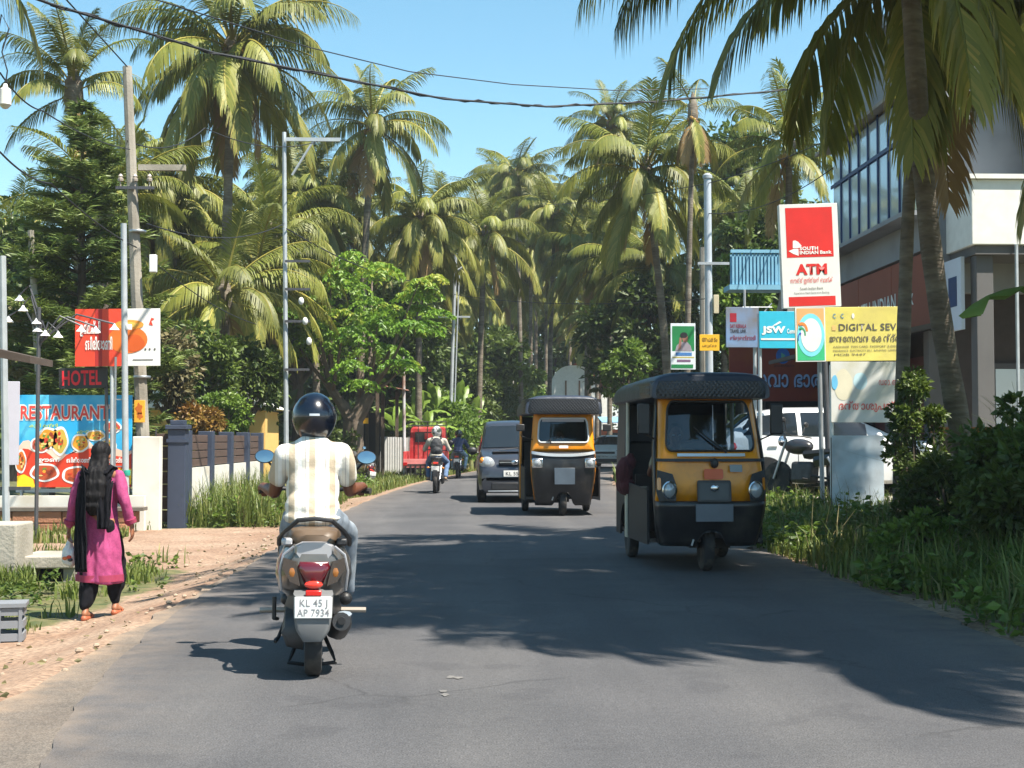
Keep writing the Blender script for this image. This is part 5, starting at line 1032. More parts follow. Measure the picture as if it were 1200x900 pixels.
for k, zz in enumerate((3.2, 4.4, 5.2, 5.9)): MB().box((0.25, -0.1, zz), (0.62, 0.05, 0.06)).build('bracket', mat('dark_steel', (0.1, 0.1, 0.11)), pC, False)
for k in range(3): MB().ell((0.35 + .1 * k, -0.15, 4.9 - .5 * k), (0.07, 0.06, 0.1), n=10, m=6).build('insulator', mat('porcelain_white', (0.7, 0.7, 0.68), 0.3), pC)
pD, dD, bD = pole('utility_pole', 'leaning far utility pole with forked top left of the grey van', 534, 297, 526, 520, 58, 0.08, 0.065, galv, 8)
MB().tube([(dD.x - .4, 0, dD.z - 0.5), (dD.x - .1, 0, dD.z - .8), (dD.x + .3, 0, dD.z - 0.55)], 0.05, 6).build('fork', galv, pD); MB().box((dD.x * .8, 0, dD.z - 2.6), (1.3, 0.05, 0.07)).build('crossarm', galv, pD, False)
MB().tube([(0.14, 0, 0), (dD.x + 0.14, 0, dD.z - 0.9)], 0.03, 6).build('second_leg', galv, pD)
pE, dE, bE = pole('utility_pole', 'distant concrete pole above the grey van', 600, 406, 600, 520, 90, 0.13, 0.11, conc_pole, 8); crossarm(pE, dE.z - 0.35, -0.7, 0.7, conc_pole, -.14, .06); crossarm(pE, dE.z - 1.5, -0.4, 0.4, conc_pole, -.14, .05)
pF, dF, bF = pole('steel_pole', 'tall grey tubular steel pole right of the road', 829, 210, 832, 520, 38, 0.11, 0.10, mat('pale_grey_paint', (0.46, 0.50, 0.54), 0.5, 0.2, var=0.08), 14)
MB().lathe([(0.10, 0), (0.13, 0.02), (0.13, 0.1), (0.06, 0.16), (0, 0.17)], dF, n=12).build('cap', galv, pF); MB().box((0.1, -0.12, dF.z - 2.3), (0.85, 0.06, 0.07)).build('crossarm', galv, pF, False); MB().box((0.16, -0.13, dF.z - 3.4), (0.14, 0.1, 0.5)).build('switch_box', mat('cream_box', (0.55, 0.48, 0.32), 0.6), pF, bevel=.01)
pG, dG, bG = pole('utility_pole', 'old concrete pole close behind the grey tubular pole', 824, 290, 825, 520, 39, 0.12, 0.10, conc_pole, 8)
pH, dH, bH = pole('steel_pole', 'thin white and rust steel pole by the sheet fence', 473, 418, 474, 545, 50, 0.06, 0.055, mat('white_rust', (0.55, 0.56, 0.58), 0.6, 0.2, c2=(0.3, 0.16, 0.1), c2scale=1), 10, 'pole')
pI, dI, bI = pole('steel_post', 'dark steel post carrying the grey board at the left edge', 3, 300, 9, 612, 16.6, 0.045, 0.04, galv, 8, 'post')
MB().box((0.08, 0, 1.0), (0.35, 0.03, 0.04)).build('bracket', mat('dark_steel', (0.1, 0.1, 0.11)), pI, False)
pJ, dJ, bJ = pole('wooden_pole', 'slanting grey pole behind the white lamp shades', 36, 270, 55, 540, 27, 0.075, 0.06, conc_pole, 8, 'pole')
pK, dK, bK = pole('utility_pole', 'far pole left of the slim palm', 646, 330, 645, 520, 100, 0.12, 0.1, galv, 8); crossarm(pK, dK.z - .4, -.7, .7, galv)
# cluster of white lamp shades on a pole at the left
def lamps():
    Y = 21.0; c = P(45, 420, Y); g = gz(c.x, Y); o = thing('garden_lamp', 'garden lamp post with white bell shades by the HOTEL sign', 'lamp', (c.x, Y, g)); st = mat('dark_steel', (0.1, 0.1, 0.11))
    MB().tube([(0, 0, 0), (0, 0, P(45, 360, Y).z - g)], 0.03, 8).build('post', st, o)
    for px, py in ((23, 352), (27, 364), (10, 377), (43, 379), (44, 388), (53, 393), (68, 395), (95, 388), (112, 389), (134, 386)):
        q = P(px, py, Y) - Vector((c.x, Y, g)); s = MB().lathe([(0.010, 0.085), (0.017, 0.07), (0.033, 0.04), (0.068, 0.005), (0.075, -0.008), (0.064, -0.004), (0.025, 0.025)], q, n=12).build('lamp_shade', mat('shade_white', (0.82, 0.82, 0.82), 0.4), o)
        MB().tube([(0, 0, q.z - 0.2), (q.x * .5, q.y * .5, q.z + 0.22), (q.x, q.y, q.z + 0.08)], 0.015, 5).build('arm', st, o)
lamps()
def hanging_lamp(label, px, py, Y, s):
    c = P(px, py, Y); o = thing('hanging_lamp', label, 'lamp', c); MB().lathe([(0.02, 0.16), (0.03, 0.12), (0.06, 0.1), (0.065, -0.06), (0.03, -0.1), (0, -0.11)], (0, 0, 0), n=12).build('globe', mat('shade_white', (0.8, 0.8, 0.8)), o)
    MB().tube([(0, 0, 0.15), (0.02, 0, 0.3), (-0.04, 0, 0.5), (0.03, 0, 0.75), (-0.05, 0, 0.9), (-0.1, 0, 0.6)], 0.008, 5).build('wire_loop', black_plastic, o); o.scale = (s,) * 3
hanging_lamp('white globe lamp hanging from the wires at the top left corner', 6, 116, 15, 1.0)
def tile_edge():
    a = P(0, 415, 14.5); o = thing('roof_corner', 'dark tiled roof corner poking in at the left edge', 'roof', (a.x, 14.5, a.z)); m = mat('dark_tile', (0.07, 0.05, 0.04), 0.9, var=.3)
    MB().prism([(-0.9, 0, 0.25), (0.3, 0, -0.02), (0.3, 0, -0.09), (-0.9, 0, 0.12)], (0, 0.8, 0)).build('roof_sheet', m, o, False); MB().tube([(-0.6, 0.4, 0.1), (-0.6, 0.4, -1.55 - a.z + 1.2)], 0.05, 8).build('post', bark_dark, o)
tile_edge()
cable_m = mat('cable_black', (0.015, 0.015, 0.017), 0.6)
def cable(label, pts, r=0.012, sag=0.0, twist=0.0, n=5):
    ps = [P(*p) if len(p) == 3 and p[2] > 0 else Vector(p) for p in pts]; out = []
    for i in range(len(ps) - 1):
        for k in range(16):
            t = k / 16; q = ps[i].lerp(ps[i + 1], t); q.z -= sag * 4 * t * (1 - t); out.append(q)
    out.append(ps[-1]); o = thing('overhead_cable', label, 'cable', out[0]); o0 = out[0].copy()
    MB().tube([q - o0 for q in out], r, n).build('strand', cable_m, o)
    if twist:
        MB().tube([q - o0 + Vector((0, twist * math.sin(i * 2.1), twist * math.cos(i * 1.3))) for i, q in enumerate(out)], r * 0.6, n).build('strand', cable_m, o)
cable('thick twisted cable sagging across the sky from top left to right', [(-120, -60, 17), (60, 5, 19), (250, 62, 22), (520, 116, 27), (640, 125, 30), (770, 119, 33), (960, 102, 38), (1120, 60, 42)], 0.022, 0.0, 0.03)
cable('thin cable crossing above the bent palm', [(120, -20, 20), (360, 55, 26), (480, 84, 30), (600, 99, 33), (720, 106, 36), (829, 104, 38)], 0.012)
cable('cable from the top left corner down to the concrete pole', [(60, -20, 18), (100, 24, 20.5), (149, 78, 24.4)], 0.012)
cable('upper cable from the leaning pole down to the steel crossarm', [(149, 165, 24.4), (240, 150, 30), (372, 166, 35.4)], 0.012, 0.25)
cable('lower cable from the leaning pole to the crossarm pole', [(172, 262, 24.4), (333, 262, 35.4)], 0.012, 0.3)
cable('cable from the crossarm pole to the forked far pole', [(336, 268, 35.4), (532, 330, 58)], 0.018, 0.5)
cable('pale cable crossing the road between the far pole and the grey pole', [(532, 345, 58), (829, 350, 38)], 0.012, 0.25)
cable('cable from the grey pole to the white signed building', [(829, 250, 38), (985, 190, 31)], 0.012, 0.35)
cable('cable sagging in front of the right palms', [(640, 240, 60), (829, 215, 38), (1000, 150, 30), (1180, 80, 22)], 0.012, 0.1)
cable('left cable running from the lamp post wires to the roof corner', [(0, 178, 16), (60, 215, 20), (160, 290, 24.4)], 0.012, 0.08)
cable('second left cable between the wires and the leaning pole', [(0, 85, 15), (50, 130, 18), (152, 175, 24.4)], 0.010, 0.08)
cable('pale service cable down to the yellow house', [(172, 300, 24.4), (300, 380, 33)], 0.010, 0.15)
# ================================================================== vehicle kit
def rrect(cx, cz, hw, hh, r, n=6):
    pts = []
    for (sx, sz, a0) in ((1, 1, 0), (-1, 1, 90), (-1, -1, 180), (1, -1, 270)):
        for k in range(n):
            a = R(a0 + 90 * k / (n - 1)); pts.append((cx + sx * (hw - r) + r * math.cos(a), cz + sz * (hh - r) + r * math.sin(a)))
    return pts
def ring_patch(mb, outer, inner, nr, S, dy=0.0):
    rows = []
    for i in range(nr + 1):
        t = i / nr; rows.append([S(o_[0] + (n_[0] - o_[0]) * t, o_[1] + (n_[1] - o_[1]) * t, dy) for o_, n_ in zip(outer, inner)])
    mb.grid(rows, True); return mb
def fill_patch(mb, ring, S, dy=0.0, nr=5):
    cx = sum(p[0] for p in ring) / len(ring); cz = sum(p[1] for p in ring) / len(ring); rows = []
    for i in range(nr):
        t = i / nr; rows.append([S(p[0] + (cx - p[0]) * t, p[1] + (cz - p[1]) * t, dy) for p in ring])
    mb.grid(rows, True); n = len(ring); b = len(mb.v) - n; c = len(mb.v); mb.v.append(tuple(S(cx, cz, dy)))
    for k in range(n): mb.f.append((b + k, b + (k + 1) % n, c))
    return mb
def wheel(parent, c, r, w, axis='X', rim=steel, name='wheel', spokes=0):
    o = bpy.data.objects.new(name, None); col.objects.link(o); o.parent = parent; o.location = c
    prof = [(r * 0.62, -w * .42), (r * 0.80, -w * .5), (r * 0.94, -w * .46), (r, -w * .25), (r * 1.005, 0), (r, w * .25), (r * 0.94, w * .46), (r * 0.80, w * .5), (r * 0.62, w * .42)]
    MB().lathe(prof, axis=axis, n=28).build('tyre', rubber, o)
    MB().lathe([(0.0, -w * .2), (r * .22, -w * .38), (r * .26, -w * .22), (r * .56, -w * .25), (r * .63, -w * .4), (r * .63, w * .4), (r * .56, w * .25), (r * .26, w * .22), (r * .22, w * .38), (0, w * .2)], axis=axis, n=24).build('rim', rim, o)
    return o
quilt = mat('quilted_vinyl', (0.022, 0.023, 0.027), 0.35, bump=0.0)
def make_quilt():
    N, L = quilt.node_tree.nodes, quilt.node_tree.links; b = N['Principled BSDF']; tc = N.new('ShaderNodeTexCoord'); mp = N.new('ShaderNodeMapping'); mp.inputs['Rotation'].default_value = (0, R(45), 0); mp.inputs['Scale'].default_value = (26, 26, 26)
    ck = N.new('ShaderNodeTexVoronoi'); ck.inputs['Randomness'].default_value = 0.15; ck.inputs['Scale'].default_value = 1.0; L.new(tc.outputs['Object'], mp.inputs['Vector']); L.new(mp.outputs['Vector'], ck.inputs['Vector'])
    bp = N.new('ShaderNodeBump'); bp.inputs['Strength'].default_value = 0.6; bp.inputs['Distance'].default_value = 0.02; bp.invert = True; L.new(ck.outputs['Distance'], bp.inputs['Height']); L.new(bp.outputs['Normal'], b.inputs['Normal'])
make_quilt()
auto_yellow = mat('auto_yellow', lin(226, 142, 14), 0.36, var=0.10, vscale=4, coat=0.3, c2=lin(186, 116, 34), c2scale=5, c2lo=.5, c2hi=.75)
auto_black = mat('auto_black', (0.011, 0.011, 0.013), 0.38, var=0.4, vscale=6, coat=0.2, c2=(0.045, 0.040, 0.034), c2scale=4, c2lo=.52, c2hi=.78)
canvas = mat('hood_canvas', (0.026, 0.034, 0.055), 0.42, var=0.2, vscale=4, bump=0.3, bscale=8)
plate_m = mat('plate_grey', (0.085, 0.11, 0.14), 0.4, var=0.15)
def lamp_round(parent, c, r, n=18):
    o = MB().lathe([(r * 1.18, 0.03), (r * 1.18, -0.015), (r * 1.0, -0.022), (r * 0.95, 0.0)], c, 'Y', n).build('headlight', chrome, parent)
    MB().lathe([(r * .97, 0.0), (r * .8, -0.02), (r * .45, -0.034), (0, -0.04)], c, 'Y', n).build('lens', clear_lens, o); return o
def person_in(parent_loc, rz, label, shirt, trouser, scale=1.0, arms='bar', hairm=hair_m): ...
def autorickshaw(label, loc, rz, style, loading):
    o = thing('auto_rickshaw', label, 'auto rickshaw', loc, rz); H = 1.97 if style == 'round' else 2.06
    ze = 1.73 if style == 'round' else 1.76
    wz = ([.25, .45, .7, 1.15, ze], [.58, .64, .67, .67, .585]) if style == 'round' else ([.2, .45, .7, 1.1, ze], [.52, .56, .60, .60, .535])
    yz = ([.25, .5, .7, 1.0, 1.15, ze], [-1.30, -1.40, -1.44, -1.40, -1.36, -1.16]) if style == 'round' else ([.2, .5, .8, 1.05, 1.15, ze], [-1.22, -1.32, -1.36, -1.33, -1.30, -1.16])
    def S(s, z, dy=0.0):
        w = np.interp(z, *wz); y = np.interp(z, *yz); a = min(0.999, abs(s)) ** 4
        return Vector((s * w, y + 0.24 * (1 - (1 - a) ** 0.25) + dy, z))
    zs = 0.70 if style == 'round' else 1.09            # where the yellow begins
    zb, zt = (1.19, 1.675) if style == 'round' else (1.25, 1.66)
    hw = 0.80 if style == 'round' else 0.80
    ring = rrect(0, (zb + zt) / 2, hw, (zt - zb) / 2, 0.10); outer = rrect(0, (zs + ze) / 2, 0.985, (ze - zs) / 2, 0.012)
    mb = ring_patch(MB(), outer, ring, 6, S); body = mb.build('front_panel', auto_yellow, o, angle=50)
    so = body.modifiers.new('solid', 'SOLIDIFY'); so.thickness = 0.02; so.offset = -1
    gl = fill_patch(MB(), ring, S, 0.012).build('windscreen', dark_glass, o)
    MB().tube([S(p[0], p[1], -0.004) for p in ring], 0.012 if style == 'round' else 0.016, 6, closed=True).build('gasket', black_plastic if style == 'round' else mat('pale_gasket', (0.55, 0.57, 0.58), 0.4), gl)
    if style == 'round':
        MB().tube([S(-0.30, 1.42, -0.02), S(0.0, 1.29, -0.03), S(0.27, 1.175, -0.02)], [0.007, 0.011, 0.014], 6).build('wiper', black_plastic, gl)
    else:
        MB().tube([S(-0.52, 1.27, -0.02), S(-0.42, 1.30, -0.03), S(-0.40, 1.22, -0.02)], [0.012, 0.018, 0.01], 6).build('wiper', black_plastic, gl)
        rows = [[S(s, z, 0.004) for s in np.linspace(-0.7, 0.7, 12)] for z in (1.60, 1.652)]; MB().grid(rows).build('sun_strip', mat('strip_mauve', (0.45, 0.42, 0.46), 0.5), gl)
    # lower black apron
    zl = np.linspace(0.26 if style == 'round' else 0.18, zs - 0.003, 9); rows = []
    for i, z in enumerate(zl):
        rows.append([S(s, max(z, 0.42 * max(0, 1 - (abs(s) / .42) ** 3)) if z < 0.42 else z, 0.006) for s in np.linspace(-.985, .985, 25)])
    ap = MB().grid(rows).build('apron', auto_black, o, angle=60); so = ap.modifiers.new('solid', 'SOLIDIFY'); so.thickness = 0.02; so.offset = -1
    if style == 'round':
        rows = [[S(s, z, -0.012) for s in np.linspace(-.97, .97, 25)] for z in (1.085, 1.10, 1.115)]; MB().grid(rows).build('trim_line', black_plastic, o)
        rows = [[S(s, z, -0.006) for s in np.linspace(-.6, .6, 15)] for z in (1.135, 1.165)]; MB().grid(rows).build('trim_strip', mat('trim_silver', (0.6, 0.6, 0.6), 0.3, .5), o)
        g = rrect(0.02, 0.80, 0.30, 0.105, 0.03); ring_patch(MB(), g, rrect(0.02, 0.80, 0.27, 0.085, 0.02), 1, S, -0.015).build('grille_frame', black_plastic, o); gr = fill_patch(MB(), rrect(0.02, 0.80, 0.28, 0.09, .02), S, -0.008).build('grille', auto_black, o)
        MB().ell(S(0.03, 0.83, -0.02), (0.05, 0.012, 0.035), n=12, m=6).build('emblem', chrome, gr)
        fill_patch(MB(), rrect(0.02, 0.965, 0.17, 0.05, 0.03), S, -0.01).build('name_badge', mat('badge_orange', lin(206, 84, 26), 0.4), o); MB().lathe([(0.045, 0), (0.05, -0.02), (0.03, -0.05), (0, -0.055)], S(0.04, 1.07), 'Y', 12).build('horn', black_plastic, o)
        fill_patch(MB(), rrect(0.42, 1.02, 0.11, 0.035, .01), S, -0.008).build('sticker', mat('sticker_grey', (0.25, 0.27, 0.27), .5), o)
        for sx in (-1, 1):
            a = []
            for u, v in ((-.15, .16), (.10, .12), (.16, .02), (.15, -.14), (-.13, -.145), (-.17, -.05)): a.append((sx * 0.80 + sx * -u * 1.0, 0.845 + v))
            if sx < 0: a = a[::-1]
            fill_patch(MB(), a, S, -0.014, 3).build('lamp_surround', black_plastic, o); lamp_round(o, S(sx * 0.76, 0.81, -0.02), 0.075)
            fill_patch(MB(), rrect(sx * 0.925, 0.87, 0.03, 0.06, .02), S, -0.022).build('indicator', amber_lens, o)
        pz, pw, ph = 0.59, 0.34, 0.085
    else:
        rows = [[S(s, z - 0.05 * (1 - abs(s) ** 2.5), -0.016) for s in np.linspace(-.97, .97, 25)] for z in (1.06, 1.085, 1.11)]; MB().grid(rows).build('trim_strip', mat('trim_silver', (0.6, 0.6, 0.6), 0.3, .5), o)
        for sx in (-1, 1):
            c = S(sx * 0.80, 0.90, -0.01); hl = MB().box(c, (0.20, 0.06, 0.17)).build('headlight', chrome, o, bevel=0.02); MB().lathe([(0.062, -0.034), (0.045, -0.05), (0, -0.056)], c, 'Y', 16).build('lens', clear_lens, hl)
            MB().ell(S(sx * .96, .9, -0.01), (0.025, 0.03, 0.05), n=10, m=6).build('indicator', amber_lens, o)
        fill_patch(MB(), rrect(0, 1.175, 0.14, 0.022, .01), S, -0.006).build('name_badge', mat('badge_white', (.7, .7, .68), .5), o)
        pz, pw, ph = 0.68, 0.31, 0.14
    pp = S(0.02, pz, -0.035); MB().box(pp, (pw * 1.3 if style == 'round' else pw * 1.2, 0.012, ph * 2)).build('number_plate', plate_m, o, bevel=.004)
    # pillars, sides
    for sx in (-1, 1):
        rows = []
        for z in np.linspace(0.27, ze, 10):
            e = S(sx * 0.985, z); rows.append([e, e + Vector((sx * .004, 0.06, 0)), e + Vector((sx * 0.0, 0.14, 0))])
        pl = MB().grid(rows).build('front_pillar', auto_yellow if style != 'round' else auto_black, o); so = pl.modifiers.new('s', 'SOLIDIFY'); so.thickness = 0.02
        X = 0.70; y0 = -1.02; yr = 1.28
        # lower side panel with a rear wheel arch
        pts = [(y0, 0.26), (0.28, 0.24)] + [(0.62 + 0.33 * math.cos(a), 0.24 + 0.36 * math.sin(a)) for a in np.linspace(math.pi, 0, 9)] + [(yr, 0.24), (yr, 0.86), (y0, 0.80)]
        MB().prism([(sx * (X - 0.03), y, z) for y, z in pts], (sx * 0.03, 0, 0)).build('side_panel', mat('side_black', (0.010, 0.010, 0.012), 0.6, var=.3, vscale=3), o, False)
        strip_m = mat('cream_edge', (0.50, 0.46, 0.36), 0.5, var=0.15) if style == 'round' else auto_yellow
        MB().prism([(sx * (X + 0.003), 0.30, 0.24), (sx * (X + 0.003), 0.44, 0.24), (sx * (X + 0.003), 0.44, 1.0), (sx * (X + 0.003), 0.30, 1.0)], (sx * 0.02, 0, 0)).build('door_edge', strip_m, o, False)
        MB().tube([(sx * X, 0.36, 0.86), (sx * (X - 0.01), 0.36, ze)], 0.024, 8).build('door_post', strip_m, o)
        MB().prism([(sx * (X - 0.02), 0.62, 0.87), (sx * (X - 0.02), yr, 0.87), (sx * (X - 0.05), yr - 0.05, ze + 0.02), (sx * (X - 0.05), 0.62, ze + 0.02)], (sx * 0.02, 0, 0)).build('side_curtain', canvas, o, False)
        MB().tube([(sx * (X - 0.02), -1.0, 0.82), (sx * (X - 0.02), -0.5, 0.80)], 0.02, 6).build('guard_rail', black_plastic, o)
        # mirrors
        mz = 1.45; mx = 0.78
        MB().tube([S(sx * .97, 1.30), (sx * mx, -1.28, 1.36), (sx * mx, -1.30, mz - 0.05)], 0.009, 6).build('mirror_arm', black_plastic, o)
        mr = MB().box((sx * (mx + 0.01), -1.31, mz + 0.05), (0.15, 0.04, 0.30 if style == 'round' else 0.12)).build('mirror', black_plastic, o, bevel=0.015); MB().box((sx * (mx + .01), -1.292, mz + 0.05), (0.09, 0.004, 0.17 if style == 'round' else .09)).build('mirror_glass', mirror_m, mr, False)
        wheel(o, (sx * 0.60, 0.62, 0.235), 0.235, 0.13)
    MB().box((0, 1.27, 0.62), (1.36, 0.03, 0.75)).build('rear_panel', auto_black, o, False); MB().box((0, 1.25, 1.36), (1.3, 0.03, 0.72)).build('rear_curtain', canvas, o, False)
    MB().box((0, 0.1, 0.30), (1.34, 2.3, 0.04)).build('floor', auto_black, o, False)
    MB().box((0, 0.05, 0.62), (1.3, 0.04, 0.62)).build('bulkhead', auto_black, o, False)
    MB().box((0, -0.30, 0.60), (0.62, 0.40, 0.12)).build('driver_seat', black_plastic, o, bevel=.03)
    MB().box((0, 0.85, 0.62), (1.24, 0.45, 0.16)).build('rear_seat', black_plastic, o, bevel=.03); MB().box((0, 1.1, 0.98), (1.24, 0.12, 0.6)).build('rear_backrest', black_plastic, o, bevel=.03)
    MB().tube([(-0.34, -0.78, 1.02), (-0.12, -0.86, 1.0), (0.12, -0.86, 1.0), (0.34, -0.78, 1.02)], 0.015, 7).build('handlebar', black_plastic, o); MB().tube([(0, -1.0, 0.4), (0, -0.86, 1.0)], 0.03, 8).build('steering_column', black_plastic, o)
    # dashboard
    MB().box((0, -1.12, 1.06), (1.05, 0.2, 0.12)).build('dashboard', black_plastic, o, bevel=.02)
    # hood
    rows = []
    yl = [-1.36, -1.34, -1.26, -0.6, 0.3, 1.0, 1.25, 1.33]; top = [0.80, 0.92, 1.0, 1.0, .98, .96, .86, .62]
    for y, k in zip(yl, top):
        row = []; w = 0.735 if y > -1.0 else 0.70; hh = (H - ze) * k
        for a in np.linspace(0, math.pi, 21):
            c, s = math.cos(a), math.sin(a); row.append((w * math.copysign(abs(c) ** 0.42, c) * (0.98 if y > 1.3 else 1), y + 0.05 * 0, ze - 0.01 + hh * s ** 0.55))
        rows.append(row + [(-w + 0.03, y, ze - 0.03), (w - 0.03, y, ze - 0.03)])
    hd = MB().loft(rows).build('hood', canvas, o, angle=50)
    # quilted visor band round the front and the first half of the sides
    rows = []
    for z, out in ((ze - 0.02, 0.012), (ze + 0.02, 0.018), (ze + 0.07, 0.016), ((H - 0.10) if style == 'round' else (H - .075), 0.004)):
        row = [(-0.71 - out, -0.2, z), (-0.71 - out, -0.8, z), (-0.70 - out, -1.2, z)]
        for s in np.linspace(-1, 1, 17): row.append((s * 0.66, -1.37 - out - 0.03 * (1 - s ** 4) + 0.03 * abs(s) ** 6, z))
        row += [(0.70 + out, -1.2, z), (0.71 + out, -0.8, z), (0.71 + out, -0.2, z)]; rows.append(row)
    MB().grid(rows).build('visor', quilt, hd, angle=60)
    # front wheel, fork, mudguard
    w = wheel(o, (0, -1.05, 0.235), 0.235, 0.125)
    rows = []
    for a in np.linspace(R(48), R(165), 12): rows.append([(x, -1.05 - (0.275 + dz) * math.cos(a), 0.235 + (0.275 + dz) * math.sin(a)) for x, dz in ((-.1, -.03), (-.06, 0.005), (.06, .005), (.1, -.03))])
    mg = MB().grid(rows).build('mudguard', auto_black, o)
    for sx in (-1, 1): MB().tube([(sx * 0.1, -1.05, 0.235), (sx * .1, -0.98, 0.55)], 0.02, 6).build('fork', black_plastic, o)
    MB().box((0.1 if style == 'round' else -.2, -0.6, 0.24), (0.5, 0.5, 0.06)).build('underbody', black_plastic, o, False)
    MB().tube([S(-.35, .33, -.02), S(-.4, .27, -.04)], .012, 6).build('tow_hook', steel, o)
    o.scale = (0.83 if style == 'round' else 0.93, 1, 1)
    return o
A1 = Vector((2.36, 15.15, 0.0)); A2 = Vector((1.66, 25.4, 0.0))
autorickshaw('nearer yellow and black auto rickshaw with round headlamps coming in the shade', A1, R(1.5), 'round', 0)
autorickshaw('farther yellow and black auto rickshaw with square headlamps beside the grey van', A2, R(0.5), 'square', 0)
# cloth lump built in place of a passenger's elbow in the near auto
o = thing('cloth_lump', 'maroon cloth lump, in place of a passenger elbow, bulging from the side of the nearer auto', 'bundle', (A1.x - 0.62, A1.y + 0.35, 0.80)); mb = MB(); mb.ell((0, 0, 0.16), (0.14, 0.17, 0.2)); mb.ell((0.03, 0.03, 0.0), (0.16, 0.19, 0.13)); mb.ell((0.08, 0, .3), (.09, .1, .12))
fused('cloth', mb, mat('maroon_cloth', (0.085, 0.018, 0.022), 0.9, var=.25), o, 0.012, 2, lambda c_: folds(0.03, 7, 7, 5)(c_) + folds(.014, 22, 22, 10)(c_)); o.scale = (.7, .8, .85)

# ------------------------------------------------------------------ cars
def car(name, label, loc, rz, paint, prof, glass_i, hw, wheels, wr, cat='car', detail=True):
    """prof: stations (y, z_bottom, z_belt, z_top, half width at belt, half width at top); front towards -y"""
    o = thing(name, label, cat, loc, rz); rows = []
    def half(st):
        y, zb_, zl, zt, w, wt = st; k = hw / 0.75
        return [(0, zb_), (w * .86, zb_), (w * .97, zb_ + .06), (w, zb_ + .22), (w * 1.0, zb_ + (zl - zb_) * .62), (w * .985, zl - .05), (w * .955, zl), (wt + (w * .95 - wt) * .5, (zl + zt) / 2), (wt * 1.0, zt - (zt - zl) * .13), (wt * .93, zt - (zt - zl) * .04), (wt * .7, zt), (0, zt + .012)]
    for st in prof:
        h = half(st); row = [(x, st[0], z) for x, z in h] + [(-x, st[0], z) for x, z in h[-2:0:-1]]; rows.append(row)
    body = MB().loft(rows).build('body', paint, o, angle=32)
    i0, i1, i2, i3 = glass_i                                # windscreen base, roof front, roof rear, tail base station indices
    def pane(nm, quad, off):
        a = [Vector(q) for q in quad]; c = sum(a, Vector()) / len(a); n = (a[1] - a[0]).cross(a[2] - a[0]).normalized()
        if n.dot(c - Vector((0, c.y * 0.6, 0.9))) < 0: n = -n
        m_ = MB(); rows_ = []
        for u in np.linspace(0.05, 0.95, 7):
            r0 = []
            for v in np.linspace(0.05, 0.95, 7): r0.append(a[0].lerp(a[1], u).lerp(a[3].lerp(a[2], u), v) + n * off)
            rows_.append(r0)
        m_.grid(rows_); return m_.build(nm, car_glass_d, o)
    A, B, C_, D_ = rows[i0], rows[i1], rows[i2], rows[i3]
    nH = 12
    mir = lambda k: (2 * nH - 2 - k) % (2 * nH - 2)
    ks = [8, 9, 10, 11, mir(10), mir(9), mir(8)]
    for nm, a_, b_ in (('windscreen', A, B), ('rear_window', D_, C_)):
        rr_ = []
        for t in (.06, .3, .6, .92):
            row = [Vector(a_[k]).lerp(Vector(b_[k]), t) for k in ks]; cx = 0.97
            rr_.append([Vector((p.x * (0.97 if j in (0, 6) else 1), p.y, p.z)) + Vector((0, -.012 if nm[0] == 'w' else .012, .010)) for j, p in enumerate(row)])
        MB().grid(rr_).build(nm, car_glass_d, o)
    for s in (lambda k: k, mir):
        sgn = 1 if s(6) == 6 else -1
        def at(y):                                        # the body section at length y
            for a_, b_ in zip(rows[:-1], rows[1:]):
                if a_[0][1] <= y <= b_[0][1]:
                    t = (y - a_[0][1]) / max(1e-6, b_[0][1] - a_[0][1]); return [Vector(p).lerp(Vector(q), t) for p, q in zip(a_, b_)]
        y1, y2 = rows[i1][0][1], rows[i2][0][1]; ya = rows[i0][0][1] * .45 + y1 * .55; yb = y2 * .45 + rows[i3][0][1] * .55; ym = (y1 + y2) / 2
        for p0, p1 in ((ya, ym - .04), (ym + .04, y2 - .05), (y2 + .02, yb)):
            gr = []
            for y in np.linspace(p0, p1, 7):
                q = at(y); zt_ = q[s(8)].z; gr.append([q[s(6)].lerp(q[s(7)], .15) + Vector((sgn * .012, 0, 0)), q[s(7)] + Vector((sgn * .012, 0, 0)), q[s(7)].lerp(q[s(8)], .9) + Vector((sgn * .012, 0, 0))])
            MB().grid(gr).build('side_window', car_glass_d, o)
    for (yy, sx) in [(y, s) for y in wheels for s in (-1, 1)]:
        wheel(o, (sx * (hw - 0.085), yy, wr), wr, 0.18)
        MB().lathe([(wr * 1.14, -0.01), (wr * 1.14, 0.012), (wr * 1.02, 0.012)], (sx * (hw - 0.004), yy, wr + 0.015), 'X', 28).build('wheel_well_shade', black_plastic, o)  # black disc paints the wheel well's shadow on the flat body side
    return o, rows
car_glass_d = mat('car_window_dark', (0.014, 0.019, 0.024), 0.06, spec=0.5, coat=0.15)
grey_paint = mat('grey_paint', (0.048, 0.052, 0.066), 0.3, 0.4, coat=0.7, var=0.05); white_car = mat('white_car_paint', (0.74, 0.75, 0.76), 0.25, coat=0.7, var=0.03)
VP_ = [(-1.80, .30, .55, .62, .58, .45), (-1.77, .22, .66, .72, .68, .55), (-1.66, .20, .76, .88, .735, .62), (-1.45, .20, .90, .98, .745, .66), (-0.98, .20, .98, 1.06, .748, .68), (-0.92, .20, .99, 1.09, .748, .68), (-0.35, .20, 1.0, 1.62, .748, .60), (-0.1, .20, 1.0, 1.70, .748, .60), (0.7, .20, 1.0, 1.71, .748, .60), (1.55, .20, 1.02, 1.66, .745, .60), (1.74, .22, 1.0, 1.30, .735, .62), (1.82, .30, .9, .98, .70, .58)]
van, vr = car('hatchback_car', 'grey tall hatchback facing the camera behind the farther auto', (1.02, 31.0, 0), R(0), grey_paint, VP_, (5, 6, 9, 10), 0.748, (-1.15, 1.2), 0.285)
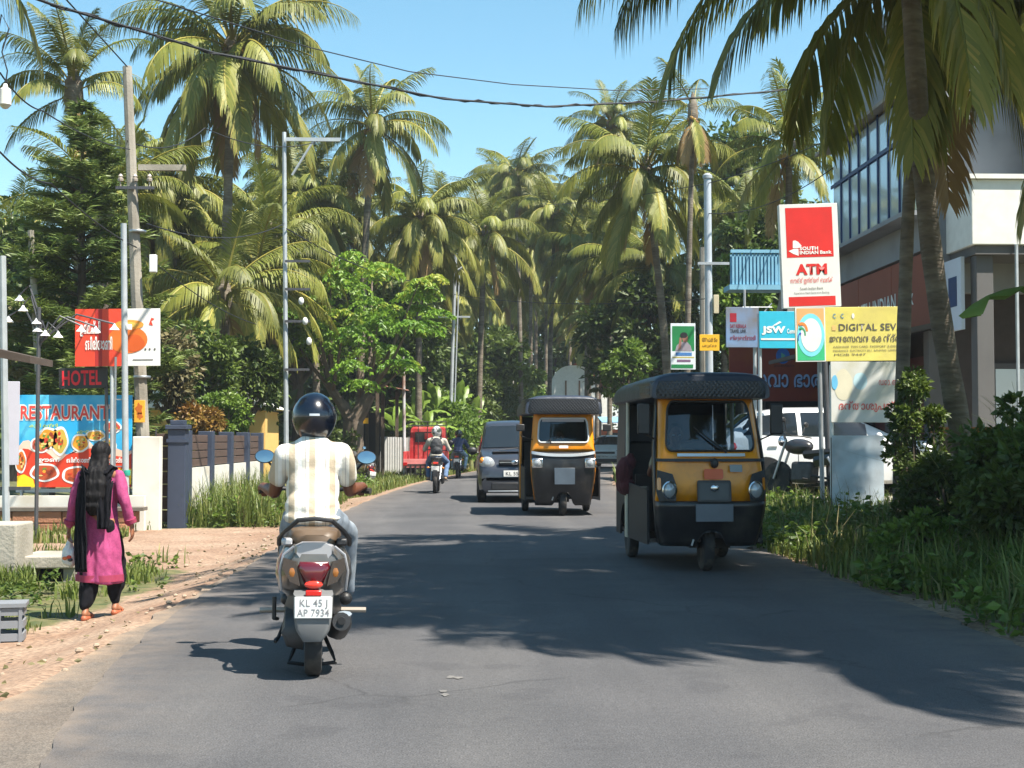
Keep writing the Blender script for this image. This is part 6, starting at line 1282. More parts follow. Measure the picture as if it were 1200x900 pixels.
def van_front():
    bar = MB().box((0, -1.775, 0.83), (0.66, 0.05, 0.115)).build('grille', black_plastic, van, bevel=.02); MB().box((0, -1.803, 0.83), (0.62, 0.012, 0.022)).build('grille_bar', chrome, bar, False); MB().ell((0, -1.815, 0.83), (0.075, 0.015, 0.05), n=12, m=6).build('emblem', chrome, bar)
    MB().box((0, -1.80, 0.34), (0.96, 0.05, 0.16)).build('lower_grille', black_plastic, van, bevel=.02); MB().box((0, -1.83, 0.24), (1.1, 0.03, 0.03)).build('bumper_lip', steel, van, bevel=.008)
    pl = MB().box((0, -1.822, 0.60), (0.46, 0.015, 0.125)).build('number_plate', white_paint, van, bevel=.004); t = obj('lettering', text_mesh('KL 55 U', .01), blk_ink, pl); t.rotation_euler = (R(90), 0, 0); t.scale = (.105,) * 3; t.location = (-0.19, -1.832, 0.565)
    for s in (-1, 1):
        hl = MB().ell((s * 0.56, -1.66, 0.80), (0.165, 0.10, 0.15), (0, s * R(-18), s * R(20)), 14, 9).build('headlight', clear_lens, van); MB().ell((s * 0.66, -1.63, 0.86), (0.07, 0.09, 0.08), n=10, m=6).build('indicator', amber_lens, hl)
        MB().box((s * 0.57, -1.745, 0.46), (0.2, 0.06, 0.14)).build('fog_lamp_recess', black_plastic, van, bevel=.03)
        mr = MB().ell((s * 0.87, -0.86, 1.06), (0.11, 0.06, 0.085), n=12, m=8).build('mirror', black_plastic, van); MB().tube([(s * .74, -.84, 1.02), (s * .82, -.85, 1.04)], .02, 6).build('mirror_arm', black_plastic, mr)
        MB().tube([(s * .30, -1.02, 1.075), (s * -.05 + .05, -0.97, 1.125)], .008, 5).build('wiper', black_plastic, van)
    MB().box((0, -1.2, 1.045), (0.9, 0.35, 0.012)).build('bonnet_vent', grey_paint, van, False)
van_front()
CP_ = [(-1.95, .34, .6, .68, .62, .5), (-1.9, .24, .70, .76, .72, .58), (-1.7, .2, .82, .90, .82, .66), (-0.95, .2, .92, 1.0, .85, .72), (-0.9, .2, .93, 1.03, .85, .72), (-0.1, .2, .96, 1.44, .85, .60), (0.15, .2, .96, 1.50, .85, .60), (0.85, .2, .97, 1.49, .85, .60), (1.45, .2, 1.0, 1.40, .845, .60), (1.78, .22, 1.0, 1.12, .82, .62), (1.90, .32, .88, .95, .78, .60)]
wc, wr_ = car('white_hatchback', 'white hatchback parked side-on behind the sign posts at right', (6.32, 24.6, 0.352), R(90), white_car, CP_, (4, 5, 8, 9), 0.85, (-1.3, 1.27), 0.30)
for s in (-1, 1):
    MB().box((s * 0.857, 0.25, 0.80), (0.02, 0.16, 0.025)).build('door_handle', white_car, wc, bevel=.006); MB().box((s * 0.857, 1.15, 0.84), (0.02, 0.16, 0.025)).build('door_handle', white_car, wc, bevel=.006)
    MB().tube([(s * .853, .72, .3), (s * .853, .72, .94)], .004, 4).build('door_seam', black_plastic, wc); MB().tube([(s * .853, -.35, .3), (s * .853, -.4, .94)], .004, 4).build('door_seam', black_plastic, wc)
    MB().ell((s * .72, 1.80, .82), (.12, .08, .12), n=10, m=6).build('tail_light', red_lens, wc); MB().ell((s * .94, -.62, 1.0), (.09, .06, .07), n=10, m=6).build('mirror', white_car, wc)
fc, _ = car('white_car', 'white car following far behind the two autos', (XZ(716, 515, 66)[0], 66.0, 0), R(-14), white_car, CP_, (4, 5, 8, 9), 0.85, (-1.3, 1.27), 0.30)
MB().box((0, -1.93, .70), (.9, .05, .1)).build('grille', black_plastic, fc); MB().box((0, -1.95, .35), (1.1, .05, .16)).build('lower_grille', black_plastic, fc)
for s in (-1, 1): MB().ell((s * .62, -1.80, .76), (.16, .1, .09), n=10, m=6).build('headlight', clear_lens, fc)

def pickup():
    o = thing('pickup_truck', 'red mini pickup truck with black tailgate parked on the left shoulder', 'truck', (XZ(496, 515, 48.5)[0], 48.5, -0.03), R(-3)); red = mat('red_paint', lin(164, 36, 38), 0.55, var=.15, c2=lin(180, 80, 76), c2scale=3); fade = mat('faded_red', lin(214, 130, 128), 0.6, var=.15)
    MB().box((0, 0.9, 0.55), (1.36, 2.0, 0.06)).build('bed_floor', fade, o, False)
    for s in (-1, 1):
        MB().box((s * 0.66, 0.9, 0.74), (0.04, 2.0, 0.36)).build('bed_side', red, o, bevel=.008)
        for yy in (0.5, 2.4): wheel(o, (s * 0.55, yy, 0.27), 0.27, 0.15)
        tl = MB().box((s * 0.6, -0.125, 0.5), (0.14, 0.04, 0.1)).build('tail_light', red_lens, o)
    tg = MB().box((0, -0.09, 0.52), (1.34, 0.04, 0.30)).build('tailgate', fade, o, bevel=.008)
    for k in range(8): MB().box((-0.58 + k * 0.166, -0.125, 0.30), (0.05, 0.03, 0.34)).build('guard_bar', black_plastic, o, False)
    MB().box((0, -0.11, 0.47), (1.3, 0.03, 0.05)).build('guard_rail', black_plastic, o, False); MB().box((0, -0.11, 0.15), (1.3, 0.03, 0.06)).build('guard_rail', black_plastic, o, False)
    rows = []
    for y, z, w in ((1.95, 1.25, .64), (2.0, 1.72, .6), (2.1, 1.78, .58), (2.7, 1.78, .58), (2.95, 1.2, .66), (3.3, 1.05, .66), (3.38, .5, .66)): rows.append((y, z, w))
    MB().loft([[(-w, y, .35), (-w, y, z - .04), (-w + .05, y, z), (w - .05, y, z), (w, y, z - .04), (w, y, .35)] for y, z, w in rows]).build('cab', red, o, angle=30)
    cb = MB().box((0, 1.93, 1.42), (0.9, 0.03, 0.36)).build('rear_window', car_glass_d, o, bevel=.01); MB().box((0.15, 1.90, 1.45), (0.5, 0.02, 0.22)).build('window_sticker', red, cb, False)
    for z in (1.82, 1.95): MB().tube([(-.66, 1.85, z), (.66, 1.85, z)], .02, 6).build('rack_rail', black_plastic, o)
    for x in (-.66, -.33, 0, .33, .66): MB().tube([(x, 1.85, .6), (x, 1.85, 1.95)], .016, 6).build('rack_post', black_plastic, o)
pickup()
# ================================================================== scooters and motorcycles (front towards +y)
sc_grey = mat('scooter_grey', (0.13, 0.118, 0.108), 0.3, 0.5, coat=0.6, var=0.08, c2=(0.18, 0.155, 0.13), c2scale=3); sc_silver = mat('scooter_silver', (0.42, 0.42, 0.44), 0.3, 0.3, coat=0.4)
seat_m = mat('seat_vinyl', (0.10, 0.065, 0.04), 0.5, var=0.2, vscale=10); smoke_red = mat('tail_red', (0.10, 0.008, 0.014), 0.1, coat=1.0); smoke_clear = mat('indicator_clear', (0.07, 0.055, 0.045), 0.1, 0.2, coat=1.0)
def sect(y, pts): return [(x, y, z) for x, z in pts] + [(-x, y, z) for x, z in pts[::-1]]
def scooter(label, loc, rz, plate1, plate2, paint):
    o = thing('scooter', label, 'scooter', loc, rz)
    # rear body: shells from the tail forward under the seat
    def sec(y, w, zb_, zt, tw): return sect(y, [(w * .55, zb_), (w * .9, zb_ + (zt - zb_) * .15), (w, zb_ + (zt - zb_) * .42), (w * .96, zb_ + (zt - zb_) * .66), (tw + (w - tw) * .45, zt - .035), (tw, zt)])
    body = MB().loft([sec(-.40, .085, .55, .66, .06), sec(-.385, .125, .50, .70, .085), sec(-.34, .165, .455, .725, .11), sec(-.24, .195, .42, .735, .125), sec(-.1, .215, .40, .735, .13), (sec(.08, .215, .39, .72, .13)), sec(.25, .19, .36, .66, .12), sec(.36, .16, .30, .55, .11)]).build('rear_body', paint, o, angle=85)
    # seat
    MB().loft([sect(y, [(w * .8, z - .085), (w, z - .05), (w * .93, z - .012), (w * .5, z)]) for y, w, z in ((-.36, .09, .775), (-.32, .125, .80), (-.15, .15, .81), (.05, .155, .785), (.25, .135, .77), (.38, .10, .755), (.42, .05, .74))]).build('seat', seat_m, o, angle=50)
    MB().loft([sect(y, [(w * .8, z - .085), (w, z - .06), (w * .96, z - .02), (w * .6, z)]) for y, w, z in ((-.395, .095, .735), (-.37, .11, .74), (-.3, .115, .735))]).build('tail_cover', sc_silver, o, angle=50)
    # tail lamp cluster
    tl = MB().loft([sect(y, [(w * .35, zb_), (w * .62, zb_ + .05), (w * .98, zt - .03), (w * .85, zt)]) for y, w, zb_, zt in ((-.435, .062, .50, .605), (-.425, .080, .487, .622), (-.39, .095, .475, .635))]).build('tail_light', smoke_red, o, angle=60)
    MB().ell((0, -.432, .51), (.05, .014, .022), n=12, m=6).build('brake_lens', mat('brake_red', (0.75, 0.04, 0.02), .15, coat=.6), tl); MB().box((0, -.54, .476), (.085, .03, .030)).build('reflector', mat('reflector_red', (.55, .02, .015), .2), o, bevel=.006)
    for s in (-1, 1):
        il = MB().loft([[(s * x, y, z) for x, z in ((.072, .50), (.128, .525), (.172, .60), (.165, .655), (.10, .635))] for y in (-.36, -.407, -.418)]).build('indicator', smoke_clear, o, angle=60); MB().ell((s * .118, -.408, .575), (.026, .014, .040), n=10, m=6).build('bulb', mat('amber_dim', (.30, .11, .02), .2, coat=.6), il)
        MB().tube([(s * .175, -.34, .47), (s * .185, -.38, .58), (s * .165, -.385, .67), (s * .11, -.40, .715)], .008, 6).build('trim', sc_silver, o)
    # mud flap, plate
    MB().loft([sect(y, [(w * .5, zb_), (w * .9, zb_ + .06), (w, zt - .1), (w * 1.02, zt)]) for y, w, zb_, zt in ((-.548, .085, .225, .455), (-.54, .098, .215, .462), (-.50, .105, .23, .468), (-.38, .10, .40, .48))]).build('mudguard', mat('flap_grey', (.15, .152, .155), .5, var=.1), o, angle=50)
    pl = MB().box((0, -.558, .40), (.20, .008, .115)).build('number_plate', mat('plate_white', (.72, .72, .70), .4, var=.05), o, bevel=.006)
    for i, (t_, w_) in enumerate(((plate1, .15), (plate2, .17))):
        me = text_mesh(t_, .01); t = obj('lettering', me, mat('plate_ink', (.22, .22, .23), .6), pl); sx = w_ / max(v.co.x for v in me.vertices); t.rotation_euler = (R(90), 0, 0); t.scale = (sx, .054, 1); t.location = (-w_ / 2, -.5635, .407 - i * .052)
    # grab rail
    MB().tube([(-.20, -.02, .70), (-.195, -.18, .745), (-.155, -.36, .80), (-.09, -.44, .86), (0, -.455, .87), (.09, -.44, .86), (.155, -.36, .80), (.195, -.18, .745), (.20, -.02, .70)], .0135, 8).build('grab_rail', black_plastic, o)
    for s in (-1, 1): MB().box((s * .15, -.30, .735), (.06, .10, .04)).build('rail_bracket', sc_silver if s < 0 else black_plastic, o, bevel=.01)
    # dark underside and swing engine
    MB().loft([sect(y, [(w, zb_), (w * 1.05, (zb_ + zt) / 2), (w * .8, zt)]) for y, w, zb_, zt in ((-.30, .10, .36, .52), (-.1, .15, .26, .48), (.2, .16, .22, .42))]).build('inner_fender', black_plastic, o)
    MB().loft([[(x, y, z) for x, z in ((-.05, zb_), (-.05, zt), (-.15, zt - .02), (-.17, (zb_ + zt) / 2), (-.14, zb_ + .02))] for y, zb_, zt in ((-.42, .20, .30), (-.38, .15, .35), (-.1, .13, .38), (.15, .15, .34))]).build('engine_case', mat('engine_alloy', (.07, .07, .072), .55, .5, var=.3, vscale=12), o, angle=50)
    ex = MB().tube([(.11, .1, .18), (.145, -.1, .22), (.155, -.32, .29), (.155, -.39, .305)], [.03, .055, .06, .05], 14).build('exhaust', black_plastic, o); MB().tube([(.162, -.13, .275), (.172, -.35, .342)], [.042, .042], 8, flat=.4).build('heat_shield', steel, ex); MB().tube([(.155, -.385, .31), (.155, -.405, .31)], .022, 10).build('tip', black_plastic, ex)
    w = wheel(o, (.005, -.30, .215), .215, .095, rim=steel)
    MB().tube([(-.06, -.06, .20), (-.11, -.14, .10), (-.13, -.2, .055), (.0, -.22, .04), (.13, -.2, .055), (.11, -.14, .1), (.06, -.06, .2)], .012, 6).build('centre_stand', black_plastic, o)
    MB().tube([(-.13, .0, .33), (-.19, -.17, .19), (-.205, -.2, .17)], .011, 6).build('kick_lever', black_plastic, o)
    for s in (-1, 1):
        MB().tube([(s * .16, -.05, .33), (s * .30, -.06, .33)], .015, 8).build('foot_peg', mat('peg_alloy', (.42, .36, .30), .5, .4), o)
    sa = MB().tube([(-.215, -.2, .42), (-.215, -.2, .30), (-.20, -.05, .28)], .012, 6).build('saree_guard', black_plastic, o); MB().lathe([(.022, 0), (.025, .01), (.025, .26), (.02, .27)], (-.085, -.31, .24), n=8).build('shock_absorber', black_plastic, o)
    # floor, leg shield, steering
    MB().box((0, .55, .27), (.34, .42, .06)).build('footboard', black_plastic, o, bevel=.02)
    MB().loft([[(x * w, y + .06 * (abs(x) ** 2) * -1, z) for x in np.linspace(-1, 1, 9)] + [(x * w, y + .04 - .06 * abs(x) ** 2, z) for x in np.linspace(1, -1, 9)] for y, z, w in ((.74, .28, .17), (.80, .45, .22), (.82, .65, .225), (.78, .82, .16), (.74, .92, .09))]).build('leg_shield', paint, o, angle=50)
    MB().tube([(0, .98, .22), (0, .80, .70), (0, .72, .94)], .035, 8).build('steering_head', black_plastic, o)
    hb = MB().tube([(-.33, .60, .985), (-.20, .68, .995), (0, .71, .975), (.20, .68, .995), (.33, .60, .985)], .013, 8).build('handlebar', black_plastic, o)
    for s in (-1, 1):
        MB().tube([(s * .34, .595, .985), (s * .23, .66, .992)], .019, 8).build('grip', rubber, hb); MB().tube([(s * .33, .66, .975), (s * .2, .73, .985)], .007, 5).build('brake_lever', steel, hb)
        MB().tube([(s * .19, .69, 1.0), (s * .24, .66, 1.1), (s * .295, .63, 1.165)], .007, 6).build('mirror_stem', black_plastic, hb)
        c = Vector((s * .31, .63, 1.19)); mr = MB().lathe([(0, .035), (.04, .03), (.066, .012), (.072, -.012), (.07, -.022)], (0, 0, 0), 'Y', 22).build('mirror', black_plastic, o); mgl = MB().lathe([(.066, .0), (.064, -.003), (.03, -.0045), (0, -.005)], Vector((0, -.0215, 0)), 'Y', 22).build('mirror_glass', mirror_m, mr); mr.location = c; mr.scale = (.88, 1, .6); mr.rotation_euler = (R(-9), 0, s * R(6))
    MB().loft([sect(y, [(w * .5, z - .07), (w, z - .03), (w * .9, z + .04), (w * .3, z + .06)]) for y, w, z in ((.62, .08, .99), (.68, .12, 1.0), (.78, .11, 1.0), (.84, .05, .98))]).build('headlight_cowl', paint, o, angle=60)
    wheel(o, (0, 1.0, .215), .215, .09, rim=steel)
    rows = [[(x, 1.0 + (.25 + dz) * math.cos(a), .215 + (.25 + dz) * math.sin(a)) for x, dz in ((-.075, -.04), (-.05, .0), (.05, .0), (.075, -.04))] for a in np.linspace(R(10), R(170), 10)]; MB().grid(rows).build('front_mudguard', paint, o)
    return o
SC = Vector((-0.875, 8.24, 0.0))
sc0 = scooter('grey scooter ridden away from the camera, number plate and tail lamp facing', SC, R(-1.5), 'KL 45 J', 'AP 7934', sc_grey); sc0.rotation_euler = (0, R(0.8), R(6))
def pos(px, Y): x = XZ(px, 515, Y)[0]; return (x, Y, gz(x, Y))
c = copy_tree(sc0); c['label'] = 'grey scooter parked on the grass below the forked tree'; c.location = pos(424, 42); c.rotation_euler = (0, R(7), R(35))
def motorcycle(label, loc, rz, paint, plate_m_=white_paint):
    o = thing('motorcycle', label, 'motorcycle', loc, rz)
    wheel(o, (0, -.66, .30), .30, .10, rim=black_plastic); wheel(o, (0, .66, .30), .30, .085, rim=black_plastic)
    MB().loft([sect(y, [(w * .6, z - .12), (w, z - .06), (w * .8, z)]) for y, w, z in ((-.78, .05, .86), (-.70, .10, .85), (-.4, .12, .80), (.1, .12, .76))]).build('seat', black_plastic, o)
    MB().loft([sect(y, [(w * .5, zb_), (w, (zb_ + zt) / 2), (w * .75, zt)]) for y, w, zb_, zt in ((-.84, .05, .66, .76), (-.78, .09, .62, .79), (-.4, .12, .55, .74), (-.1, .10, .5, .7))]).build('tail_panel', paint, o)
    MB().ell((0, .28, .84), (.14, .28, .13), n=14, m=9).build('fuel_tank', paint, o)
    MB().box((0, .12, .42), (.24, .42, .34)).build('engine', mat('engine_alloy', (.16, .16, .165)), o, bevel=.05)
    tl = MB().box((0, -.86, .73), (.13, .04, .055)).build('tail_light', mat('brake_red', (0.75, 0.04, 0.02)), o, bevel=.012)
    MB().box((0, -.93, .60), (.19, .01, .12)).build('number_plate', plate_m_, o, bevel=.005)
    MB().loft([sect(y, [(w, zb_), (w * .9, zt)]) for y, w, zb_, zt in ((-.94, .055, .42, .56), (-.90, .06, .5, .64), (-.7, .06, .62, .68))]).build('rear_mudguard', black_plastic, o)
    for s in (-1, 1):
        MB().tube([(s * .07, -.80, .62), (s * .16, -.82, .62)], .01, 6).build('indicator_stalk', black_plastic, o); MB().ell((s * .18, -.82, .62), (.035, .025, .025), n=10, m=6).build('indicator', amber_lens, o)
        MB().tube([(s * .10, -.66, .30), (s * .11, -.4, .66)], .025, 8).build('shock_absorber', steel, o); MB().tube([(s * .08, .68, .30), (s * .08, .48, .95)], .022, 8).build('fork', steel, o); MB().tube([(s * .08, .1, .38), (s * .08, -.66, .30)], .02, 6).build('swing_arm', black_plastic, o)
        MB().tube([(s * .14, -.05, .30), (s * .27, -.05, .30)], .016, 6).build('foot_peg', black_plastic, o)
        MB().tube([(s * .2, .40, 1.06), (s * .27, .40, 1.22)], .008, 5).build('mirror_stem', black_plastic, o); MB().ell((s * .29, .40, 1.24), (.06, .02, .045), n=12, m=6).build('mirror', black_plastic, o)
    MB().tube([(-.36, .32, 1.03), (-.2, .42, 1.04), (0, .46, 1.02), (.2, .42, 1.04), (.36, .32, 1.03)], .013, 7).build('handlebar', black_plastic, o)
    MB().tube([(.12, .2, .22), (.16, -.3, .28), (.17, -.85, .42)], [.025, .045, .05], 10).build('exhaust', black_plastic, o); MB().lathe([(.02, .05), (.085, .03), (.09, -.02), (0, -.05)], (0, .62, .93), 'Y', 14).build('headlight', chrome, o)
    MB().tube([(-.11, -.45, .78), (-.12, -.82, .86), (0, -.87, .86), (.12, -.82, .86), (.11, -.45, .78)], .012, 6).build('grab_rail', black_plastic, o)
    return o
M1 = Vector((-0.70, 35.1, 0)); M2 = Vector((-0.22, 48.2, 0))
m0 = motorcycle('dark motorcycle of the rider with the backpack', M1, R(0), mat('bike_black', (.03, .03, .035), .3, coat=.5)); m0.rotation_euler = (0, R(2), R(-2))
c = copy_tree(m0); c['label'] = 'dark motorcycle of the farther rider in navy'; c.location = M2; c.rotation_euler = (0, R(-1), R(-3))
xk = XZ(947, 515, 22.6)[0]; c = copy_tree(m0); c['label'] = 'black motorcycle parked behind the sign posts at right'; c.location = (xk, 22.6, 0.352); c.rotation_euler = (0, R(8), R(38))
# ================================================================== people
def hand(mb, w, d, up, s=1.0, curl=0.6, side=1):
    """palm and five unequal bent fingers; w wrist, d pointing direction, up = back of the hand, side = thumb side sign"""
    w, d, up = Vector(w), Vector(d).normalized(), Vector(up).normalized(); sd = d.cross(up).normalized() * side; up = sd.cross(d).normalized() * side
    pc = w + d * .045 * s
    for k in (-1, 0, 1): mb.cap(w + sd * k * .012 * s, .016 * s, pc + d * .03 * s + sd * k * .024 * s, .0145 * s)
    for k, (off, L) in enumerate(((.031, .068), (.011, .078), (-.010, .072), (-.030, .056))):
        p = pc + d * .04 * s + sd * off * s; dirv = d.copy(); seg = L * s / 3
        for q in range(3):
            dirv = (dirv - up * curl * (0.75 if q else 0.5)).normalized(); p2 = p + dirv * seg; mb.cap(p, (.0092 - .0008 * q) * s, p2, (.0086 - .0008 * q) * s); p = p2
    p = w + d * .03 * s + sd * .026 * s; dv = (d * .7 + sd * .8 - up * .2).normalized(); p2 = p + dv * .034 * s; mb.cap(p, .012 * s, p2, .010 * s); dv = (d - up * curl * .8 + sd * .1).normalized(); mb.cap(p2, .0098 * s, p2 + dv * .03 * s, .008 * s)
def head(mb, c, s=1.0, yaw=0.0, pitch=0.0):
    """a head looking along +y: skull, jaw, nose, brow, lips, ears"""
    m = Euler((pitch, 0, yaw)).to_matrix(); c = Vector(c); q = lambda x, y, z: c + m @ (Vector((x, y, z)) * s); e = (pitch, 0, yaw)
    mb.ell(q(0, -.012, .03), (.075 * s, .095 * s, .09 * s), e); mb.ell(q(0, .02, -.035), (.06 * s, .072 * s, .075 * s), e); mb.ell(q(0, .055, -.085), (.03 * s, .03 * s, .024 * s), e)
    mb.cap(q(0, .088, .012), .008 * s, q(0, .108, -.022), .014 * s); mb.ell(q(0, .088, -.055), (.024 * s, .012 * s, .010 * s), e); mb.cap(q(-.04, .08, .025), .010 * s, q(.04, .08, .025), .010 * s)
    for s_ in (-1, 1): mb.ell(q(s_ * .078, -.008, -.012), (.012 * s, .022 * s, .032 * s), e); mb.ell(q(s_ * .038, .06, -.03), (.024 * s, .026 * s, .026 * s), e)
    return m
def eyes(parent, c, s=1.0, yaw=0.0, pitch=0.0):
    m = Euler((pitch, 0, yaw)).to_matrix(); c = Vector(c)
    for s_ in (-1, 1):
        e = MB().ell(c + m @ (Vector((s_ * .031, .078, .006)) * s), (.013 * s, .009 * s, .009 * s), n=10, m=6).build('eye', mat('eye_white', (.6, .58, .55), .3), parent); MB().ell(c + m @ (Vector((s_ * .031, .0865, .006)) * s), (.006 * s,) * 3, n=8, m=6).build('iris', black_plastic, e)
def lerpv(a, b, t): return Vector(a).lerp(Vector(b), t)
def rider(label, loc, rz, J, shirtm, trousm, bare_arm=True, shoe=black_plastic, seed=0, hairy=False, sc=1.0):
    """J: joints in the vehicle's frame"""
    o = thing('person', label, 'person', loc, rz); sk = MB()
    head(sk, J['head'], 1.0, J.get('yaw', 0), J.get('pitch', 0)); sk.cap(J['head'] - Vector((0, .01, .06)), .054, J['neck'] - Vector((0, 0, .06)), .062)
    sk.ell(lerpv(J['neck'], J['hip'], .3), (.14, .09, .16)); sk.ell(J['hip'], (.14, .11, .10)); sk.cap(J['neck'] - Vector((0, 0, .1)), .1, J['hip'], .11)
    for s in 'lr':
        S_, E, W_, K, A = J['sh' + s], J['el' + s], J['wr' + s], J['kn' + s], J['an' + s]; sg = -1 if s == 'l' else 1
        sk.cap(lerpv(J['neck'], S_, .3) - Vector((0, 0, .03)), .05, S_, .055); sk.cap(S_, .052, E, .039); sk.cap(E, .040, lerpv(E, W_, .4), .038); sk.cap(lerpv(E, W_, .4), .038, W_, .026)
        hand(sk, W_, J['hd'] if 'hd' in J else (W_ - E), J.get('hup', Vector((0, .1, 1))), 1.0, J.get('curl', .75), 1 if s == 'l' else -1)
        hp = J['hip'] + Vector((sg * .09, 0, 0)); sk.cap(hp, .075, K, .055); sk.cap(K, .052, lerpv(K, A, .35), .052); sk.cap(lerpv(K, A, .35), .05, A, .034); sk.cap(A - Vector((0, .03, .03)), .03, A + Vector((0, .12, -.05)), .028)
    body = fused('body', sk, skin, o, .0095, 2)
    eyes(body, J['head'], 1.0, J.get('yaw', 0), J.get('pitch', 0))
    sh = MB(); nk, hp = J['neck'], J['hip']
    b1 = lerpv(nk, hp, .28); sh.ell(b1, (.162, .112, .17)); sh.cap(nk - Vector((0, 0, .085)), .098, hp + Vector((0, 0, .12)), .12); sh.ell(lerpv(nk, hp, .62), (.15, .118, .2)); sh.ell(hp + Vector((0, -.02, .06)), (.165, .135, .13)); sh.ell(hp + Vector((.0, -.06, .01)), (.17, .11, .06))
    for s in 'lr':
        S_, E = J['sh' + s], J['el' + s]; sh.cap(nk - Vector((0, 0, .035)), .062, S_ + Vector((0, 0, .004)), .058); W_ = J['wr' + s]
        sh.cap(lerpv(nk, hp, .22) + Vector((0.09 if s == 'r' else -0.09, 0, 0)), .085, lerpv(S_, E, .35), .055)
        if bare_arm: sh.cap(S_, .062, lerpv(S_, E, .6), .062)
        else: sh.cap(S_, .062, E, .052); sh.cap(E, .056, lerpv(E, W_, .93), .042)
    shirt = fused('shirt', sh, shirtm, o, .011, 2, lambda c_: folds(.016, 5, 5, 4, seed)(c_) + folds(.009, 13, 13, 6, seed + 3)(c_) + .003 * sstep(1.0, .85, c_.z) * math.sin(c_.z * 120 + 9 * mnoise.noise(Vector((c_.x * 6, c_.y * 6, c_.z * 3)))))
    tr = MB(); tr.ell(hp + Vector((0, -.02, 0)), (.165, .135, .11))
    for s in 'lr':
        sg = -1 if s == 'l' else 1; K, A = J['kn' + s], J['an' + s]; h = hp + Vector((sg * .09, 0, 0)); tr.cap(h, .09, K, .070); tr.cap(K, .068, A + Vector((0, 0, .02)), .055)
    fused('trousers', tr, trousm, o, .011, 2, folds(.012, 14, 14, 9, seed + 1))
    for s in 'lr':
        A = J['an' + s]; m_ = MB(); m_.cap(A + Vector((0, -.035, -.035)), .042, A + Vector((0, .06, -.045)), .044); m_.cap(A + Vector((0, .06, -.045)), .044, A + Vector((0, .14, -.055)), .034); fused('shoe', m_, shoe, o, .011, 2)
    if hairy:
        m_ = MB(); H_ = J['head']; m_.ell(H_ + Vector((0, -.025, .045)), (.083, .095, .088)); m_.ell(H_ + Vector((0, -.055, .0)), (.078, .065, .08)); fused('hair', m_, hair_m, o, .01, 2, folds(.006, 40, 40, 10))
    return o
def helmet(label, c, rz, m, peak=None, stripe=None):
    o = thing('helmet', label, 'helmet', c, rz); rows = []
    def pt(a, e):  # a azimuth from the back, e elevation
        r = 1.0; x = math.sin(a) * math.cos(e); y = -math.cos(a) * math.cos(e); z = math.sin(e); zz = z * (.145 if z > 0 else .155); k = 1 - .10 * max(0, -z) ** 1.5
        return Vector((x * .128 * k, y * .15 * k - .01, zz + .02))
    for e in np.linspace(R(-72), R(89), 16):
        lim = math.pi if e > R(38) else math.pi * .68
        rows.append([pt(a, e) for a in np.linspace(-lim, lim, 31)])
    sh = MB().grid(rows).build('shell', m, o, angle=80); s_ = sh.modifiers.new('s', 'SOLIDIFY'); s_.thickness = .012; s_.offset = -1
    rows = [[pt(a, e) * 1.02 for a in np.linspace(math.pi * .66, math.pi * 1.34, 15)] for e in np.linspace(R(-25), R(42), 7)]; MB().grid(rows).build('visor', mat('visor_dark', (.03, .03, .035), .08, coat=.6), o)
    MB().tube([pt(a, R(-72)) for a in np.linspace(-math.pi * .68, math.pi * .68, 21)], .010, 6).build('rim', black_plastic, o)
    for s in (-1, 1): MB().tube([pt(s * R(85), R(-40)), pt(s * R(100), R(-62)) - Vector((0, 0, .03)), Vector((s * .03, .05, -.15))], .008, 5, flat=.4).build('strap', black_plastic, o)
    if stripe:
        rows = [[pt(a, e) * 1.012 for a in np.linspace(R(-12), R(14), 8)] for e in (R(2), R(7))]; MB().grid(rows).build('sticker', stripe, o)
        for k in range(3): rows = [[pt(R(72 + 9 * k + 10 * t), R(-48 + 55 * t)) * 1.012, pt(R(77 + 9 * k + 10 * t), R(-48 + 55 * t)) * 1.012] for t in np.linspace(0, 1, 7)]; MB().grid(rows).build('side_graphic', stripe, o)
    return o
# striped shirt: bands across x in the wearer's frame
def stripes(name, cols, width, off):
    m = mat(name, cols[0], .85, bump=.15, bscale=90); N, L = m.node_tree.nodes, m.node_tree.links; b = N['Principled BSDF']; tc = N.new('ShaderNodeTexCoord'); sx = N.new('ShaderNodeSeparateXYZ'); L.new(tc.outputs['Object'], sx.inputs[0])
    ma = N.new('ShaderNodeMath'); ma.operation = 'MULTIPLY_ADD'; ma.inputs[1].default_value = 1 / width; ma.inputs[2].default_value = off; L.new(sx.outputs['X'], ma.inputs[0]); fr = N.new('ShaderNodeMath'); fr.operation = 'FRACT'; L.new(ma.outputs[0], fr.inputs[0])
    rp = N.new('ShaderNodeValToRGB'); rp.color_ramp.interpolation = 'CONSTANT'; e = rp.color_ramp.elements; L.new(fr.outputs[0], rp.inputs[0]); k = len(cols)
    e[0].color = (*cols[0][:3], 1); e[1].position = cols[1][3]; e[1].color = (*cols[1][:3], 1)
    for c in cols[2:]: x = e.new(c[3]); x.color = (*c[:3], 1)
    L.new(rp.outputs[0], b.inputs['Base Color']); return m
cream, beige, wht, greyst = (.66, .63, .56), (.45, .37, .27), (.78, .77, .74), (.42, .38, .36)
shirt_m = stripes('striped_shirt', [cream, (*beige, .16), (*cream, .46), (*wht, .62), (*cream, .80), (*greyst, .95)], 0.115, 0.35)
jeans = mat('faded_jeans', (0.16, 0.19, 0.23), 0.9, var=0.25, vscale=14, c2=(.26, .29, .32), c2scale=5)
V = Vector
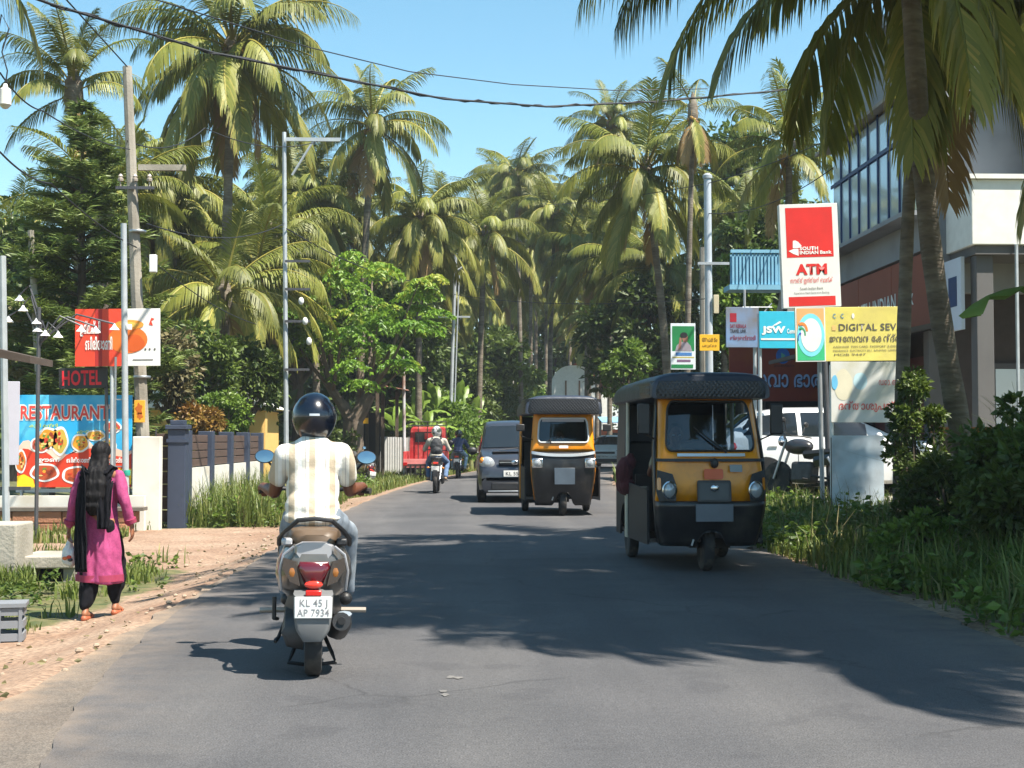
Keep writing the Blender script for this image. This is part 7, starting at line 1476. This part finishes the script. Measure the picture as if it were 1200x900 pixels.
J0 = dict(head=V((0.005, .10, 1.41)), neck=V((0, .06, 1.29)), hip=V((0, 0, .84)), shl=V((-.162, .05, 1.215)), shr=V((.162, .05, 1.215)), ell=V((-.222, .17, .995)), elr=V((.218, .17, 1.0)), wrl=V((-.30, .50, 1.015)), wrr=V((.30, .50, 1.015)), hd=V((0, .85, -.1)), hup=V((0, .1, 1)), curl=.8,
          knl=V((-.13, .40, .76)), knr=V((.20, .36, .74)), anl=V((-.15, .52, .37)), anr=V((.20, .50, .37)), pitch=R(-4))
rider('scooter rider in a cream striped shirt and faded jeans, seen from behind', SC, R(6), J0, shirt_m, jeans, True, black_plastic, 2)
R1 = Matrix.Rotation(R(6), 3, 'Z')
helmet('glossy blue black helmet on the scooter rider', SC + R1 @ (J0['head'] + V((0, -.005, .0))), R(6), mat('helmet_navy', (.003, .005, .013), .25, coat=.5), stripe=mat('helmet_silver', (.55, .57, .6), .3, .3))
JB = dict(head=V((0, .12, 1.45)), neck=V((0, .06, 1.33)), hip=V((0, -.12, .90)), shl=V((-.19, .04, 1.27)), shr=V((.19, .04, 1.27)), ell=V((-.30, .14, 1.05)), elr=V((.30, .14, 1.05)), wrl=V((-.32, .25, 1.06)), wrr=V((.32, .25, 1.06)), hd=V((0, .9, -.15)), hup=V((0, .1, 1)), curl=.8,
          knl=V((-.22, .28, .74)), knr=V((.25, .28, .74)), anl=V((-.20, .02, .38)), anr=V((.22, .02, .38)))
blue_jeans = mat('blue_jeans', (.10, .16, .28), .9, var=.25, vscale=12); light_jeans = mat('light_jeans', (.24, .34, .42), .9, var=.2, vscale=12); beige_shirt = mat('beige_shirt', (.42, .39, .33), .85, var=.1)
rider('motorcyclist in a beige shirt with a black backpack', M1, R(-2), JB, beige_shirt, blue_jeans, False, mat('brown_shoe', (.3, .2, .12), .6), 5)
helmet('patterned white and dark helmet on the backpack rider', M1 + JB['head'] + V((0, 0, .02)), 0, mat('helmet_pattern', (.5, .5, .5), .3, c2=(.05, .06, .05), c2scale=9, c2lo=.47, c2hi=.53))
o = thing('backpack', 'black backpack worn by the motorcyclist', 'backpack', M1 + V((0, -.19, .93))); mb = MB(); mb.ell((0, 0, .2), (.155, .085, .22)); mb.ell((0, -.01, .08), (.15, .09, .13)); mb.ell((0, -.06, .1), (.11, .05, .1)); bp = fused('bag', mb, mat('bag_black', (.03, .032, .037), .7, var=.2), o, .012, 2, folds(.008, 12, 12, 12))
for s in (-1, 1): MB().tube([(s * .09, .03, .38), (s * .11, .13, .43), (s * .12, .24, .33), (s * .12, .25, .2)], .016, 6, flat=.35).build('strap', mat('bag_black', (.03, .032, .037)), o)
rider('farther motorcyclist in a navy jacket and light jeans', M2, R(-3), JB, mat('navy_jacket', (.03, .045, .11), .7, var=.15), light_jeans, False, mat('white_shoe', (.5, .48, .45), .6), 9)
helmet('black helmet on the farther motorcyclist', M2 + JB['head'] + V((0, 0, .02)), 0, mat('helmet_black', (.012, .012, .014), .2, coat=.6))
# drivers, facing the camera (-y): the same seated figure turned round
JD = dict(head=V((0, .04, 1.34)), neck=V((0, 0, 1.21)), hip=V((0, -.06, .75)), shl=V((-.18, 0, 1.14)), shr=V((.18, 0, 1.14)), ell=V((-.28, .14, .95)), elr=V((.28, .14, .95)), wrl=V((-.30, .36, 1.02)), wrr=V((.30, .36, 1.02)), hd=V((0, .9, .1)), hup=V((0, -.2, 1)), curl=.8,
          knl=V((-.14, .34, .74)), knr=V((.14, .34, .74)), anl=V((-.13, .42, .40)), anr=V((.13, .42, .40)))
khaki = mat('khaki_shirt', (.30, .24, .15), .85, var=.1); dark_tr = mat('dark_trousers', (.04, .04, .045), .9)
rider('driver in a khaki shirt inside the nearer auto', A1 + V((-.16, -.28, 0)), R(181.5), JD, khaki, dark_tr, True, black_plastic, 4, True)
rider('driver in a khaki shirt inside the farther auto', A2 + V((0, -.28, 0)), R(180.5), JD, khaki, dark_tr, True, black_plastic, 6, True)

# ------------------------------------------------------------------ the walking woman, seen from behind
def woman():
    W = V((XZ(118, 515, 12.1)[0], 12.1, 0)); W.z = gz(W.x, W.y) + .005
    o = thing('person', 'woman in a pink kurta and black shawl walking away on the left shoulder', 'person', W, R(-4)); sc = .955
    o.scale = (sc,) * 3
    hd = V((0.0, .03, 1.43)); nk = V((0, .0, 1.31)); hp = V((0, 0, .86)); shl, shr = V((-.155, 0, 1.245)), V((.155, 0, 1.245)); ell_, elr = V((-.235, -.01, 1.00)), V((.24, -.03, 1.01)); wrl, wrr = V((-.285, .03, .785)), V((.275, .04, .80))
    knl, knr = V((-.075, .02, .47)), V((.10, .13, .48)); anl, anr = V((-.085, -.10, .085)), V((.115, .10, .115))
    sk = MB(); head(sk, hd, .93); sk.cap(hd - V((0, .01, .06)), .046, nk - V((0, 0, .05)), .052); sk.cap(nk - V((0, 0, .1)), .085, hp, .10); sk.ell(hp, (.13, .10, .1))
    for S_, E, W_, K, A, sg in ((shl, ell_, wrl, knl, anl, -1), (shr, elr, wrr, knr, anr, 1)):
        sk.cap(nk - V((0, 0, .05)), .045, S_, .045); sk.cap(S_, .042, E, .033); sk.cap(E, .033, W_, .022); hand(sk, W_, V((sg * .05, .05, -1)), V((sg * 1.0, .0, 0)), .92, .55 if sg > 0 else .8, -1)
        sk.cap(hp + V((sg * .08, 0, -.02)), .07, K, .048); sk.cap(K, .045, lerpv(K, A, .35), .046); sk.cap(lerpv(K, A, .35), .045, A, .030); sk.cap(A, .03, A + V((0, -.025, -.035)), .028); sk.cap(A + V((0, 0, -.04)), .030, A + V((0, .12, -.055)), .026); 
        for t in range(5): sk.cap(A + V(((t - 2) * .013, .12, -.06)), .010, A + V(((t - 2) * .016, .16 - .006 * abs(t - (1 if sg > 0 else 3)), -.064)), .008)
    body = fused('body', sk, mat('skin_light', lin(150, 98, 70), .5, var=.06), o, .009, 2); eyes(body, hd, .93)
    # kurta: flared lofted skirt joined with bodice and sleeves, then fused
    pink = mat('pink_kurta', lin(164, 64, 112), .85, var=.10, vscale=9, bump=.1, bscale=60, c2=lin(152, 57, 104), c2scale=55, c2lo=.5, c2hi=.56)
    kt = MB(); rows = []
    for z, rx, ry in ((1.27, .10, .07), (1.22, .165, .095), (1.10, .158, .11), (.98, .140, .105), (.88, .155, .118), (.75, .172, .135), (.60, .178, .145), (.45, .184, .152), (.32, .192, .158), (.315, .17, .14)):
        row = []
        for k in range(40):
            a = 2 * math.pi * k / 40; f = 1 + (.07 * math.sin(a * 6 + z * 4) + .035 * math.sin(a * 11 + z * 9)) * max(0, (.98 - z)) * 1.3
            row.append((rx * f * math.cos(a) + .012 * max(0, .8 - z), ry * f * math.sin(a) + .02, z + (.015 * math.sin(a * 2) if z < .5 else 0)))
        rows.append(row)
    kt.loft(rows)
    for S_, E, W_ in ((shl, ell_, wrl), (shr, elr, wrr)): kt.cap(S_ - V((0, 0, .0)), .058, E, .05); kt.cap(E, .05, lerpv(E, W_, .8), .043)
    kt.ell((0, 0, 1.19), (.165, .10, .09))
    ku = fused('kurta', kt, pink, o, .010, 2, lambda c_: folds(.014, 12, 12, 5, 2)(c_) + folds(.008, 26, 26, 12, 5)(c_))
    cf = mat('kurta_border', lin(150, 50, 80), .8, var=.15, vscale=25)
    for E, W_ in ((ell_, wrl), (elr, wrr)): d = (W_ - E); MB().tube([E + d * .66, E + d * .82], [.053, .052], 14).build('cuff', cf, ku)
    hem = []
    for z in (.325, .355, .385):
        hem.append([Vector(((p[0] - .004) * 1.035, (p[1] - .02) * 1.035 + .02, z)) for p in rows[8]])
    MB().grid(hem, True).build('hem_border', cf, ku)
    # loose black trousers
    tr = MB()
    for K, A, sg in ((knl, anl, -1), (knr, anr, 1)): tr.cap(hp + V((sg * .07, 0, -.05)), .095, K, .092); tr.cap(K, .092, lerpv(K, A, .55), .085); tr.cap(lerpv(K, A, .55), .085, A + V((0, 0, .045)), .05)
    fused('trousers', tr, black_cloth, o, .011, 2, folds(.018, 16, 16, 7, 3))
    for A in (anl, anr):
        sl = MB(); sl.cap(A + V((0, -.035, -.072)), .030, A + V((0, .05, -.075)), .028); sl.cap(A + V((0, .05, -.075)), .028, A + V((0, .13, -.078)), .034); sn = fused('sandal', sl, mat('sandal_orange', lin(168, 92, 62), .6), o, .01, 1); MB().tube([A + V((-.04, .09, -.065)), A + V((0, .085, -.018)), A + V((.04, .09, -.065))], .009, 6, flat=.4).build('strap', mat('sandal_orange', lin(168, 92, 62)), sn)
    # hair: long, falling to the waist
    hr = MB(); hr.ell(hd + V((0, -.02, .035)), (.082, .10, .088)); hr.ell(hd + V((0, -.06, -.03)), (.078, .06, .10)); prev = hd + V((0, -.07, -.06))
    for p, r in (((0, -.105, 1.28), .070), ((.0, -.135, 1.18), .078), ((-.005, -.145, 1.08), .076), ((-.01, -.14, .99), .064), ((-.01, -.135, .92), .035)):
        p = V(p)
        for k in (-1, 0, 1): hr.cap(prev + V((k * .035, 0, 0)), .05, p + V((k * r * .75, .012 * abs(k), 0)), r * .55)
        prev = p
    fused('hair', hr, hair_m, o, .009, 1, lambda c_: folds(.007, 45, 20, 3, 1)(c_) + folds(.006, 130, 60, 7, 4)(c_))
    # shawl: a band across both shoulders, a long fall on the left, a short one on the right
    def cloth(name, pts, wid, amp, n, ph):
        rows_ = []; ps = [V(p) for p in pts]; m_ = len(ps); K_ = 26
        for i in range(K_ + 1):
            t = i / K_ * (m_ - 1); a = min(int(t), m_ - 2); f = t - a; p0, p1, p2, p3 = ps[max(a - 1, 0)], ps[a], ps[a + 1], ps[min(a + 2, m_ - 1)]
            q = .5 * ((2 * p1) + (p2 - p0) * f + (2 * p0 - 5 * p1 + 4 * p2 - p3) * f * f + (3 * p1 - p0 - 3 * p2 + p3) * f ** 3)
            w0 = wid[a] + (wid[a + 1] - wid[a]) * f; nv = V((q.x, q.y - .0, 0)); nv = nv.normalized() if nv.length > .02 else V((0, -1, 0))
            tg = (p2 - p1).normalized(); sd = tg.cross(nv).normalized(); nv = sd.cross(tg)
            rows_.append([q + sd * (w0 * (u - .5)) + nv * (amp * math.sin(u * n + ph + i * .12) + .012 * mnoise.noise(V((u * 5, i * .3, ph)))) for u in np.linspace(0, 1, 21)])
        g = MB().grid(rows_).build(name, mat('shawl_black', (.008, .008, .011), .95, spec=.12, var=.3, vscale=25), o, angle=80); s_ = g.modifiers.new('s', 'SOLIDIFY'); s_.thickness = .006; return g
    sw = cloth('shawl', [(-.165, .12, .95), (-.165, .10, 1.15), (-.15, -.01, 1.30), (-.12, -.115, 1.22), (-.12, -.15, 1.05), (-.115, -.165, .85), (-.105, -.19, .62), (-.095, -.19, .42)], [.08, .11, .12, .15, .16, .15, .14, .12], .013, 17, 0)
    cloth('shawl_fall', [(.14, .12, 1.0), (.15, .09, 1.18), (.125, -.0, 1.305), (.09, -.12, 1.2), (.085, -.155, 1.05), (.09, -.165, .92), (.085, -.17, .79)], [.08, .10, .12, .13, .12, .11, .09], .014, 15, 1)
    cloth('shawl_back', [(-.14, -.09, 1.27), (-.05, -.135, 1.20), (.03, -.14, 1.19), (.11, -.10, 1.26)], [.10, .17, .17, .10], .010, 14, 2)
    # shopping bag in the left hand
    hb = W + Matrix.Rotation(R(-4), 3, 'Z') @ ((wrl + V((-.01, .05, -.06))) * sc)
    bo = thing('shopping_bag', 'thin white plastic shopping bag held in the left hand of the woman', 'bag', hb + V((0, 0, -.27))); mb = MB(); mb.ell((0, 0, .09), (.068, .05, .09)); mb.ell((.012, .0, .05), (.06, .048, .055)); mb.cap((0, 0, .15), .035, (0, 0, .25), .014)
    fused('bag', mb, mat('bag_white', (.70, .69, .68), .35, c2=(.62, .60, .60), c2scale=20), bo, .008, 2, folds(.010, 30, 30, 14)); MB().tube([(-.012, .0, .23), (-.008, .0, .27), (.004, .0, .285), (.012, .0, .25)], .006, 6).build('handle', mat('bag_white', (.7, .69, .68)), bo)
    for q, (x, z, c) in enumerate(((.01, .085, (206, 64, 40)), (-.025, .075, (216, 110, 60)), (.02, .062, (60, 60, 66)))): MB().ell((x, -.050, z), (.022, .008, .016), n=10, m=6).build('bag_print', inkm('bagprint%d' % q, *c), bo)
woman()

# ================================================================== the air between
def haze():
    m = bpy.data.materials.new('haze'); m.use_nodes = True; N, L = m.node_tree.nodes, m.node_tree.links; N.remove(N['Principled BSDF'])
    v = N.new('ShaderNodeVolumePrincipled'); v.inputs['Color'].default_value = (0.86, 0.92, 1.0, 1); v.inputs['Density'].default_value = 0.0006; v.inputs['Anisotropy'].default_value = 0.2
    L.new(v.outputs[0], N['Material Output'].inputs['Volume'])
    o = MB().box((20, 735, 16), (900, 1590, 38)).build('haze', m, None, False); tag(o, 'thin pale haze over the whole road', 'haze', kind='stuff')
haze()
